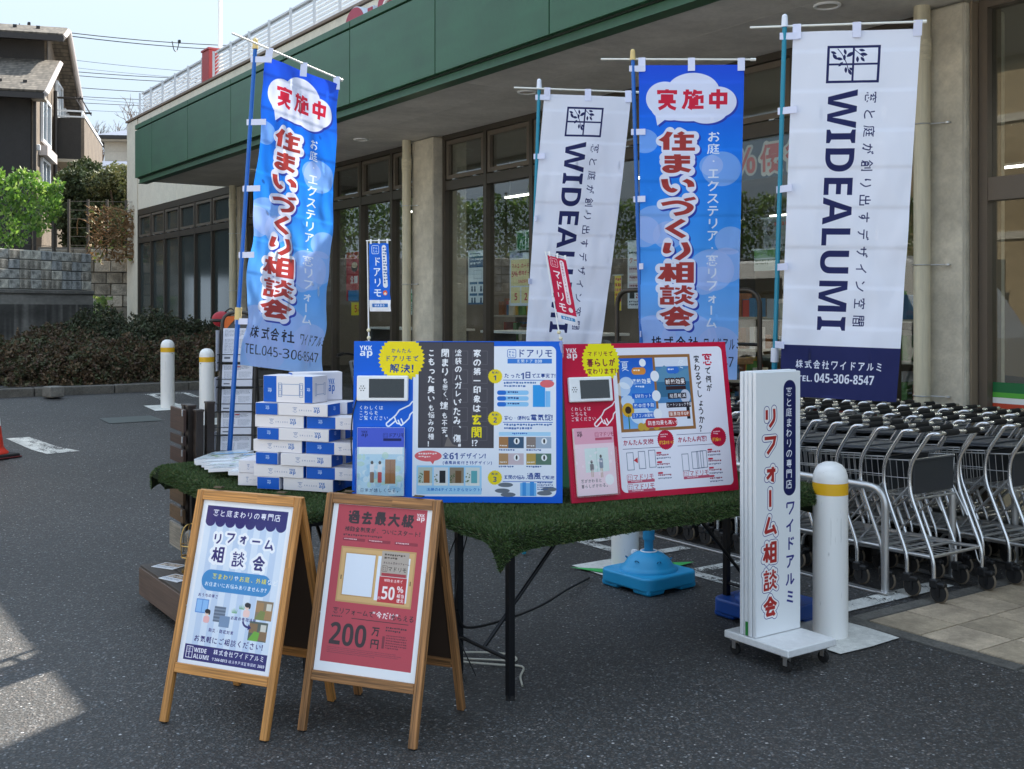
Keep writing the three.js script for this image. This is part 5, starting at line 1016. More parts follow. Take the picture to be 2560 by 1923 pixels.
P.miniRed = canvasTex(160, 480, (c) => {
  c.fillStyle = '#c81e46'; c.fillRect(0, 0, 160, 480); c.fillStyle = '#e6e4ee'; c.fillRect(0, 410, 160, 70);
  kantan(c, 18, 14, 60, '#f6d8e0'); roundRect(c, 98, 14, 36, 320, 18, '#f3e4ea'); say(c, '窓は半日でリフォームできる', 103, 24, 22, '#a83a58', { v: 1, w: 0.1, gap: 0.06 });
  say(c, 'マドリモ', 18, 90, 76, '#fbeef2', { v: 1, w: 0.11, gap: 0.03 }); oval(c, 120, 372, 18, 18, '#f2e2e0');
  roundRect(c, 30, 428, 110, 24, 3, '#3a8ac0'); c.fillStyle = '#eef'; c.font = 'bold 20px sans-serif'; c.fillText('M A D O', 44, 447);
});
P.upright = canvasTex(290, 1180, (c, W, H) => {
  c.fillStyle = '#eceef0'; c.fillRect(0, 0, W, H);
  roundRect(c, 178, 38, 82, 528, 40, NAVY); say(c, '窓と庭まわりの専門店', 192, 68, 46, '#f2f3f8', { v: 1, w: 0.1, gap: 0.02 });
  say(c, 'ワイドアルミ', 186, 586, 72, '#2a2f80', { v: 1, w: 0.12, gap: 0.13 });
  say(c, 'リフォーム相談会', 38, 150, 104, '#b03230', { v: 1, w: 0.15, gap: 0.17, out: [['#2a2f80', 0.1], ['#f4f0f0', 0.075]] });
});
P.signA = canvasTex(660, 1020, (c, W, H) => {
  c.fillStyle = '#e8edf6'; c.fillRect(0, 0, W, H); c.fillStyle = '#eef1f8'; c.fillRect(20, 40, W - 40, H - 70);
  for (let i = 0; i < 13; i++) { c.fillStyle = i % 2 ? '#c3d4ec' : '#dbe6f5'; c.fillRect(36 + i * 45.4, 56, 45.4, 880); }
  c.fillStyle = '#27246f'; c.fillRect(36, 56, 588, 96); for (let i = 0; i < 8; i++) oval(c, 36 + 36.8 + i * 73.5, 150, 36.8, 34, '#27246f');
  say(c, '窓と庭まわりの専門店', 330, 74, 48, '#f0f1fa', { w: 0.1, align: 'center' });
  [...'リフォーム'].forEach((ch, i) => say(c, ch, 106 + i * 94, 196 + Math.abs(i - 1.7) * 12, 78, '#27246f', { w: 0.14, out: [['#f4f6fc', 0.17]] }));
  [...'相談会'].forEach((ch, i) => say(c, ch, 116 + i * 150, 300 + i * 14, 104, '#27246f', { w: 0.13, out: [['#f4f6fc', 0.16]] }));
  roundRect(c, 78, 446, 500, 128, 64, '#3d8cc9');
  const a = say(c, '窓まわり', 150, 464, 38, '#f0dc4a', { w: 0.1 }); const a2 = say(c, 'や', 150 + a, 464, 38, '#f2f6fc', { w: 0.1 }); const a3 = say(c, 'お庭、外構', 150 + a + a2, 464, 38, '#f0dc4a', { w: 0.1 }); say(c, 'など', 150 + a + a2 + a3, 464, 38, '#f2f6fc', { w: 0.1 });
  say(c, 'お住まいにお悩みありませんか?', 328, 518, 31, '#f2f6fc', { w: 0.1, align: 'center', gap: 0 });
  say(c, 'おうちの寒さ', 70, 592, 24, '#27246f', { w: 0.11 });
  roundRect(c, 66, 628, 92, 84, 3, '#5f93d8'); roundRect(c, 72, 634, 80, 72, 2, '#8fc0f0'); c.fillStyle = '#5f93d8'; c.fillRect(109, 630, 6, 80);
  const face = (x, y, s, cl) => { oval(c, x, y, s, s * 1.1, '#f3d3c4'); oval(c, x, y - s * 0.5, s * 1.1, s * 0.8, '#2a2630'); oval(c, x + s * 0.9, y - s * 0.2, s * 0.4, s * 0.9, '#2a2630'); roundRect(c, x - s * 1.3, y + s * 1.1, s * 2.6, s * 2.4, s * 0.8, cl); };
  face(158, 706, 17, '#f0b8b8'); face(436, 640, 18, '#f4cfc8');
  c.fillStyle = '#6e7d92'; c.fillRect(206, 660, 82, 92); for (let i = 0; i < 9; i++) { c.fillStyle = i % 2 ? '#8b99ac' : '#5d6b80'; c.fillRect(206, 664 + i * 10, 82, 5); } roundRect(c, 252, 712, 74, 66, 3, '#7a93b4');
  say(c, '防災・防犯対策', 186, 792, 25, '#27246f', { w: 0.11 }); say(c, 'お庭の有効活用', 330, 704, 25, '#27246f', { w: 0.11 });
  for (const [x, y] of [[350, 680], [398, 652]]) for (let i = -2; i <= 2; i++) poly(c, [[x + i * 7 - 3, y + 8], [x + i * 10, y - 26 + Math.abs(i) * 5], [x + i * 7 + 3, y + 8]], '#4f9a4a');
  const photo = (x, y, w, h, top, wood, grass) => { c.fillStyle = top; c.fillRect(x, y, w, h); c.fillStyle = wood; c.fillRect(x, y + h * 0.1, w * 0.45, h * 0.5); c.fillRect(x + w * 0.55, y + h * 0.45, w * 0.45, h * 0.5); c.fillStyle = '#d9d6cc'; c.fillRect(x + w * 0.62, y + h * 0.12, w * 0.3, h * 0.36); poly(c, [[x, y + h], [x + w * 0.3, y + h * 0.5], [x + w * 0.6, y + h * 0.55], [x + w * 0.55, y + h]], grass); };
  photo(496, 596, 118, 112, '#8d7a62', '#a9835a', '#7f8a4e'); photo(470, 720, 128, 112, '#56605a', '#8a6d4e', '#6fae3e');
  c.strokeStyle = '#27246f'; c.lineWidth = 12; c.beginPath(); c.moveTo(420, 728); c.quadraticCurveTo(430, 760, 466, 758); c.stroke(); poly(c, [[462, 740], [484, 760], [460, 776]], '#27246f');
  say(c, 'お気軽にご相談ください!', 90, 840, 44, '#27246f', { w: 0.11, gap: 0 });
  c.fillStyle = '#27246f'; c.fillRect(36, 902, 588, 92); leafLogo(c, 52, 914, 44, 66, '#eef0fa', 4);
  c.fillStyle = '#f0f1fa'; c.font = 'bold 36px sans-serif'; c.save(); c.translate(106, 944); c.scale(1.0, 1); c.fillText('WIDE', 0, 0); c.fillText('ALUMI', 0, 36); c.restore();
  say(c, '株式会社ワイドアルミ', 246, 908, 38, '#f0f1fa', { w: 0.11, sx: 0.92 }); say(c, '〒244-0813 横浜市戸塚区舞岡町 2669', 240, 958, 23, '#f0f1fa', { w: 0.1, sx: 0.92 });
});
P.signB = canvasTex(660, 1020, (c, W, H) => {
  c.fillStyle = '#eceef2'; c.fillRect(0, 0, W, H); c.fillStyle = '#b8404f'; c.fillRect(34, 26, 592, 936);
  say(c, '過去最大級', 100, 52, 92, '#31222a', { w: 0.155, gap: 0.0, sx: 0.98 }); ykk(c, 560, 48, 50, '#f2e6e8');
  say(c, '補助金制度が、ついにスタート!', 92, 154, 36, '#31222a', { w: 0.12, gap: -0.02 });
  smallPrint(c, 90, 202, 420, 20, 1, '#5a2a36'); for (const x of [90, 258, 436]) { roundRect(c, x, 226, 150, 18, 4, '#8e2b3c'); smallPrint(c, x + 8, 229, 136, 13, 1, '#e8c2c8'); }
  c.fillStyle = '#c39a63'; c.fillRect(88, 278, 496, 330); c.fillStyle = '#d3ac74'; c.fillRect(98, 288, 476, 310); c.fillStyle = '#b98f58'; c.fillRect(120, 312, 208, 258); c.fillStyle = '#dfe7f4'; c.fillRect(126, 318, 196, 246); c.fillStyle = '#e4ebf6'; c.fillRect(338, 318, 212, 260); c.fillStyle = '#d3ac74'; c.fillRect(326, 306, 14, 280);
  c.fillStyle = '#7a6238'; c.fillRect(104, 450, 8, 26); c.fillRect(560, 450, 8, 26);
  c.fillStyle = '#b3a69b'; c.fillRect(362, 286, 178, 148); smallPrint(c, 380, 300, 140, 38, 2, '#54483f'); say(c, 'かんたん窓のリフォーム', 376, 346, 15, '#31222a', { w: 0.1 }); kantan(c, 372, 372, 34, '#43382f'); say(c, 'マドリモ', 408, 372, 33, '#31302e', { w: 0.09, gap: -0.06 }); roundRect(c, 372, 414, 160, 18, 2, '#a8343f');
  c.fillStyle = '#bd2f36'; c.fillRect(362, 436, 178, 150); say(c, '補助金活用で', 392, 446, 20, '#f6e8e8', { w: 0.11 });
  c.fillStyle = '#f8ecec'; c.font = 'bold 104px sans-serif'; c.save(); c.translate(384, 566); c.scale(0.78, 1); c.fillText('50', 0, 0); c.restore(); c.font = 'bold 50px sans-serif'; c.fillText('%', 482, 520); say(c, '相当', 484, 526, 26, '#f8ecec', { w: 0.12, gap: -0.05 }); say(c, '還元', 484, 554, 26, '#f8ecec', { w: 0.12, gap: -0.05 }); say(c, '約', 362, 552, 22, '#f8ecec');
  say(c, '窓リフォームで', 78, 640, 42, '#31222a', { w: 0.1, gap: -0.06 }); say(c, '"今だけ"', 342, 638, 44, '#f6eef0', { w: 0.12, gap: -0.04 }); say(c, 'もらえる', 462, 644, 40, '#31222a', { w: 0.1, gap: -0.06 });
  smallPrint(c, 78, 690, 120, 16, 1, '#4a2230'); c.fillStyle = '#31222a'; c.fillRect(210, 696, 370, 4);
  c.fillStyle = '#31222a'; c.font = 'bold 178px sans-serif'; c.save(); c.translate(72, 858); c.scale(0.86, 1); c.fillText('200', 0, 0); c.restore(); say(c, '万', 344, 724, 64, '#31222a', { w: 0.12 }); say(c, '円', 346, 796, 64, '#31222a', { w: 0.12 });
  smallPrint(c, 440, 722, 150, 34, 2, '#3d2430'); roundRect(c, 424, 778, 16, 70, 2, '#7a2a3a'); smallPrint(c, 448, 768, 140, 84, 6, '#6a2636'); smallPrint(c, 70, 872, 520, 40, 4, '#8a3444');
});
const doorPhoto = (c, x, y, w, h, wall, door) => { c.fillStyle = wall; c.fillRect(x, y, w, h); c.fillStyle = 'rgba(60,90,50,0.7)'; for (let i = 0; i < 14; i++) c.fillRect(x + rr(0, w * 0.28), y + h * rr(0.3, 0.9), w * 0.08, h * 0.06); c.fillStyle = door; c.fillRect(x + w * 0.4, y + h * 0.18, w * 0.42, h * 0.68); c.fillStyle = 'rgba(230,230,225,0.9)'; c.fillRect(x, y + h * 0.86, w, h * 0.14); };
P.blueBoard = canvasTex(1300, 1000, (c, W, H) => {
  reseed(301); c.fillStyle = YB; c.fillRect(0, 0, W, H); c.fillStyle = '#e7ecf7'; c.beginPath(); c.roundRect(372, 30, 890, 932, [0, 34, 34, 0]); c.fill();
  ykk(c, 34, 24, 78, '#eef2fb');
  c.fillStyle = '#4a4850'; c.fillRect(406, 4, 470, 660); c.fillStyle = '#57545c'; for (const x of [620, 742]) for (const y of [60, 178, 296, 414, 532]) { c.strokeStyle = '#66636b'; c.lineWidth = 3; c.strokeRect(x, y, 92, 84); } c.strokeStyle = '#3a383f'; c.lineWidth = 6; c.strokeRect(409, 7, 464, 654); c.fillStyle = '#3d3b42'; c.fillRect(552, 8, 6, 650); poly(c, [[570, 655], [590, 590], [620, 640], [660, 655]], '#77706e');
  badge(c, 298, 108, 148, 34, '#f2dc1c'); say(c, 'かんたん', 298, 42, 32, '#1b3f8f', { w: 0.1, align: 'center' }); say(c, 'ドアリモで', 300, 86, 42, '#1b3f8f', { w: 0.1, align: 'center' }); say(c, '解決!', 300, 136, 66, '#1b3f8f', { w: 0.13, align: 'center' });
  say(c, '家の第一印象は', 742, 46, 56, '#f2f2f6', { v: 1, w: 0.14, gap: 0.02 }); say(c, '玄関', 730, 450, 78, '#f4e11c', { v: 1, w: 0.14, gap: 0 }); say(c, '!?', 738, 606, 52, '#f2f2f6');
  say(c, '塗装のハガレ、', 628, 46, 50, '#f2f2f6', { v: 1, w: 0.13, gap: 0.02 }); say(c, 'いたみ、傷。', 618, 350, 58, '#f2f2f6', { v: 1, w: 0.13, gap: -0.03 });
  say(c, '閉まり', 542, 44, 58, '#f2f2f6', { v: 1, w: 0.14, gap: 0.0 }); say(c, 'も悪く、', 552, 226, 40, '#f2f2f6', { v: 1, w: 0.12 }); say(c, '鍵', 536, 372, 58, '#f2f2f6', { v: 1, w: 0.13 }); say(c, 'も不安。', 548, 440, 44, '#f2f2f6', { v: 1, w: 0.12 });
  say(c, 'こもった', 458, 44, 54, '#f2f2f6', { v: 1, w: 0.14, gap: 0.02 }); say(c, '臭い', 458, 274, 54, '#f2f2f6', { v: 1, w: 0.14 }); say(c, 'も悩みの種!', 464, 392, 44, '#f2f2f6', { v: 1, w: 0.12, gap: 0.02 });
  kantan(c, 960, 50, 52, '#1d5bb8'); say(c, 'ドアリモ', 1014, 44, 60, '#1d3f8e', { w: 0.1, gap: -0.05 }); c.fillStyle = '#3a7fd6'; c.fillRect(960, 108, 276, 30); say(c, '玄関ドア D30', 1016, 110, 25, '#eef3fc', { w: 0.1 });
  [[178, 1], [440, 2], [806, 3]].forEach(([y, n]) => { badge(c, 884, y + 40, 46, 26, '#ecd41c'); c.fillStyle = '#1b3f8f'; c.font = 'bold 44px sans-serif'; c.fillText(n, 872, y + 66); say(c, '解決!', 862, y + 8, 18, '#1b3f8f'); c.fillStyle = '#2a63bf'; c.fillRect(932, y + 62, 310, 4); });
  say(c, 'たった', 938, 196, 34, '#1d3f8e', { w: 0.11 }); c.fillStyle = '#1d3f8e'; c.font = 'bold 56px sans-serif'; c.fillText('1', 1040, 236); say(c, '日', 1064, 186, 46, '#1d3f8e', { w: 0.13 }); say(c, 'で工事完了!', 1108, 198, 31, '#1d3f8e', { w: 0.11, gap: -0.08 });
  smallPrint(c, 938, 252, 210, 42, 2, '#4a6fb0'); for (let i = 0; i < 3; i++) { roundRect(c, 896, 306 + i * 36, 196, 28, 14, '#8fc8f2'); roundRect(c, 896, 306 + i * 36, 56, 28, 14, '#1f6fd0'); smallPrint(c, 962, 311 + i * 36, 110, 19, 1, '#274a8c'); }
  c.fillStyle = '#2f9be6'; c.fillRect(1118, 272, 76, 136); c.fillStyle = '#7fbef2'; c.fillRect(1196, 310, 30, 98); oval(c, 1206, 264, 44, 24, '#e26a70');
  say(c, '安心・便利な', 938, 462, 30, '#1d3f8e', { w: 0.11, gap: -0.1 }); say(c, '電気錠!', 1100, 450, 46, '#1d3f8e', { w: 0.12, gap: -0.06 }); smallPrint(c, 940, 512, 290, 44, 2, '#4a6fb0'); c.fillStyle = '#a9d6f4'; c.fillRect(908, 564, 320, 24); smallPrint(c, 990, 568, 150, 16, 1, '#2a63bf');
  for (const [x, y, a, b] of [[908, 594, '#a8794e', '#3c5a78'], [1078, 594, '#8a7d78', '#9fb0c4'], [908, 696, '#b08a62', '#c9b8c0'], [1078, 696, '#b89a52', '#5a7a6a']]) { c.fillStyle = a; c.fillRect(x, y, 154, 70); c.fillStyle = b; c.fillRect(x + 58, y, 96, 70); oval(c, x + 110, y + 26, 18, 20, '#eef0f2'); oval(c, x + 110, y + 26, 6, 14, '#22262e'); smallPrint(c, x + 6, y + 50, 70, 14, 1, '#f0f0f0'); smallPrint(c, x, y + 76, 150, 16, 1, '#3a5a98'); }
  say(c, '玄関の悩み、', 938, 828, 29, '#1d3f8e', { w: 0.11, gap: -0.1 }); say(c, '通風', 1078, 812, 46, '#1d3f8e', { w: 0.12, gap: -0.04 }); say(c, 'で解決!', 1168, 830, 28, '#1d3f8e', { w: 0.11, gap: -0.1 });
  c.fillStyle = '#74b8ee'; c.fillRect(1040, 878, 100, 80); c.fillStyle = '#3f93dc'; c.fillRect(1054, 874, 22, 84); c.fillRect(1100, 870, 26, 88); for (const [x, y] of [[950, 890], [930, 926], [966, 950], [1190, 940], [1220, 916]]) oval(c, x, y, 46, 14, '#6b7480'); smallPrint(c, 1146, 872, 100, 54, 4, '#3a5a98');
  oval(c, 470, 714, 84, 34, '#e0666c'); smallPrint(c, 410, 694, 120, 38, 2, '#f6dede'); poly(c, [[480, 742], [500, 766], [512, 738]], '#e0666c');
  say(c, '全', 556, 690, 44, '#1d3f8e', { w: 0.12 }); c.fillStyle = '#1d3f8e'; c.font = 'bold 56px sans-serif'; c.fillText('61', 600, 734); say(c, 'デザイン!', 664, 692, 40, '#1d3f8e', { w: 0.11, gap: -0.04 }); say(c, '(通風機能付き15デザイン)', 560, 742, 25, '#1d3f8e', { w: 0.1 });
  roundRect(c, 398, 772, 404, 178, 8, '#a2d2f2'); [['#b9c4b8', '#9a6238'], ['#d8dde2', '#2c2f34'], ['#8f8371', '#6d5136'], ['#d5dcda', '#5fa8b0']].forEach(([a, b], i) => doorPhoto(c, 408 + i * 98, 784, 88, 112, a, b)); say(c, '洗練の4テイストからセレクト!', 460, 908, 24, '#2a72c8', { w: 0.11 });
  say(c, 'くわしくは', 34, 400, 30, '#eef2fb', { w: 0.1 }); say(c, 'こちらを', 34, 432, 30, '#eef2fb', { w: 0.1 }); say(c, 'ご覧ください。', 34, 464, 30, '#eef2fb', { w: 0.1 });
  hand(c, 200, 400, '#eef2fb', YB);
});
function hand(c, x, y, line, fill) { // pointing hand outline
  c.lineWidth = 9; c.lineJoin = 'round'; c.strokeStyle = line; c.fillStyle = fill; c.beginPath(); c.moveTo(x + 172, y - 26); c.lineTo(x + 150, y); c.lineTo(x + 88, y + 30); c.lineTo(x + 66, y + 62); c.lineTo(x + 8, y + 112); c.quadraticCurveTo(x + 6, y + 134, x + 26, y + 130); c.lineTo(x + 66, y + 96); c.lineTo(x + 74, y + 112); c.lineTo(x + 92, y + 116); c.lineTo(x + 100, y + 126); c.lineTo(x + 124, y + 106); c.lineTo(x + 148, y + 82); c.lineTo(x + 156, y + 56); c.lineTo(x + 174, y + 40); c.stroke(); c.beginPath(); c.moveTo(x + 66, y + 96); c.lineTo(x + 58, y + 74); c.moveTo(x + 92, y + 116); c.lineTo(x + 80, y + 90); c.moveTo(x + 112, y + 112); c.lineTo(x + 98, y + 82); c.stroke();
}
P.redBoard = canvasTex(1300, 1000, (c, W, H) => {
  reseed(302); c.fillStyle = '#c2103a'; c.fillRect(0, 0, W, H); c.fillStyle = '#eceaf4'; c.beginPath(); c.roundRect(372, 30, 890, 932, [0, 34, 34, 40]); c.fill();
  ykk(c, 34, 24, 78, '#f4e8ec');
  c.fillStyle = '#9a6a3c'; c.fillRect(404, 78, 590, 500); c.fillStyle = '#2a6fd0'; c.fillRect(424, 98, 270, 460); c.fillStyle = '#4f86b8'; c.fillRect(706, 98, 268, 460);
  const g = c.createLinearGradient(0, 98, 0, 558); g.addColorStop(0, '#1d5cc4'); g.addColorStop(0.5, '#3f86d8'); g.addColorStop(1, '#7fb4e6'); c.fillStyle = g; c.fillRect(424, 98, 270, 460); for (const [x, y, r] of [[470, 260, 40], [440, 300, 46], [560, 470, 60], [640, 500, 50], [470, 380, 40]]) oval(c, x, y, r * 1.3, r, 'rgba(235,240,250,0.75)'); oval(c, 610, 130, 26, 26, '#f4f6fa');
  c.fillStyle = '#dfe4f2'; c.fillRect(706, 98, 268, 60); c.fillStyle = '#3a6f92'; c.fillRect(706, 200, 268, 160); poly(c, [[706, 200], [780, 150], [860, 210], [974, 170], [974, 260], [706, 260]], '#5f93b4'); c.fillStyle = '#e3e6f2'; c.fillRect(706, 400, 268, 158); c.fillStyle = '#1d2026'; c.fillRect(930, 390, 26, 120); oval(c, 930, 360, 40, 46, '#c9cede');
  c.fillStyle = '#9a6a3c'; c.fillRect(690, 90, 18, 480);
  oval(c, 470, 436, 46, 46, '#d9a72a'); oval(c, 470, 436, 24, 24, '#3b2a18'); c.fillStyle = '#3f6f2e'; c.fillRect(466, 470, 8, 88); for (const x of [560, 600, 680]) oval(c, x, 548, 26, 26, '#c8a23a');
  say(c, '夏', 430, 110, 78, '#eef2fa', { w: 0.06 }); say(c, '冬', 880, 104, 78, '#eef2fa', { w: 0.06 });
  roundRect(c, 520, 160, 110, 48, 24, '#e2903a'); smallPrint(c, 534, 172, 84, 22, 1, '#fbeede'); roundRect(c, 796, 160, 100, 46, 23, '#2f6fd0'); smallPrint(c, 808, 172, 78, 20, 1, '#eef2fb');
  say(c, '遮熱効果', 510, 232, 40, '#f4f6fb', { w: 0.12, gap: -0.02 }); smallPrint(c, 540, 280, 100, 20, 1, '#eef2fb'); say(c, '断熱効果', 780, 240, 40, '#f6f0ee', { w: 0.12, gap: -0.02, out: [['#3a1f22', 0.2]] }); roundRect(c, 780, 290, 160, 24, 4, '#3a1f22');
  roundRect(c, 508, 330, 160, 34, 4, '#1f66cc'); say(c, 'UVカット', 530, 332, 30, '#f4f6fb', { w: 0.11 }); roundRect(c, 790, 336, 148, 38, 4, '#2a2430'); say(c, '結露軽減', 802, 338, 32, '#f4f0f2', { w: 0.11 });
  roundRect(c, 508, 392, 170, 36, 4, '#1f66cc'); say(c, '熱中症予防', 516, 394, 31, '#f4f6fb', { w: 0.11 }); roundRect(c, 772, 396, 196, 36, 4, '#2a2430'); say(c, 'ヒートショック予防', 776, 400, 25, '#f4f0f2', { w: 0.11, sx: 0.86 });
  roundRect(c, 496, 458, 184, 36, 4, '#1f66cc'); say(c, 'エアコン機器軽減', 500, 462, 26, '#f4f6fb', { w: 0.11, sx: 0.84 }); roundRect(c, 784, 456, 170, 38, 4, '#b0563a'); say(c, '暖房効率UP', 790, 458, 30, '#f8efe8', { w: 0.11, sx: 0.94 });
  for (const y of [220, 350, 470]) oval(c, 698, y, 34, 36, '#eef0f6'); roundRect(c, 596, 498, 250, 58, 22, '#c22b38'); say(c, '防音効果も高い!', 612, 510, 34, '#f8eef0', { w: 0.11, gap: -0.06 });
  say(c, '窓', 1090, 70, 92, '#c2103a', { w: 0.14 }); say(c, 'で何が', 1104, 164, 56, '#20202a', { v: 1, w: 0.11 }); say(c, '変わるでしょうか?', 1018, 84, 58, '#20202a', { v: 1, w: 0.11, gap: 0 });
  badge(c, 290, 112, 146, 34, '#f0e418'); say(c, 'マドリモで', 290, 46, 38, '#7a2038', { w: 0.1, align: 'center' }); say(c, '暮らしが', 290, 92, 58, '#7a2038', { w: 0.13, align: 'center', gap: -0.04 }); say(c, '変わります!', 290, 156, 44, '#7a2038', { w: 0.11, align: 'center', gap: -0.04 });
  for (const [x, a, n] of [[404, 'かんたん交換!', '約2時間～半日'], [832, 'かんたん内窓!', '約60分']]) { c.fillStyle = '#3a3560'; c.fillRect(x, 610, 300, 3); c.fillRect(x, 684, 300, 3); say(c, a, x + 4, 624, 42, '#a81f42', { w: 0.12, gap: -0.1 }); badge(c, x + 338, 640, 66, 30, '#c2103a', 0.93); say(c, n.slice(0, 2), x + 284, 640, 32, '#f4d23a'); say(c, n.slice(2), x + 336, 646, 24, '#f4d23a', { sx: 0.62 }); smallPrint(c, x + 300, 600, 60, 28, 2, '#f0c8d0'); }
  c.strokeStyle = '#5a6680'; c.lineWidth = 4; for (const [x, y] of [[430, 710], [520, 706], [600, 702], [860, 740], [940, 730], [980, 728], [1010, 726]]) c.strokeRect(x, y, 50, 110); poly(c, [[480, 760], [512, 742], [512, 780]], '#c22b38');
  for (const [x, y, b] of [[420, 850, '断熱窓'], [420, 910, '断熱窓'], [860, 850, '内窓']]) { kantan(c, x, y, 40, '#a81f42'); say(c, 'マドリモ', x + 44, y - 4, 44, '#a81f42', { w: 0.08, gap: -0.08 }); c.fillStyle = '#c2566e'; c.fillRect(x, y + 36, 210, 18); smallPrint(c, x + 30, y + 39, 140, 12, 1, '#f4e0e6'); }
  for (const [x, y] of [[660, 716], [660, 776], [660, 846], [1070, 716], [1070, 776], [1070, 836], [1070, 890]]) { roundRect(c, x, y, 40, 12, 6, '#c2103a'); smallPrint(c, x, y + 15, 160, 18, 1, '#8a2f48'); smallPrint(c, x, y + 36, 170, 16, 1, '#6a6f8a'); }
  say(c, 'くわしくは', 34, 400, 30, '#f6eaee', { w: 0.1 }); say(c, 'こちらを', 34, 432, 30, '#f6eaee', { w: 0.1 }); say(c, 'ご覧ください。', 34, 464, 30, '#f6eaee', { w: 0.1 }); hand(c, 200, 400, '#f6eaee', '#c2103a');
});
P.brochureBlue = canvasTex(300, 420, (c) => { reseed(303); c.fillStyle = '#4a5fd0'; c.fillRect(0, 0, 300, 120); c.fillStyle = '#bfe0f2'; c.fillRect(0, 120, 300, 300); ykk(c, 24, 18, 40, '#1c2660'); kantan(c, 166, 34, 28, '#1c2660'); say(c, 'ドアリモ', 196, 30, 32, '#1c2660', { w: 0.09, gap: -0.2 }); roundRect(c, 166, 66, 116, 16, 2, '#1c2660'); c.fillStyle = '#eef4f8'; c.fillRect(10, 120, 280, 44); for (let i = 0; i < 60; i++) oval(c, rr(0, 300), rr(170, 400), rr(6, 26), rr(6, 22), ['rgba(150,200,230,0.6)', 'rgba(190,225,190,0.5)', 'rgba(235,245,250,0.6)'][i % 3]); c.fillStyle = '#a8764e'; c.fillRect(180, 196, 66, 150); c.fillStyle = '#8d5f3c'; c.fillRect(210, 200, 4, 142); for (const [x, a, b] of [[96, '#eef0f4', '#8a6a58'], [146, '#eef0f4', '#c8585a']]) { oval(c, x, 216, 9, 11, '#3a3030'); roundRect(c, x - 14, 226, 28, 52, 8, a); roundRect(c, x - 13, 274, 26, 66, 6, b); } say(c, '日常が嬉しくなる。', 20, 372, 28, '#31507a', { w: 0.08 }); });
P.brochurePink = canvasTex(300, 420, (c) => { reseed(304); c.fillStyle = '#eaa9bd'; c.fillRect(0, 0, 300, 420); ykk(c, 22, 18, 38, '#31222a'); kantan(c, 158, 30, 28, '#a81f42'); say(c, 'マドリモ', 188, 26, 34, '#a81f42', { w: 0.08, gap: -0.18 }); roundRect(c, 158, 64, 128, 16, 2, '#c2566e'); c.fillStyle = '#f3d4dd'; c.fillRect(0, 100, 300, 320); c.fillStyle = '#d9e6e2'; c.fillRect(70, 128, 180, 150); c.fillStyle = '#b9cfc6'; c.fillRect(156, 128, 6, 150); for (const [x, y, h, a] of [[118, 214, 80, '#6a6064'], [190, 182, 116, '#7a8296']]) { oval(c, x, y, 9, 11, '#3a3030'); roundRect(c, x - 14, y + 12, 28, h * 0.55, 8, a); c.fillStyle = '#c9a898'; c.fillRect(x - 9, y + 10 + h * 0.55, 7, h * 0.5); c.fillRect(x + 2, y + 10 + h * 0.55, 7, h * 0.5); } for (let i = 0; i < 18; i++) oval(c, rr(0, 300), rr(100, 400), rr(4, 14), rr(4, 12), 'rgba(255,240,244,0.5)'); say(c, '窓がかわると', 26, 318, 26, '#4a3a44', { w: 0.09 }); say(c, '暮らしがかわる。', 26, 350, 26, '#4a3a44', { w: 0.09 }); oval(c, 246, 330, 34, 34, 'rgba(240,245,245,0.8)'); });
const boxFace = (draw, w = 530, h = 114) => canvasTex(w, h, (c) => { c.fillStyle = '#e7e3e6'; c.fillRect(0, 0, w, h); draw(c, w, h); });
function boxLogo(c, x, y, s) { say(c, '窓', x, y, s, '#4a66a0', { w: 0.06 }); say(c, 'を考える会社', x + s * 1.15, y + s * 0.42, s * 0.32, '#7a86a8', { w: 0.08, gap: 0.25 }); ykk(c, x + s * 3.75, y - s * 0.05, s * 1.05, '#2a66b4'); }
P.boxLong = boxFace((c) => boxLogo(c, 150, 26, 62));
P.boxEnd = canvasTex(240, 114, (c) => { c.fillStyle = '#0c5bc0'; c.fillRect(0, 0, 240, 114); ykk(c, 108, 24, 40, '#b9cdf0'); });
P.boxMixed = boxFace((c, w, h) => { c.fillStyle = '#0c5bc0'; c.fillRect(0, 0, 300, h); ykk(c, 120, 26, 42, '#b9cdf0'); boxLogo(c, 340, 34, 44); });
P.bigBox = canvasTex(560, 260, (c) => { c.fillStyle = '#e9e5e8'; c.fillRect(0, 0, 560, 260); c.fillStyle = '#0c5bc0'; c.fillRect(0, 0, 150, 260); c.fillRect(470, 0, 90, 260); ykk(c, 48, 120, 44, '#c4d4f0'); ykk(c, 496, 110, 36, '#c4d4f0'); c.strokeStyle = '#6c86b4'; c.lineWidth = 5; c.strokeRect(214, 80, 196, 110); for (const x of [172, 414]) { c.strokeRect(x, 70, 38, 136); c.strokeRect(x + 8, 84, 22, 46); c.strokeRect(x + 8, 144, 22, 46); } });
P.bigBoxSide = canvasTex(200, 260, (c) => { c.fillStyle = '#e4e0e4'; c.fillRect(0, 0, 200, 260); c.strokeStyle = '#7f90b4'; c.lineWidth = 5; c.strokeRect(48, 84, 104, 96); c.strokeRect(30, 72, 18, 120); c.strokeRect(152, 72, 18, 120); });
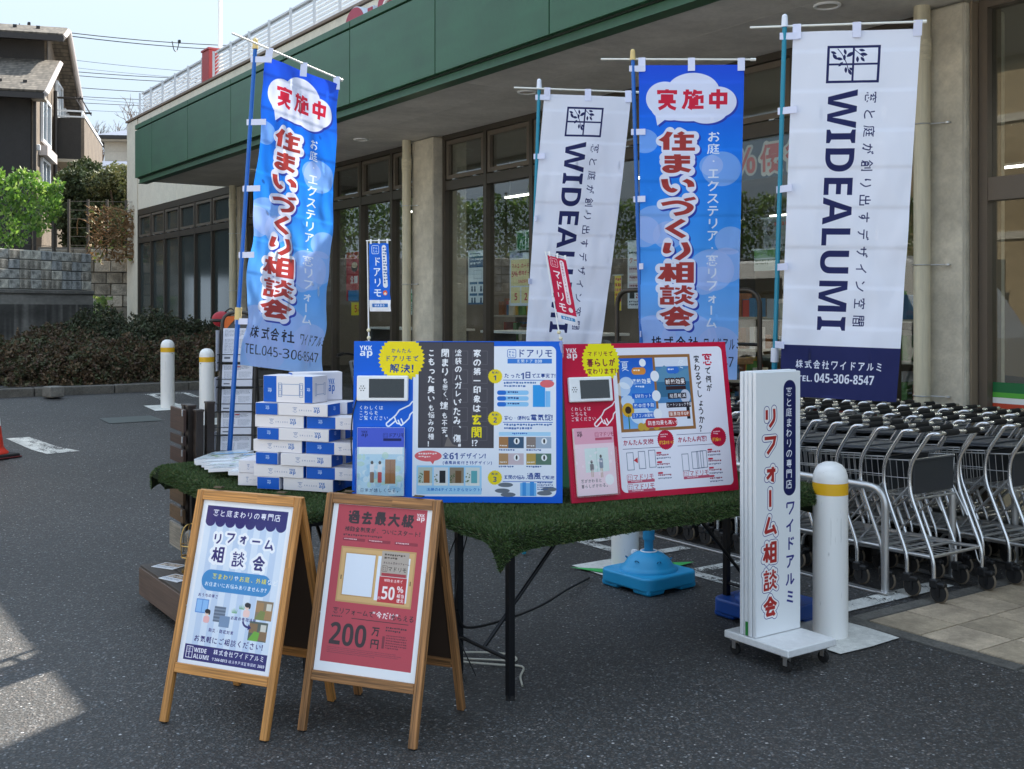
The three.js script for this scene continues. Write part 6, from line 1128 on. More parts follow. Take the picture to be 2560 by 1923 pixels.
const magTex = [0, 1, 2].map((k) => canvasTex(256, 360, (c) => { reseed(310 + k); c.fillStyle = '#dfe6ea'; c.fillRect(0, 0, 256, 360); const sky = ['#7fb2e2', '#a9c6dc', '#8cc0ea'][k]; c.fillStyle = sky; c.fillRect(10, 40, 236, 110); c.fillStyle = '#8d9694'; c.fillRect(10, 100, 236, 70); for (let i = 0; i < 26; i++) oval(c, rr(10, 246), rr(130, 300), rr(8, 30), rr(6, 18), ['#8fae7a', '#c9d0c4', '#6f8f5c', '#b8c8cc', '#e6e8e4'][i % 5]); c.fillStyle = '#f0f2f4'; c.fillRect(0, 300, 256, 60); smallPrint(c, 16, 12, 160, 20, 1, '#4a5a6a'); smallPrint(c, 16, 312, 200, 32, 2, '#5a6a7a'); }));
const leafletTex = [0, 1].map((k) => canvasTex(200, 280, (c) => { reseed(320 + k); c.fillStyle = '#dcdde6'; c.fillRect(0, 0, 200, 280); smallPrint(c, 12, 12, 176, 60, 5, '#8a8f9c'); smallPrint(c, 110, 90, 80, 80, 8, '#a2a6b0'); smallPrint(c, 12, 90, 80, 120, 10, '#9a9eaa'); c.fillStyle = '#70747e'; c.fillRect(12, 240, 40, 18); if (k) { c.fillStyle = '#b03a48'; c.fillRect(90, 20, 30, 14); } }));
const cardTex = canvasTex(200, 140, (c) => { reseed(330); c.fillStyle = '#e8eaf0'; c.fillRect(0, 0, 200, 140); c.fillStyle = '#b7a392'; c.fillRect(10, 10, 180, 70); for (let i = 0; i < 12; i++) { c.fillStyle = ['#d8d2c8', '#6a6460', '#3d3a3c', '#94785e'][i % 4]; c.fillRect(rr(10, 150), rr(12, 60), rr(12, 50), rr(6, 24)); } smallPrint(c, 14, 92, 170, 36, 3, '#4a4a58'); });

// ---------------------------------------------------------------- the stall
const print = (map, rough = 0.45, o = {}) => new THREE.MeshPhysicalMaterial({ map, roughness: rough, specularIntensity: 0.45, ...o });
const pointAt = (px, py, d) => { const [x, z] = atBearing(px, d); return V(x, heightAt(py, d), z); };
const oak = std(0xffffff, 0.5, { map: rep(woodTex([0.80, 0.56, 0.30], 0.3, 401, 5), 5, 0.9) }), oakDull = std(0xffffff, 0.6, { map: rep(woodTex([0.68, 0.48, 0.29], 0.46, 405, 6), 5, 0.9) });

// folding tables: steel legs under a top that the turf covers
function table(label, x0, z0, x1, z1, long) {
  const t = thing('folding_table', label, 'table', [(x0 + x1) / 2, 0, (z0 + z1) / 2], 0, 'folding tables of the stall'), w = x1 - x0, d = z1 - z0;
  mesh('tabletop', rb(w, 0.03, d, 0, 0.675, 0, 0.008), std(0x4a4640, 0.6), t);
  mesh('rail', [bx(w - 0.16, 0.025, 0.025, 0, 0.645, d / 2 - 0.07), bx(w - 0.16, 0.025, 0.025, 0, 0.645, -d / 2 + 0.07), bx(0.025, 0.025, d - 0.165, w / 2 - 0.07, 0.645, 0), bx(0.025, 0.025, d - 0.165, -w / 2 + 0.07, 0.645, 0)], M.darkSteel, t);
  for (const sx of [-1, 1]) for (const sz of [-1, 1]) { const l = mesh('leg', rb(0.03, 0.625, 0.03, sx * (w / 2 - 0.095), 0.32, sz * (d / 2 - 0.1), 0.003), M.darkSteel, t); mesh('foot', cyl(0.019, 0.017, 0.02, sx * (w / 2 - 0.095), 0.0102, sz * (d / 2 - 0.1), 14), M.rubber, l); }
  if (long === 'z') for (const s of [-1, 1]) mesh('cross_brace', [bar([-w / 2 + 0.1, 0.16, s * (d / 2 - 0.1)], [w / 2 - 0.1, 0.16, s * (d / 2 - 0.1)], 0.009), bar([0, 0.16, s * (d / 2 - 0.1)], [0, 0.63, s * (d / 2 - 0.55)], 0.009)], M.darkSteel, t);
  else for (const s of [-1, 1]) mesh('cross_brace', [bar([s * (w / 2 - 0.095), 0.16, -d / 2 + 0.1], [s * (w / 2 - 0.095), 0.16, d / 2 - 0.1], 0.009), bar([s * (w / 2 - 0.095), 0.16, 0], [s * (w / 2 - 0.5), 0.63, 0], 0.009)], M.darkSteel, t);
  return t;
}
table('black legged folding table under the red board, its end towards the shop', -4.1, -4.2, -3.52, -2.38, 'z');
table('folding table behind the two easels, carrying magazines and boxes', -6.0, -2.45, -4.3, -1.85, 'x');
// artificial turf laid over a table: hangs over each edge by the given lengths
function turf(label, x0, z0, x1, z1, over, n, sd, ear) {
  const [ox0, ox1, oz0, oz1] = over, top = 0.703, R = 0.035, t = thing('turf_mat', label, 'turf mat', [(x0 + x1) / 2, 0, (z0 + z1) / 2], 0, 'artificial turf on the tables'), cx = (x0 + x1) / 2, cz = (z0 + z1) / 2;
  const fold = (x, z) => {
    const ex = x < x0 ? x - x0 : x > x1 ? x - x1 : 0, ez = z < z0 ? z - z0 : z > z1 ? z - z1 : 0, e = Math.hypot(ex, ez);
    const wob = 0.004 * noise3(x * 3, z * 3, sd);
    if (e < 1e-6) return V(x, top + wob, z);
    const dx = ex / e, dz = ez / e, corner = Math.abs(ex) > 0 && Math.abs(ez) > 0 ? 1 : 0, s = e, stiff = R + corner * 0.05;
    let h, d;
    if (s < stiff * Math.PI / 2) { h = stiff * Math.sin(s / stiff); d = stiff * (1 - Math.cos(s / stiff)); } else { h = stiff + (s - stiff * 1.57) * (0.12 + 0.1 * noise3(x * 2.5, z * 2.5, sd + 3) + corner * 0.25); d = stiff + (s - stiff * 1.57) * 0.97; }
    return V(Math.min(Math.max(x, x0), x1) + dx * h, top + wob - d, Math.min(Math.max(z, z0), z1) + dz * h);
  };
  const X0 = x0 - ox0, X1 = x1 + ox1, Z0 = z0 - oz0, Z1 = z1 + oz1;
  const ez = (u, v) => { const zz = Z1 + (Z0 - Z1) * v, xe = ear > 0 ? Math.exp(-(((zz - Z1) / 0.13) ** 2)) * ear : 0, ye = ear > 0 ? Math.exp(-(((1 - u) * (X1 - X0) / 0.13) ** 2)) * ear : 0; return [X0 + (X1 + xe - X0) * u, zz + ye * (1 - v) ** 6]; };
  const g = new ParametricGeometry((u, v, p) => { p.copy(fold(...ez(u, v))).sub(V(cx, 0, cz)); }, Math.round((X1 - X0) / 0.018), Math.round((Z1 - Z0) / 0.018));
  mesh('backing', g, std(0x1d2a10, 0.95, { side: THREE.DoubleSide }), t);
  reseed(sd * 17 + 3);
  const blade = new THREE.BufferGeometry(); blade.setAttribute('position', new THREE.Float32BufferAttribute([-0.0014, 0, 0, 0.0014, 0, 0, 0.0009, 0.008, 0.001, -0.0006, 0.0135, 0.004], 3)); blade.setAttribute('uv', new THREE.Float32BufferAttribute([0, 0, 1, 0, 1, 0.6, 0.5, 1], 2)); blade.setIndex([0, 1, 2, 0, 2, 3]); blade.computeVertexNormals();
  const im = new THREE.InstancedMesh(blade, new THREE.MeshPhysicalMaterial({ roughness: 0.65, side: THREE.DoubleSide, transmission: 0.12, thickness: 0 }), n), m = new THREE.Matrix4(), q = new THREE.Quaternion(), c = new THREE.Color();
  for (let i = 0; i < n; i++) {
    const [x, z] = ez(rnd(), rnd()), p = fold(x, z), a = fold(x + 0.004, z).sub(p), b = fold(x, z + 0.004).sub(p), nn = b.cross(a).normalize();
    nn.add(V(rr(-0.55, 0.55), rr(-0.2, 0.3), rr(-0.55, 0.55))).normalize();
    q.setFromUnitVectors(V(0, 1, 0), nn).multiply(new THREE.Quaternion().setFromAxisAngle(V(0, 1, 0), rr(0, 6.28)));
    const s = rr(0.75, 1.35); m.compose(p.sub(V(cx, 0, cz)), q, V(s * 1.3, s, s * 1.3)); im.setMatrixAt(i, m);
    const k = rnd(); if (k > 0.9) c.setRGB(0.13, 0.135, 0.05); else { const f = rr(0.7, 1.3); c.setRGB(0.05 * f, 0.095 * f, 0.02 * f); } im.setColorAt(i, c);
  }
  im.name = 'pile'; im.userData.kind = 'stuff'; shadows(im); t.add(im);
}
turf('green artificial turf on the table under the red board, one corner hanging down', -4.12, -4.25, -3.51, -2.37, [0.08, 0.09, 0.17, 0.06], 85000, 2, 0.055);
turf('green artificial turf under the magazines and boxes, its left corner sticking out', -6.02, -2.47, -4.28, -1.84, [0.16, 0.05, 0.08, 0.1], 75000, 5, 0);

// display boards with screen and brochure pocket
function displayBoard(name, label, a, b, H, lean, tex, edge, bro, broLabel, scr) {
  const A = V(a[0], 0, a[1]), B = V(b[0], 0, b[1]), W = A.distanceTo(B), turn = -Math.atan2(B.z - A.z, B.x - A.x);
  const t = thing(name, label, 'display board', [(A.x + B.x) / 2, 0.716, (A.z + B.z) / 2], turn);
  t.rotation.order = 'YXZ'; t.rotation.x = -lean;
  mesh('panel', rb(W, H, 0.012, 0, H / 2, -0.008, 0.002), edge, t);
  mesh('print', sheet(W - 0.002, H - 0.002, 0, H / 2, -0.0012), print(tex, 0.35), t);
  // easel struts on the back
  mesh('strut', [-0.32, 0.32].map((x) => bar([x * W, H * 0.72, -0.016], [x * W, 0.02 + 0.0, -0.22], 0.008)), M.black, t);
  const sx = -W / 2 + W * 0.143, sy = H * 0.705, s = mesh('screen_unit', rb(W * 0.246, H * 0.158, 0.022, sx, sy, 0.011, 0.006), M.whitePlastic, t);
  mesh('screen', rb(W * 0.168, H * 0.118, 0.002, sx + W * 0.02, sy, 0.0225, 0.001), new THREE.MeshPhysicalMaterial({ map: scr, roughness: 0.08, clearcoat: 0.5 }), s);
  for (let i = 0; i < 7; i++) { const an = i * Math.PI / 3; mesh('speaker_hole', cyl(0.0026, 0.0026, 0.001, 0, 0, 0, 8).rotateX(Math.PI / 2).translate(sx - W * 0.096 + (i ? Math.cos(an) * 0.011 : 0), sy + (i ? Math.sin(an) * 0.011 : 0), 0.0224), M.black, s); }
  const bx_ = -W / 2 + W * 0.138;
  const pk = mesh('brochure_pocket', [bx(W * 0.24, H * 0.3, 0.002, bx_, H * 0.185, 0.026), bx(0.002, H * 0.3, 0.026, bx_ - W * 0.12, H * 0.185, 0.013), bx(0.002, H * 0.3, 0.026, bx_ + W * 0.12, H * 0.185, 0.013), bx(W * 0.24, 0.002, 0.026, bx_, H * 0.035, 0.013)], new THREE.MeshPhysicalMaterial({ color: 0xffffff, transmission: 1, thickness: 0, roughness: 0.06 }), t);
  const br = mesh(numbered('brochure'), [rb(W * 0.225, H * 0.42, 0.014, 0, 0, 0, 0.001)], M.whitePaint, scene);
  tag(br, broLabel, 'brochure');
  t.updateMatrixWorld(true); br.position.copy(t.localToWorld(V(bx_, H * 0.252, 0.012))); br.quaternion.copy(t.quaternion);
  mesh('cover', sheet(W * 0.223, H * 0.418, 0, 0, 0.0075), print(bro, 0.25), br);
  return t;
}
const screenTex = canvasTex(128, 72, (c) => { c.fillStyle = '#23282a'; c.fillRect(0, 0, 128, 72); c.fillStyle = '#16191a'; c.fillRect(48, 14, 30, 44); c.fillStyle = '#2f3a36'; c.fillRect(54, 20, 18, 38); oval(c, 22, 48, 14, 14, '#1d2722'); oval(c, 100, 46, 18, 12, '#1d2722'); c.fillStyle = '#3a4648'; c.fillRect(6, 10, 30, 10); });
const boardEdge = std(0x0d56c4, 0.5), boardEdgeRed = std(0xa81a3a, 0.5);
displayBoard('door_display_board', 'blue display board about front doors with yellow badge and small screen', [-4.37, -2.15], [-3.82, -2.90], 0.712, 0.08, P.blueBoard, boardEdge, P.brochureBlue, 'blue brochure with a couple by a door, in the pocket of the blue board', screenTex);
displayBoard('window_display_board', 'red display board about windows with yellow badge and small screen', [-3.79, -2.93], [-3.63, -3.80], 0.705, 0.16, P.redBoard, boardEdgeRed, P.brochurePink, 'pink brochure with a parent and child, in the pocket of the red board', screenTex);
single('screen_cable', tube([pointAt(895, 985, 4.86), pointAt(888, 1010, 4.84), pointAt(880, 1050, 4.83), pointAt(878, 1120, 4.86), pointAt(886, 1190, 4.9)], 0.003, 30, 6), M.black, 'thin black cable hanging down the left side of the blue board', 'cable');

// small flags clipped to the boards
function cloth(W, H, tex, corners, wave, o = {}) { // hanging cloth between four corners TL TR BL BR
  const [a, b, c, d] = corners, n = b.clone().sub(a).cross(c.clone().sub(a)).normalize();
  const g = new ParametricGeometry((u, v, p) => {
    p.copy(a).lerp(b, u); const q = c.clone().lerp(d, u); p.lerp(q, 1 - v);
    const s = 1 - v; p.addScaledVector(n, wave * (Math.sin(u * 7 + s * 3 + (o.ph ?? 0)) * 0.5 + noise3(u * 2.2, s * 4.5, o.ph ?? 0) * 1.1 + noise3(u * 6, s * 9, 2 + (o.ph ?? 0)) * 0.35) * (0.25 + 0.75 * s) + (o.crease ? 0.0022 * Math.max(0, 1 - Math.abs(((s * 9.3) % 1) - 0.5) * 26) : 0));
    p.addScaledVector(b.clone().sub(a).normalize(), (o.pull ?? 0) * Math.sin(s * Math.PI) * (u - 0.5));
  }, o.nu ?? 40, o.nv ?? 110);
  return mesh('cloth', g, new THREE.MeshPhysicalMaterial({ map: tex, roughness: 0.97, transmission: o.tr ?? 0.12, thickness: 0, side: THREE.DoubleSide }));
}
function miniFlag(label, foot, top, side, w, h, tex, ph) {
  const t = thing('table_flag', label, 'small flag', foot.toArray(), 0, 'small flags on the boards'), up = top.clone().sub(foot), dir = side.clone().sub(top).normalize();
  mesh('stick', bar([0, 0, 0], up.toArray(), 0.0035, 8, 0.0025), M.whitePlastic, t);
  mesh('cross_stick', bar(up.clone().addScaledVector(dir, -0.006).toArray(), up.clone().addScaledVector(dir, w + 0.02).toArray(), 0.002, 6), M.whitePlastic, t);
  mesh('joint', [new THREE.SphereGeometry(0.009, 12, 8).translate(0, 0.02, 0), new THREE.SphereGeometry(0.009, 12, 8).translate(up.x * 0.12, up.y * 0.12, up.z * 0.12)], std(0xd8cfae, 0.4), t);
  const a = up.clone().addScaledVector(dir, 0.008).add(V(0, -0.012, 0)), b = a.clone().addScaledVector(dir, w), dn = up.clone().normalize().multiplyScalar(-h);
  const c = cloth(w, h, tex, [a, b, a.clone().add(dn), b.clone().add(dn).addScaledVector(dir, 0.008)], 0.004, { ph, nu: 14, nv: 40 }); t.add(c);
  for (let i = 0; i < 3; i++) mesh('tab', bx(0.012, 0.022, 0.003, 0, 0, 0).translate(...up.clone().addScaledVector(dir, 0.018 + i * w * 0.42).add(V(0, -0.004, 0)).toArray()), M.whitePlastic, t);
  mesh('clip', rb(0.03, 0.075, 0.02, 0, -0.03, 0.004, 0.006, 0.6), new THREE.MeshPhysicalMaterial({ color: lin(0.9, 0.92, 0.95), transmission: 0.75, thickness: 0, roughness: 0.15 }), t);
}
{
  const d1 = V(0.79, 0, -0.55);
  const f1 = pointAt(922, 856, 4.9), t1 = pointAt(918, 602, 4.9); miniFlag('small blue flag clipped to the left of the blue board', f1, t1, t1.clone().add(d1), 0.098, 0.305, P.miniBlue, 1);
  const f2 = pointAt(1402, 858, 4.86), t2 = pointAt(1364, 630, 4.86); miniFlag('small red flag clipped between the blue and red boards', f2, t2, t2.clone().add(V(0.55, -0.25, -0.83)), 0.085, 0.3, P.miniRed, 4);
}

// ---------------------------------------------------------------- banners on poles
function banner(label, base, top, barEnds, corners, tex, poleM, tipM, bandDir, ph, o = {}) {
  const t = thing('banner_flag', label, 'banner', base.toArray(), 0, 'tall banners on poles'), rel = (v) => v.clone().sub(base), up = rel(top);
  const P0 = V(0, o.foot ?? 0.28, 0).multiplyScalar(1);
  const low = up.clone().multiplyScalar((o.foot ?? 0.12) / up.y), mid = up.clone().multiplyScalar(o.mid ?? 0.45);
  const pole = mesh('pole', [bar(low.toArray(), mid.toArray(), 0.014, 14), bar(mid.toArray(), up.toArray(), 0.0115, 14)], poleM, t);
  const dirn = up.clone().normalize();
  mesh('tip', [new THREE.CylinderGeometry(0.014, 0.017, 0.05, 14).translate(up.x, up.y + 0.01, up.z), new THREE.SphereGeometry(0.014, 12, 8).translate(up.x, up.y + 0.035, up.z)], tipM, pole);
  mesh('clamp', new THREE.CylinderGeometry(0.02, 0.02, 0.07, 14).applyQuaternion(new THREE.Quaternion().setFromUnitVectors(V(0, 1, 0), dirn)).translate(mid.x, mid.y, mid.z), tipM, pole);
  const [e0, e1] = barEnds.map(rel), bd = e1.clone().sub(e0).normalize();
  mesh('cross_bar', [bar(e0.toArray(), e1.toArray(), 0.0055, 10), new THREE.CylinderGeometry(0.009, 0.009, 0.03, 10).applyQuaternion(new THREE.Quaternion().setFromUnitVectors(V(0, 1, 0), bd)).translate(e1.x, e1.y, e1.z)], std(0xe6e6de, 0.4), t);
  const C = corners.map(rel), c = cloth(0.6, 1.8, tex, C, o.wave ?? 0.02, { ph, tr: o.tr ?? 0.12, crease: true, pull: o.pull }); t.add(c);
  const strap = std(0xd7dbf2, 0.7);
  const strip = (a, b, w) => { const L = a.distanceTo(b), g = bx(L, w, 0.004), x = b.clone().sub(a).normalize(), z = bandDir.clone(), y = z.clone().cross(x).normalize(); z.copy(x).cross(y); g.applyMatrix4(new THREE.Matrix4().makeBasis(x, y, z)); const m = a.clone().add(b).multiplyScalar(0.5).addScaledVector(bandDir, 0.007); return g.translate(m.x, m.y, m.z); };
  for (const u of [0.03, 0.5, 0.97]) { const p = C[0].clone().lerp(C[1], u), k = e0.clone().lerp(e1, THREE.MathUtils.clamp(p.clone().sub(e0).dot(bd) / e0.distanceTo(e1), 0, 1)); mesh('strap', strip(k.clone().add(V(0, 0.008, 0)), p.clone().add(V(0, -0.035, 0)), 0.04), strap, t); }
  for (const v of [0.012, 0.215, 0.43, 0.645, 0.86]) { const p = C[0].clone().lerp(C[2], v), k = up.clone().multiplyScalar(p.y / up.y), dd = p.clone().sub(k).normalize(); if (k.y < low.y + 0.05) continue; mesh('strap', strip(k.clone().addScaledVector(dd, -0.022), p.clone().addScaledVector(dd, 0.035), 0.034), strap, t); }
  return t;
}
const poleBlue = new THREE.MeshStandardMaterial({ color: 0x1a63b8, roughness: 0.3 }), poleTeal = new THREE.MeshStandardMaterial({ color: 0x1585a0, roughness: 0.3 }), tipWood = std(0xd7bd7e, 0.5), tipWhite = std(0xdfe4f0, 0.45);
let B1, B2, B3, B4;
const view = (px, d) => { const [x, z] = atBearing(px, d); return V(-x, 0, -z).normalize(); };
{
  const gp = (px, d) => { const [x, z] = atBearing(px, d); return V(x, groundY(x), z); };
  B1 = banner('blue consultation banner on a blue pole at the left end of the stall', gp(553, 6.32), pointAt(638, 116, 6.3), [pointAt(579, 83, 6.12), pointAt(851, 199, 6.7)], [pointAt(664, 140, 6.3), pointAt(846, 212, 6.68), pointAt(600, 912, 6.28), pointAt(808, 938, 6.64)], P.blueBanner, poleBlue, tipWood, view(700, 6.4), 3.1, { wave: 0.035, tr: 0.5, mid: 0.5 });
  B2 = banner('narrow white company banner in the middle, partly behind the small red flag', gp(1310, 6.95), pointAt(1348, 216, 6.92), [pointAt(1285, 219, 6.88), pointAt(1594, 231, 7.0)], [pointAt(1361, 235, 6.92), pointAt(1578, 243, 6.98), pointAt(1309, 962, 6.9), pointAt(1486, 975, 6.78)], P.whiteBanner, poleTeal, tipWhite, view(1450, 6.9), 7.7, { wave: 0.016, pull: 0.02, foot: 0.01 });
  B3 = banner('blue consultation banner on a blue pole between the two white banners', V(-4.66, 0, -4.15), pointAt(1582, 144, 6.22), [pointAt(1502, 148, 6.24), pointAt(1883, 149, 6.2)], [pointAt(1597, 163, 6.22), pointAt(1861, 162, 6.2), pointAt(1603, 945, 6.18), pointAt(1843, 950, 6.12)], P.blueBanner, poleBlue, tipWood, view(1720, 6.2), 11.2, { wave: 0.01, mid: 0.43 });
  B4 = banner('large white company banner on a teal pole at the right, above the trolleys', V(-3.84, 0, -4.22), pointAt(1962, 60, 5.38), [pointAt(1875, 69, 5.42), pointAt(2308, 54, 5.28)], [pointAt(1983, 80, 5.38), pointAt(2303, 72, 5.3), pointAt(1949, 990, 5.38), pointAt(2242, 1006, 5.22)], P.whiteBanner, poleTeal, tipWhite, view(2130, 5.3), 15.5, { wave: 0.012 });
}
// water filled banner bases
function bannerBase(banner, colour, turn) {
  const m = std(colour, 0.42);
  const s = new THREE.Shape(), a = 0.19, r = 0.06; s.moveTo(-a + r, -a); s.lineTo(a - r, -a); s.quadraticCurveTo(a, -a, a, -a + r); s.lineTo(a, a - r); s.quadraticCurveTo(a, a, a - r, a); s.lineTo(-a + r, a); s.quadraticCurveTo(-a, a, -a, a - r); s.lineTo(-a, -a + r); s.quadraticCurveTo(-a, -a, -a + r, -a);
  const slab = new THREE.ExtrudeGeometry(s, { depth: 0.05, bevelEnabled: true, bevelSize: 0.012, bevelThickness: 0.012, bevelSegments: 3, curveSegments: 8 }).rotateX(-Math.PI / 2).translate(0, 0.035, 0);
  const t = mesh('base', [slab, new THREE.LatheGeometry([[0.165, 0.095], [0.162, 0.108], [0.15, 0.115], [0.138, 0.125], [0.12, 0.155], [0.085, 0.182], [0.05, 0.195], [0.045, 0.197], [0.001, 0.198]].map(([p, q]) => new THREE.Vector2(p, q)), 40)], m, banner);
  t.rotation.y = turn;
  for (const [sx, sz] of [[-1, -1], [1, -1], [1, 1], [-1, 1]]) mesh('foot', rb(0.13, 0.04, 0.13, sx * 0.125, 0.02, sz * 0.125, 0.015), m, t);
  mesh('collar', new THREE.TorusGeometry(0.045, 0.004, 8, 28).rotateX(Math.PI / 2).translate(0, 0.198, 0), M.whitePlastic, t);
  mesh('socket', [cyl(0.026, 0.026, 0.07, 0, 0.23, 0, 20), cyl(0.034, 0.034, 0.055, 0, 0.29, 0, 20)], std(new THREE.Color(colour).multiplyScalar(0.75), 0.45), t);
  mesh('filler_cap', cyl(0.02, 0.018, 0.02, -0.085, 0.182, 0.03, 16), M.whitePlastic, t);
  for (let i = 0; i < 6; i++) { const an = i * 1.05 + 0.3; mesh('dimple', new THREE.TorusGeometry(0.011, 0.003, 6, 14).rotateX(Math.PI / 2 - 0.75).rotateY(Math.PI / 2 - an).translate(Math.cos(an) * 0.122, 0.155, Math.sin(an) * 0.122), std(new THREE.Color(colour).multiplyScalar(0.55), 0.6), t); }
}
bannerBase(B3, 0x1f9ad0, 0.06);
bannerBase(B4, 0x12489a, 0.05);
bannerBase(B1, 0x1650a8, 0.3);

// ---------------------------------------------------------------- easels (A-boards)
function easel(label, x, z, turn, wood, tex, depth, backM) {
  const t = thing('easel_sign', label, 'easel sign', [x, 0, z], turn, 'wooden A-frame signs'), W = 0.49, L = 0.875, a = Math.atan2(depth / 2, 0.85);
  const leaf = (s) => {
    const place = (g) => { g = Array.isArray(g) ? merge(g) : g; if (s < 0) g.rotateY(Math.PI); return g.rotateX(-s * a).translate(0, 0, s * depth / 2); };
    for (const k of [-1, 1]) { const st = mesh('stile', place(rb(0.03, L, 0.024, k * (W / 2 - 0.015), L / 2 + 0.004, 0, 0.003)), wood, t); mesh('foot_pad', place(bx(0.024, 0.006, 0.02, k * (W / 2 - 0.015), 0.004, 0)), M.rubber, st); }
    mesh('top_rail', place(rb(W - 0.061, 0.038, 0.024, 0, L - 0.015, 0, 0.003)), wood, t); mesh('bottom_rail', place(rb(W - 0.061, 0.036, 0.024, 0, 0.205, 0, 0.003)), wood, t);
    if (s > 0) {
      mesh('backing', place(bx(W - 0.062, 0.636, 0.006, 0, 0.539, -0.004)), M.whitePaint, t);
      mesh('poster', place(sheet(W - 0.064, 0.634, 0, 0.539, 0.0002)), print(tex, 0.3), t);
      mesh('cover_sheet', place(sheet(W - 0.064, 0.634, 0, 0.539, 0.0035)), new THREE.MeshPhysicalMaterial({ color: 0xffffff, transmission: 1, thickness: 0, roughness: 0.04, ior: 1.35 }), t);
    } else mesh('back_panel', place(bx(W - 0.062, 0.636, 0.006, 0, 0.539, 0)), backM, t);
  };
  leaf(1); leaf(-1);
  for (const k of [-0.15, 0.15]) mesh('hinge', [bx(0.036, 0.003, 0.026, k, 0.8645, 0), bar([k - 0.018, 0.866, 0], [k + 0.018, 0.866, 0], 0.003)], std(0x5a4a34, 0.5, { metalness: 0.5 }), t);
  mesh('spreader', bar([-W / 2 + 0.03, 0.42, depth / 2 * 0.52], [-W / 2 + 0.03, 0.42, -depth / 2 * 0.52], 0.003), M.steel, t);
}
const backBrown = std(0x3a2a1e, 0.7);
easel('wooden easel sign with the light blue consultation poster', -4.085, -1.573, 32.1 * D2R, oak, P.signA, 0.45, backBrown);
easel('wooden easel sign with the red subsidy poster', -3.708, -1.959, 33.6 * D2R, oakDull, P.signB, 0.42, backBrown);

// ---------------------------------------------------------------- upright white sign on casters
{
  const t = thing('upright_sign', 'tall narrow white sign on a wheeled base with red vertical lettering', 'sign', [-3.36, 0, -3.77], Math.PI / 2);
  // local x runs towards the shop, local z towards the viewer's right
  mesh('base_board', rb(0.315, 0.034, 0.378, 0, 0.093, 0.003, 0.006), std(0xffffff, 0.4, { map: rep(mottle([0.9, 0.9, 0.9], 0.03, 0.06, 421), 2) }), t);
  for (const [x, z] of [[-0.12, 0.15], [0.12, 0.15], [-0.12, -0.15], [0.12, -0.15]]) { const c = mesh('caster', [bx(0.035, 0.012, 0.035, x, 0.071, z), bx(0.004, 0.04, 0.02, x - 0.011, 0.05, z), bx(0.004, 0.04, 0.02, x + 0.011, 0.05, z)], M.steel, t); mesh('wheel', cyl(0.025, 0.025, 0.016, 0, 0, 0, 18).rotateZ(Math.PI / 2).translate(x, 0.026, z), M.rubber, c); }
  for (const [z, w, h] of [[-0.013, 0.29, 1.175], [-0.038, 0.296, 1.18], [-0.063, 0.292, 1.18], [-0.088, 0.296, 1.176]]) mesh('plate', rb(w, h, 0.019, 0, 0.112 + h / 2, z, 0.003), M.whitePlastic, t);
  mesh('print', sheet(0.288, 1.17, 0, 0.7, -0.0025), print(P.upright, 0.32), t);
  mesh('green_tape', bx(0.004, 0.06, 0.012, -0.149, 0.145, -0.055), std(0x2c8a3c, 0.6), t);
}

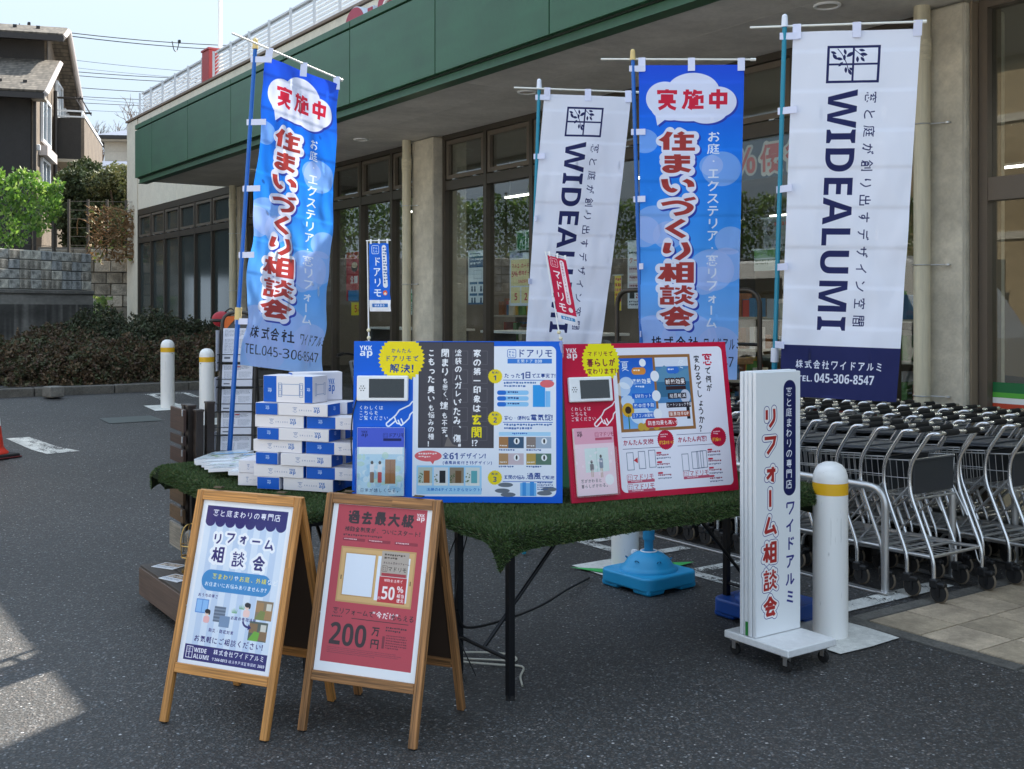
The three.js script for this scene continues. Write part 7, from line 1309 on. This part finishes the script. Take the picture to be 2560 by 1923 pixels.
// ---------------------------------------------------------------- boxes stacked on the magazine table
{
  const turn = 37 * D2R, ox = -4.93, oz = -1.93, cs = Math.cos(turn), sn = Math.sin(turn), white = std(0xe4dfe2, 0.6), blue = std(0x0c5bc0, 0.5);
  const at = (u, v) => [ox + cs * u + sn * v, oz - sn * u + cs * v]; // u along the front, v towards the viewer
  const L = 0.262, Hh = 0.057, Dp = 0.118;
  const geo = new RoundedBoxGeometry(L, Hh, Dp, 1, 0.0015);
  const boxMesh = (t, w, h, d, frontTex, sideTex, sideM) => {
    mesh('carton', rb(w, h, d, 0, h / 2, 0, 0.0015), white, t);
    for (const s of [1, -1]) { const f = sheet(w - 0.003, h - 0.003, 0, 0, 0); if (s < 0) f.rotateY(Math.PI); mesh('label_print', f.translate(0, h / 2, s * (d / 2 + 0.0006)), print(frontTex, 0.5), t); const e = sheet(d - 0.003, h - 0.003).rotateY(s * Math.PI / 2).translate(s * (w / 2 + 0.0006), h / 2, 0); mesh('end_print', e, sideTex ? print(sideTex, 0.5) : sideM, t); }
    return t;
  };
  const protoA = boxMesh(new THREE.Group(), L, Hh, Dp, P.boxLong, P.boxEnd), protoB = boxMesh(new THREE.Group(), L, Hh, Dp, P.boxMixed, P.boxEnd);
  protoA.name = protoB.name = 'product_box';
  const put = (proto, u, v, y, rot, label) => { const b = proto.clone(); b.name = numbered('product_box'); const [x, z] = at(u, v); b.position.set(x, y, z); b.rotation.y = turn + rot; tag(b, label, 'box', 'white and blue product boxes'); scene.add(b); };
  const nth = ['lowest', 'second', 'third', 'fourth', 'fifth', 'sixth', 'seventh'];
  reseed(61);
  for (let k = 0; k < 7; k++) {
    const y = 0.722 + k * (Hh + 0.0012), j = () => rr(-0.016, 0.016), row = `${nth[k]} row from the table`;
    if (k % 2 === 0) { // end on the left, long side on the right
      put(protoA, 0.06 + j(), -L / 2 + j() * 0.4, y, Math.PI / 2 + rr(-0.03, 0.03), `blue box end at the left of the ${row}`);
      put(protoA, 0.122 + L / 2 + 0.01 + j(), -Dp / 2 + j() * 0.4, y, rr(-0.03, 0.03), `long white box with logo at the right of the ${row}`);
      put(protoA, 0.122 + L / 2 + 0.01 + j(), -Dp * 1.5 - 0.012, y, rr(-0.03, 0.03), `white box behind the long one in the ${row}`);
    } else {
      put(protoA, L / 2 - 0.012 + j(), -Dp / 2 + j() * 0.4, y, rr(-0.03, 0.03), `long white box with logo at the left of the ${row}`);
      put(protoA, L / 2 - 0.012 + j(), -Dp * 1.5 - 0.012, y, rr(-0.03, 0.03), `white box behind the left one in the ${row}`);
      put(protoB, 0.255 + L / 2 + 0.006, -Dp / 2 + j() * 0.4 - 0.004, y, rr(-0.02, 0.03), `box with blue left half at the right of the ${row}`);
    }
  }
  const yt = 0.722 + 7 * (Hh + 0.0012) + 0.001;
  { const t = new THREE.Group(); t.name = numbered('product_carton'); const [x, z] = at(0.165, -0.075); t.position.set(x, yt, z); t.rotation.y = turn - 0.05; tag(t, 'tall white and blue carton with a window drawing on top of the stack', 'box', 'white and blue product boxes'); scene.add(t); boxMesh(t, 0.27, 0.125, 0.13, P.bigBox, P.bigBoxSide); }
  { const t = new THREE.Group(); t.name = numbered('product_carton'); const [x, z] = at(0.2, -0.205); t.position.set(x, yt, z); t.rotation.y = turn + 0.7; tag(t, 'plain white box lid just showing behind the top carton', 'box', 'white and blue product boxes'); scene.add(t); boxMesh(t, 0.24, 0.134, 0.1, P.boxLong, P.boxEnd); }
  { const [x, z] = at(-0.075, -0.16); for (const [i, dy] of [[0, 0], [1, 0.061]]) { const t = new THREE.Group(); t.name = numbered('product_carton'); t.position.set(x, 0.722 + dy, z); t.rotation.y = turn + 0.1 + i * 0.06; tag(t, i ? 'upper plain white box left of the stack behind the magazines' : 'lower plain white box left of the stack behind the magazines', 'box', 'white and blue product boxes'); scene.add(t); boxMesh(t, 0.14, 0.06, 0.2, P.boxLong, null, white); } }
}
// ---------------------------------------------------------------- magazines fanned out on the turf
{
  reseed(71);
  const spots = [[-5.93, -2.12, 0.95, 0.018], [-5.86, -2.1, 0.88, 0.03], [-5.79, -2.09, 0.82, 0.03], [-5.68, -2.08, 0.86, 0.026], [-5.56, -2.06, 0.8, 0.02], [-5.43, -2.04, 0.76, 0.02], [-5.27, -2.09, 0.7, 0.02]];
  const names = ['leftmost', 'second', 'third', 'fourth', 'fifth', 'sixth', 'rightmost'];
  let y = 0.722;
  spots.forEach(([x, z, r, h], i) => {
    const t = thing('magazine', `${names[i]} of the fanned garden magazines on the turf`, 'magazine', [x, 0.722 + i * 0.0035, z], r, 'fanned magazines');
    t.rotation.order = 'YXZ'; t.rotation.z = i < 6 ? 0.075 : 0.02; t.position.y += i < 6 ? 0.012 : 0.003;
    mesh('pages', rb(0.21, h, 0.297, 0, h / 2, 0, 0.003), std(0xe3e4ea, 0.6), t);
    mesh('cover', sheet(0.209, 0.296).rotateX(-Math.PI / 2).translate(0, h + 0.0008, 0), print(magTex[i % 3], 0.18), t);
  });
}
// ---------------------------------------------------------------- brochure rack
{
  const [x, z] = atBearing(588, 8.0), y = groundY(x), t = thing('brochure_rack', 'black wire brochure rack behind the left banner pole, full of white leaflets', 'brochure rack', [x, y, z], 58 * D2R);
  const lean = (h) => -h * 0.1, F = (px, h, dz = 0) => [px, h, lean(h) + dz];
  mesh('hoop', bent([F(-0.13, 0.02, 0.05), F(-0.125, 1.5, 0), F(0.125, 1.5, 0), F(0.13, 0.02, 0.05)], 0.014, 10, 0.1, 7), std(0x3a3632, 0.45), t);
  mesh('rear_leg', [bar(F(-0.125, 1.2, -0.01), [-0.13, 0.02, -0.42], 0.01), bar(F(0.125, 1.2, -0.01), [0.13, 0.02, -0.42], 0.01), bar([-0.13, 0.06, -0.41], [0.13, 0.06, -0.41], 0.008)], std(0x3a3632, 0.45), t);
  mesh('header', [rb(0.23, 0.16, 0.006, 0, 1.4, lean(1.4) - 0.006, 0.002, 0, -0.1)], std(0x4a4746, 0.6), t); mesh('header_corner', extrude([[-0.11, 1.36], [-0.11, 1.47], [-0.01, 1.475]], 0.002).translate(0, 0, lean(1.42) + 0.002), std(0xd2641e, 0.6), t);
  const levels = [1.13, 0.95, 0.77, 0.6, 0.43, 0.27], pos = ['top', 'second', 'third', 'fourth', 'fifth', 'lowest'];
  levels.forEach((h, i) => {
    mesh('wire_shelf', [bent([F(-0.16, h, -0.02), F(-0.16, h, 0.06), F(0.16, h, 0.06), F(0.16, h, -0.02)], 0.004, 6, 0.02, 3), bent([F(-0.16, h + 0.06, 0), F(-0.16, h + 0.06, 0.07), F(0.16, h + 0.06, 0.07), F(0.16, h + 0.06, 0)], 0.003, 6, 0.02, 3), bar(F(-0.1, h, 0.06), F(-0.1, h, -0.02), 0.003, 5), bar(F(0.1, h, 0.06), F(0.1, h, -0.02), 0.003, 5)], M.black, t);
    const p = thing('leaflet_pile', `white leaflets in the ${pos[i]} pocket of the brochure rack`, 'leaflets', [0, 0, 0], 0, 'leaflets in the brochure rack');
    t.updateMatrixWorld(true); const w = t.localToWorld(V(0.0, h + 0.005, lean(h) + 0.03)); p.position.copy(w); p.rotation.order = 'YXZ'; p.rotation.set(-0.16, 58 * D2R, 0);
    const hh = i === 0 ? 0.25 : 0.16; mesh('sheets', rb(0.222, hh, 0.022, 0, hh / 2, 0, 0.001), std(0xd8d9e2, 0.6), p); mesh('front_sheet', sheet(0.22, hh - 0.002, 0, hh / 2, 0.0118), print(leafletTex[i % 2], 0.5), p);
  });
  mesh('side_leaflet', [bx(0.002, 0.3, 0.2, -0.145, 1.22, lean(1.2)), bx(0.002, 0.25, 0.2, -0.148, 0.9, lean(0.9)), bx(0.002, 0.25, 0.2, -0.15, 0.5, lean(0.5))], std(0xdadbe4, 0.6), t);
  const bag = thing('red_bag', 'red cloth bag with black rim hung on the back of the brochure rack', 'bag', [0, 0, 0], 58 * D2R); t.updateMatrixWorld(true); bag.position.copy(t.localToWorld(V(-0.15, 1.36, lean(1.4) - 0.1)));
  mesh('cloth', new THREE.SphereGeometry(1, 20, 12).scale(0.075, 0.06, 0.05).translate(0, 0.09, 0), std(0x9c1a2a, 0.6), bag); mesh('rim', new THREE.TorusGeometry(0.066, 0.012, 8, 28).scale(1.1, 0.75, 1).rotateX(Math.PI / 2).translate(0, 0.08, 0), M.black, bag); mesh('strap', tube([[0.02, 0.14, 0], [0.08, 0.17, 0.05], [0.14, 0.12, 0.09]], 0.006, 12, 6), M.black, bag);
}
// ---------------------------------------------------------------- fence sample, decking sample, lamp and cards at the left end
{
  const t = thing('fence_sample', 'brown slatted fence sample standing on the decking sample by the table end', 'fence sample', [-6.17, 0.0, -1.95], 0);
  const mk = (rgb, s) => std(0xffffff, 0.6, { map: rep(woodTex(rgb, 0.3, s, 4), 5, 1.4) });
  const tones = [mk([0.23, 0.155, 0.13], 431), mk([0.25, 0.165, 0.135], 434), mk([0.36, 0.28, 0.2], 437), mk([0.42, 0.33, 0.24], 440), mk([0.60, 0.57, 0.52], 443)];
  const lean = -0.025; t.rotation.z = lean;
  const rows = [[0.255, 0.15, 4], [0.415, 0.09, 3], [0.515, 0.13, 2], [0.655, 0.08, 0], [0.745, 0.095, 1], [0.85, 0.065, 0], [0.925, 0.14, 1]];
  for (const [y, h, k] of rows) { const b = mesh('board', rb(0.24, h - 0.014, 0.016, -0.02, y + h / 2 - 0.05, 0, 0.002), tones[k], t); mesh('clip', rb(0.012, 0.035, 0.006, 0.085, y + h - 0.075, 0.011, 0.001), M.alu, b); }
  for (const [x, z, h] of [[0.045, -0.05, 1.02], [0.12, -0.07, 1.0], [0.1, -0.14, 1.04], [-0.09, -0.07, 1.01]]) { const p = mesh('post', rb(0.045, h - 0.2, 0.045, x, 0.2 + (h - 0.2) / 2, z, 0.003), std(0x2d2420, 0.5), t); mesh('post_cap', rb(0.05, 0.012, 0.05, x, h + 0.004, z, 0.002), std(0x3a302b, 0.5), p); }
  const d = thing('decking_sample', 'low brown decking sample box in front of the table', 'decking sample', [-5.42, 0, -1.98], 0), face = std(0xffffff, 0.7, { map: rep(woodTex([0.40, 0.33, 0.29], 0.14, 447, 3), 4, 1) });
  mesh('front_fascia', rb(0.99, 0.145, 0.02, 0, 0.122, 0.31, 0.003), face, d); mesh('side_fascia', rb(0.02, 0.145, 0.6, -0.485, 0.122, 0, 0.003), std(0x2a2320, 0.7), d);
  for (let i = 0; i < 5; i++) mesh('deck_board', rb(0.98, 0.022, 0.116, 0, 0.196, 0.255 - i * 0.121, 0.003), std(0xffffff, 0.65, { map: rep(woodTex([0.30, 0.265, 0.24], 0.15, 450, 3), 4, 1) }), d);
  for (const [x, z] of [[-0.43, 0.25], [0.43, 0.25], [-0.43, -0.25], [0.43, -0.25]]) mesh('foot_block', rb(0.08, 0.185, 0.05, x, 0.094, z, 0.003), std(0x2b2522, 0.8), d);
  // marine lamp
  const l = thing('brass_lamp', 'brass caged lamp standing on the decking sample beside the easel', 'lamp', [-5.6, 0.208, -1.84]), brass = new THREE.MeshStandardMaterial({ color: lin(0.72, 0.48, 0.16), metalness: 1, roughness: 0.28 });
  mesh('foot', [cyl(0.05, 0.05, 0.012, 0, 0.006, 0, 24), cyl(0.036, 0.03, 0.07, 0, 0.047, 0, 24)], brass, l); mesh('glass', new THREE.CapsuleGeometry(0.036, 0.07, 8, 24).translate(0, 0.15, 0), new THREE.MeshPhysicalMaterial({ color: lin(0.95, 0.92, 0.85), transmission: 0.9, thickness: 0, roughness: 0.1 }), l);
  const cage = []; for (let i = 0; i < 4; i++) { const a = i * Math.PI / 2; cage.push(tube([[Math.cos(a) * 0.05, 0.08, Math.sin(a) * 0.05], [Math.cos(a) * 0.055, 0.17, Math.sin(a) * 0.055], [Math.cos(a) * 0.035, 0.235, Math.sin(a) * 0.035], [0, 0.25, 0]], 0.003, 14, 6)); } cage.push(new THREE.TorusGeometry(0.054, 0.003, 6, 30).rotateX(Math.PI / 2).translate(0, 0.14, 0), new THREE.TorusGeometry(0.05, 0.004, 6, 30).rotateX(Math.PI / 2).translate(0, 0.08, 0));
  mesh('cage', cage, brass, l);
  for (const [x, z, r, label] of [[-5.78, -1.78, 0.5, 'photo card on the left corner of the decking sample'], [-5.5, -1.73, 0.35, 'photo card on the decking sample next to the easel leg']]) { const c = thing('photo_card', label, 'card', [x, 0.209, z], r, 'photo cards'); mesh('stock', bx(0.15, 0.002, 0.105, 0, 0.001, 0), M.whitePlastic, c); mesh('picture', sheet(0.148, 0.103).rotateX(-Math.PI / 2).translate(0, 0.0026, 0), print(cardTex, 0.25), c); }
}
// ---------------------------------------------------------------- cables and tape on the ground
{
  single('power_cable', tube([[-4.3, 0.008, -2.5], [-4.18, 0.008, -2.55], [-4.05, 0.009, -2.68], [-3.98, 0.01, -2.76], [-4.06, 0.012, -2.78], [-4.16, 0.014, -2.68], [-4.2, 0.015, -2.58], [-4.1, 0.014, -2.55], [-3.98, 0.01, -2.66], [-3.9, 0.008, -2.74], [-3.8, 0.008, -2.66], [-3.7, 0.008, -2.6]], 0.0045, 90, 7), std(0xc9c6b8, 0.5), 'white power cable lying in loops beside the table leg', 'cable');
  single('black_cord', tube([[-4.95, 0.012, -3.95], [-4.7, 0.05, -3.6], [-4.4, 0.09, -3.2], [-4.15, 0.14, -2.8], [-3.98, 0.2, -2.5], [-3.92, 0.3, -2.42]], 0.006, 50, 7), M.rubber, 'black cable running from the bollard to the table', 'cord');
  for (const [p, label] of [[[[-4.02, 0.64, -2.5], [-3.98, 0.45, -2.4], [-3.96, 0.2, -2.44], [-3.9, 0.012, -2.5]], 'thin black wire hanging behind the red easel'], [[[-3.98, 0.64, -2.52], [-3.99, 0.4, -2.46], [-3.93, 0.15, -2.4], [-3.86, 0.012, -2.42]], 'second thin black wire hanging behind the red easel']]) single('hanging_wire', tube(p, 0.003, 30, 5), M.black, label, 'cord', 'wires under the table');
  const tape = std(0x3fae5a, 0.55);
  single('green_tape', merge([floorQuad([[-5.22, -4.02], [-5.0, -4.1], [-4.94, -4.2], [-5.08, -4.16]], 0.012), floorQuad([[-4.98, -4.42], [-4.86, -4.52], [-4.9, -4.74], [-4.97, -4.6]], 0.012)]), tape, 'green cloth tape stuck round the foot of the bollard under the table', 'tape');
}
// ---------------------------------------------------------------- posters behind the shop windows
{
  const poster = (label, x0, y0, x1, y1, tex, z = WZ - 0.09) => { const t = thing('window_poster', label, 'poster', [(x0 + x1) / 2, (y0 + y1) / 2, z], 0, 'posters behind the shop windows'); mesh('paper', bx(x1 - x0, y0 - y1, 0.003), M.whitePlastic, t); mesh('print', sheet(x1 - x0, y0 - y1, 0, 0, 0.0024), print(tex, 0.5), t); mesh('hanger', bx(x1 - x0 + 0.06, 0.012, 0.01, 0, (y0 - y1) / 2 + 0.006, 0), M.alu, t); };
  const mk = (w, h, fn, sd) => canvasTex(w, h, (c) => { reseed(sd); fn(c, w, h); });
  poster('red poster with a rice bowl behind the window left of the blue flag', -14.58, 2.39, -14.09, 1.68, mk(160, 230, (c) => { c.fillStyle = '#b3202e'; c.fillRect(0, 0, 160, 230); c.fillStyle = '#2d7fb8'; c.fillRect(20, 180, 140, 50); oval(c, 86, 70, 34, 24, '#2a1a16'); oval(c, 86, 62, 30, 14, '#cdb89a'); say(c, '全', 40, 110, 40, '#f4ecec', { w: 0.14 }); c.fillStyle = '#f4ecec'; c.fillRect(82, 114, 36, 34); smallPrint(c, 24, 14, 110, 14, 1, '#e8b8b8'); }, 501));
  poster('small yellow card with a red five below the red poster', -14.42, 1.66, -14.15, 1.47, mk(110, 80, (c) => { c.fillStyle = '#e6cf2a'; c.fillRect(0, 0, 110, 80); c.fillStyle = '#c2283a'; c.font = 'bold 62px sans-serif'; c.fillText('5', 42, 62); say(c, '円', 82, 38, 24, '#c2283a'); }, 502));
  poster('green and white poster reading LINE beside the downpipe', -12.78, 1.82, -12.46, 1.49, mk(120, 130, (c) => { c.fillStyle = '#e4ece6'; c.fillRect(0, 0, 120, 130); c.fillStyle = '#2f9a5a'; c.fillRect(0, 20, 120, 44); c.fillStyle = '#f4fbf6'; c.font = 'bold 30px sans-serif'; c.fillText('LINE', 24, 52); smallPrint(c, 12, 74, 90, 44, 4, '#5a8a6a'); }, 503));
  poster('narrow red and white notice beside the downpipe', -12.43, 1.79, -12.39, 1.49, mk(40, 120, (c) => { c.fillStyle = '#ece8ee'; c.fillRect(0, 0, 40, 120); c.fillStyle = '#c2404a'; c.fillRect(0, 10, 40, 16); smallPrint(c, 4, 34, 32, 78, 5, '#a84a5a'); }, 504));
  poster('tall white and blue notice with pictograms behind the window', -11.23, 2.26, -10.8, 1.62, mk(170, 260, (c) => { c.fillStyle = '#dfe6ea'; c.fillRect(0, 0, 170, 260); c.fillStyle = '#2f5f86'; c.fillRect(8, 26, 154, 54); smallPrint(c, 12, 8, 146, 14, 1, '#3f5f7a'); smallPrint(c, 20, 36, 130, 34, 2, '#dbe8f2'); c.strokeStyle = '#b9c4cc'; c.lineWidth = 4; c.strokeRect(50, 94, 70, 40); for (const [x, y] of [[12, 150], [90, 150], [12, 206], [90, 206]]) { c.fillStyle = '#3f6f94'; c.fillRect(x, y, 68, 12); oval(c, x + 22, y + 28, 7, 8, '#2f4f6a'); roundRect(c, x + 14, y + 34, 16, 14, 3, '#2f4f6a'); oval(c, x + 46, y + 28, 7, 8, '#2f4f6a'); roundRect(c, x + 38, y + 34, 16, 14, 3, '#2f4f6a'); } c.fillStyle = '#2f5f86'; c.fillRect(0, 252, 170, 8); }, 505));
  poster('yellow loyalty card poster with red print behind the window', -10.34, 2.22, -9.9, 1.6, mk(170, 240, (c) => { c.fillStyle = '#d9dde6'; c.fillRect(0, 0, 170, 240); c.fillStyle = '#8a90b0'; c.fillRect(0, 0, 100, 30); c.fillStyle = '#ead9a0'; c.fillRect(10, 36, 150, 116); c.fillStyle = '#ead9a0'; c.fillRect(10, 158, 70, 70); c.fillRect(90, 158, 70, 70); say(c, 'マルエツカード', 14, 52, 24, '#c2404a', { w: 0.11, sx: 0.85 }); c.fillStyle = '#c2404a'; c.font = 'bold 34px sans-serif'; c.fillText('5%', 14, 112); say(c, '優待デー', 66, 84, 24, '#c2404a', { w: 0.12, sx: 0.9 }); c.font = 'bold 20px sans-serif'; c.fillText('5%OFF!', 66, 140); c.font = 'bold 44px sans-serif'; c.fillText('5', 36, 216); c.fillText('2', 112, 216); }, 506));
  poster('green exit pictogram sign behind the window above the yellow poster', -10.2, 2.44, -9.84, 2.2, mk(120, 80, (c) => { c.fillStyle = '#cfe0d4'; c.fillRect(0, 0, 120, 80); c.fillStyle = '#1f6a44'; c.fillRect(4, 4, 52, 72); c.fillRect(62, 4, 54, 72); c.strokeStyle = '#cfe0d4'; c.lineWidth = 5; c.beginPath(); c.moveTo(20, 60); c.lineTo(30, 30); c.lineTo(44, 56); c.stroke(); c.strokeRect(76, 30, 24, 30); }, 507));
  poster('white flyer with red and black lettering beside the middle banners', -8.27, 2.23, -7.98, 1.57, mk(120, 270, (c) => { c.fillStyle = '#e4e4ea'; c.fillRect(0, 0, 120, 270); c.fillStyle = '#c2283a'; c.font = 'bold 34px sans-serif'; c.fillText('3', 66, 32); smallPrint(c, 8, 40, 100, 16, 1, '#2a2a34'); say(c, 'クーポン'.replace('ポ', 'ハ'), 8, 62, 26, '#c2503a', { w: 0.13 }); for (const y of [100, 134, 168]) { roundRect(c, 8, y, 104, 26, 4, '#d6c6cc'); smallPrint(c, 12, y + 6, 90, 14, 1, '#7a3a48'); } c.fillStyle = '#1f2228'; c.fillRect(12, 204, 30, 26); c.fillStyle = '#c2283a'; c.font = 'bold 24px sans-serif'; c.fillText('200', 50, 228); smallPrint(c, 8, 238, 100, 24, 2, '#6a6a78'); }, 508));
  poster('yellow strip notice just left of the middle blue banner', -8.47, 1.9, -8.37, 1.55, mk(50, 150, (c) => { c.fillStyle = '#e8c83a'; c.fillRect(0, 0, 50, 150); smallPrint(c, 6, 10, 38, 130, 6, '#c24a3a'); }, 509));
  poster('dark hanging board with red lettering inside the shop between the right banners', -7.5, 3.03, -5.86, 2.69, mk(400, 80, (c) => { c.fillStyle = '#3d4c5a'; c.fillRect(0, 0, 400, 80); c.fillStyle = '#d8492c'; c.font = 'bold 74px sans-serif'; c.lineJoin = 'round'; c.lineWidth = 10; c.strokeStyle = '#d8cfc4'; c.strokeText('5%', 120, 66); c.fillText('5%', 120, 66); say(c, '優待デー', 232, 8, 66, '#d8492c', { w: 0.14, out: [['#e8dfd4', 0.08]] }); }, 510), WZ - 0.09);
  poster('grey flyer with red number three low in the shop behind the right banners', -6.68, 2.36, -6.19, 2.07, mk(200, 120, (c) => { c.fillStyle = '#8d8e92'; c.fillRect(0, 0, 200, 120); oval(c, 30, 40, 16, 22, '#4a3f3a'); c.fillStyle = '#b03040'; c.font = 'bold 40px sans-serif'; c.fillText('3', 110, 84); say(c, '時間', 136, 54, 30, '#b03040'); smallPrint(c, 50, 14, 140, 24, 1, '#b05a5a'); smallPrint(c, 10, 94, 180, 18, 1, '#33343a'); }, 511), WZ - 0.3);
  poster('green notice with small print behind the right banners', -6.7, 2.08, -6.42, 1.9, mk(140, 90, (c) => { c.fillStyle = '#6f9a62'; c.fillRect(0, 0, 140, 90); c.fillStyle = '#c9cfc6'; c.fillRect(0, 34, 140, 56); smallPrint(c, 8, 42, 120, 26, 2, '#3f5a3f'); }, 512), WZ - 0.2);
  // ledge with things by the window, and shelving deeper in the shop
  for (const [x0, x1, label] of [[-14.8, -12.5, 'white packing ledge inside the window left of the downpipe'], [-11.6, -9.3, 'white packing ledge inside the window right of the pillar']]) { const t = thing('packing_ledge', label, 'ledge', [(x0 + x1) / 2, 0.05, WZ - 0.75], 0, 'packing ledges'); mesh('top', rb(x1 - x0, 0.03, 0.5, 0, 1.23, 0, 0.004), M.whitePlastic, t); for (const s of [-1, 1]) mesh('leg', bx(0.06, 1.21, 0.4, s * ((x1 - x0) / 2 - 0.12), 0.607, 0), std(0x5a5a60, 0.5), t); }
  for (const [x, z, label] of [[-10.2, WZ - 0.75, 'steel roll holder on the ledge right of the pillar'], [-12.7, WZ - 0.75, 'steel roll holder on the ledge beside the downpipe']]) { const t = thing('bag_roll', label, 'bag roll', [x, 1.296, z], 0, 'bag rolls'); mesh('roll', cyl(0.09, 0.09, 0.3, 0, 0, 0, 24).rotateZ(Math.PI / 2).translate(0, 0.11, 0), M.whitePlastic, t); mesh('bracket', [bx(0.01, 0.2, 0.08, -0.16, 0.1, 0), bx(0.01, 0.2, 0.08, 0.16, 0.1, 0)], M.steel, t); }
  reseed(83);
  const goods = ['#b0433a', '#c9a23a', '#3f6f9a', '#d8d2c4', '#5a8a4a', '#8a5a3a', '#c9c9cf'].map((h) => std(h, 0.6));
  [[-7.2, -9.5, 'shop shelf with mixed goods behind the right banners'], [-10.5, -10.6, 'shop shelf with mixed goods seen beside the small red flag'], [-13.6, -10.2, 'shop shelf with mixed goods behind the red poster']].forEach(([x, z, label]) => {
    const t = thing('shop_shelf', label, 'shelf', [x, 0.05, z], 0, 'shelves inside the shop');
    mesh('back_panel', bx(2.2, 1.6, 0.03, 0, 0.8, 0), std(0x6a5f52, 0.7), t);
    for (let k = 0; k < 4; k++) { mesh('shelf_board', bx(2.2, 0.03, 0.45, 0, 0.2 + k * 0.4, 0.24), std(0xb8b2a6, 0.6), t); for (const m of goods) { const g = []; for (let i = 0; i < 5; i++) { const h = rr(0.15, 0.3); g.push(bx(rr(0.06, 0.14), h, 0.2, rr(-1.02, 1.02), 0.216 + k * 0.4 + h / 2, rr(0.2, 0.34))); } mesh('goods', g, m, t).userData.kind = 'stuff'; } }
  });
}

renderer.render(scene, camera);
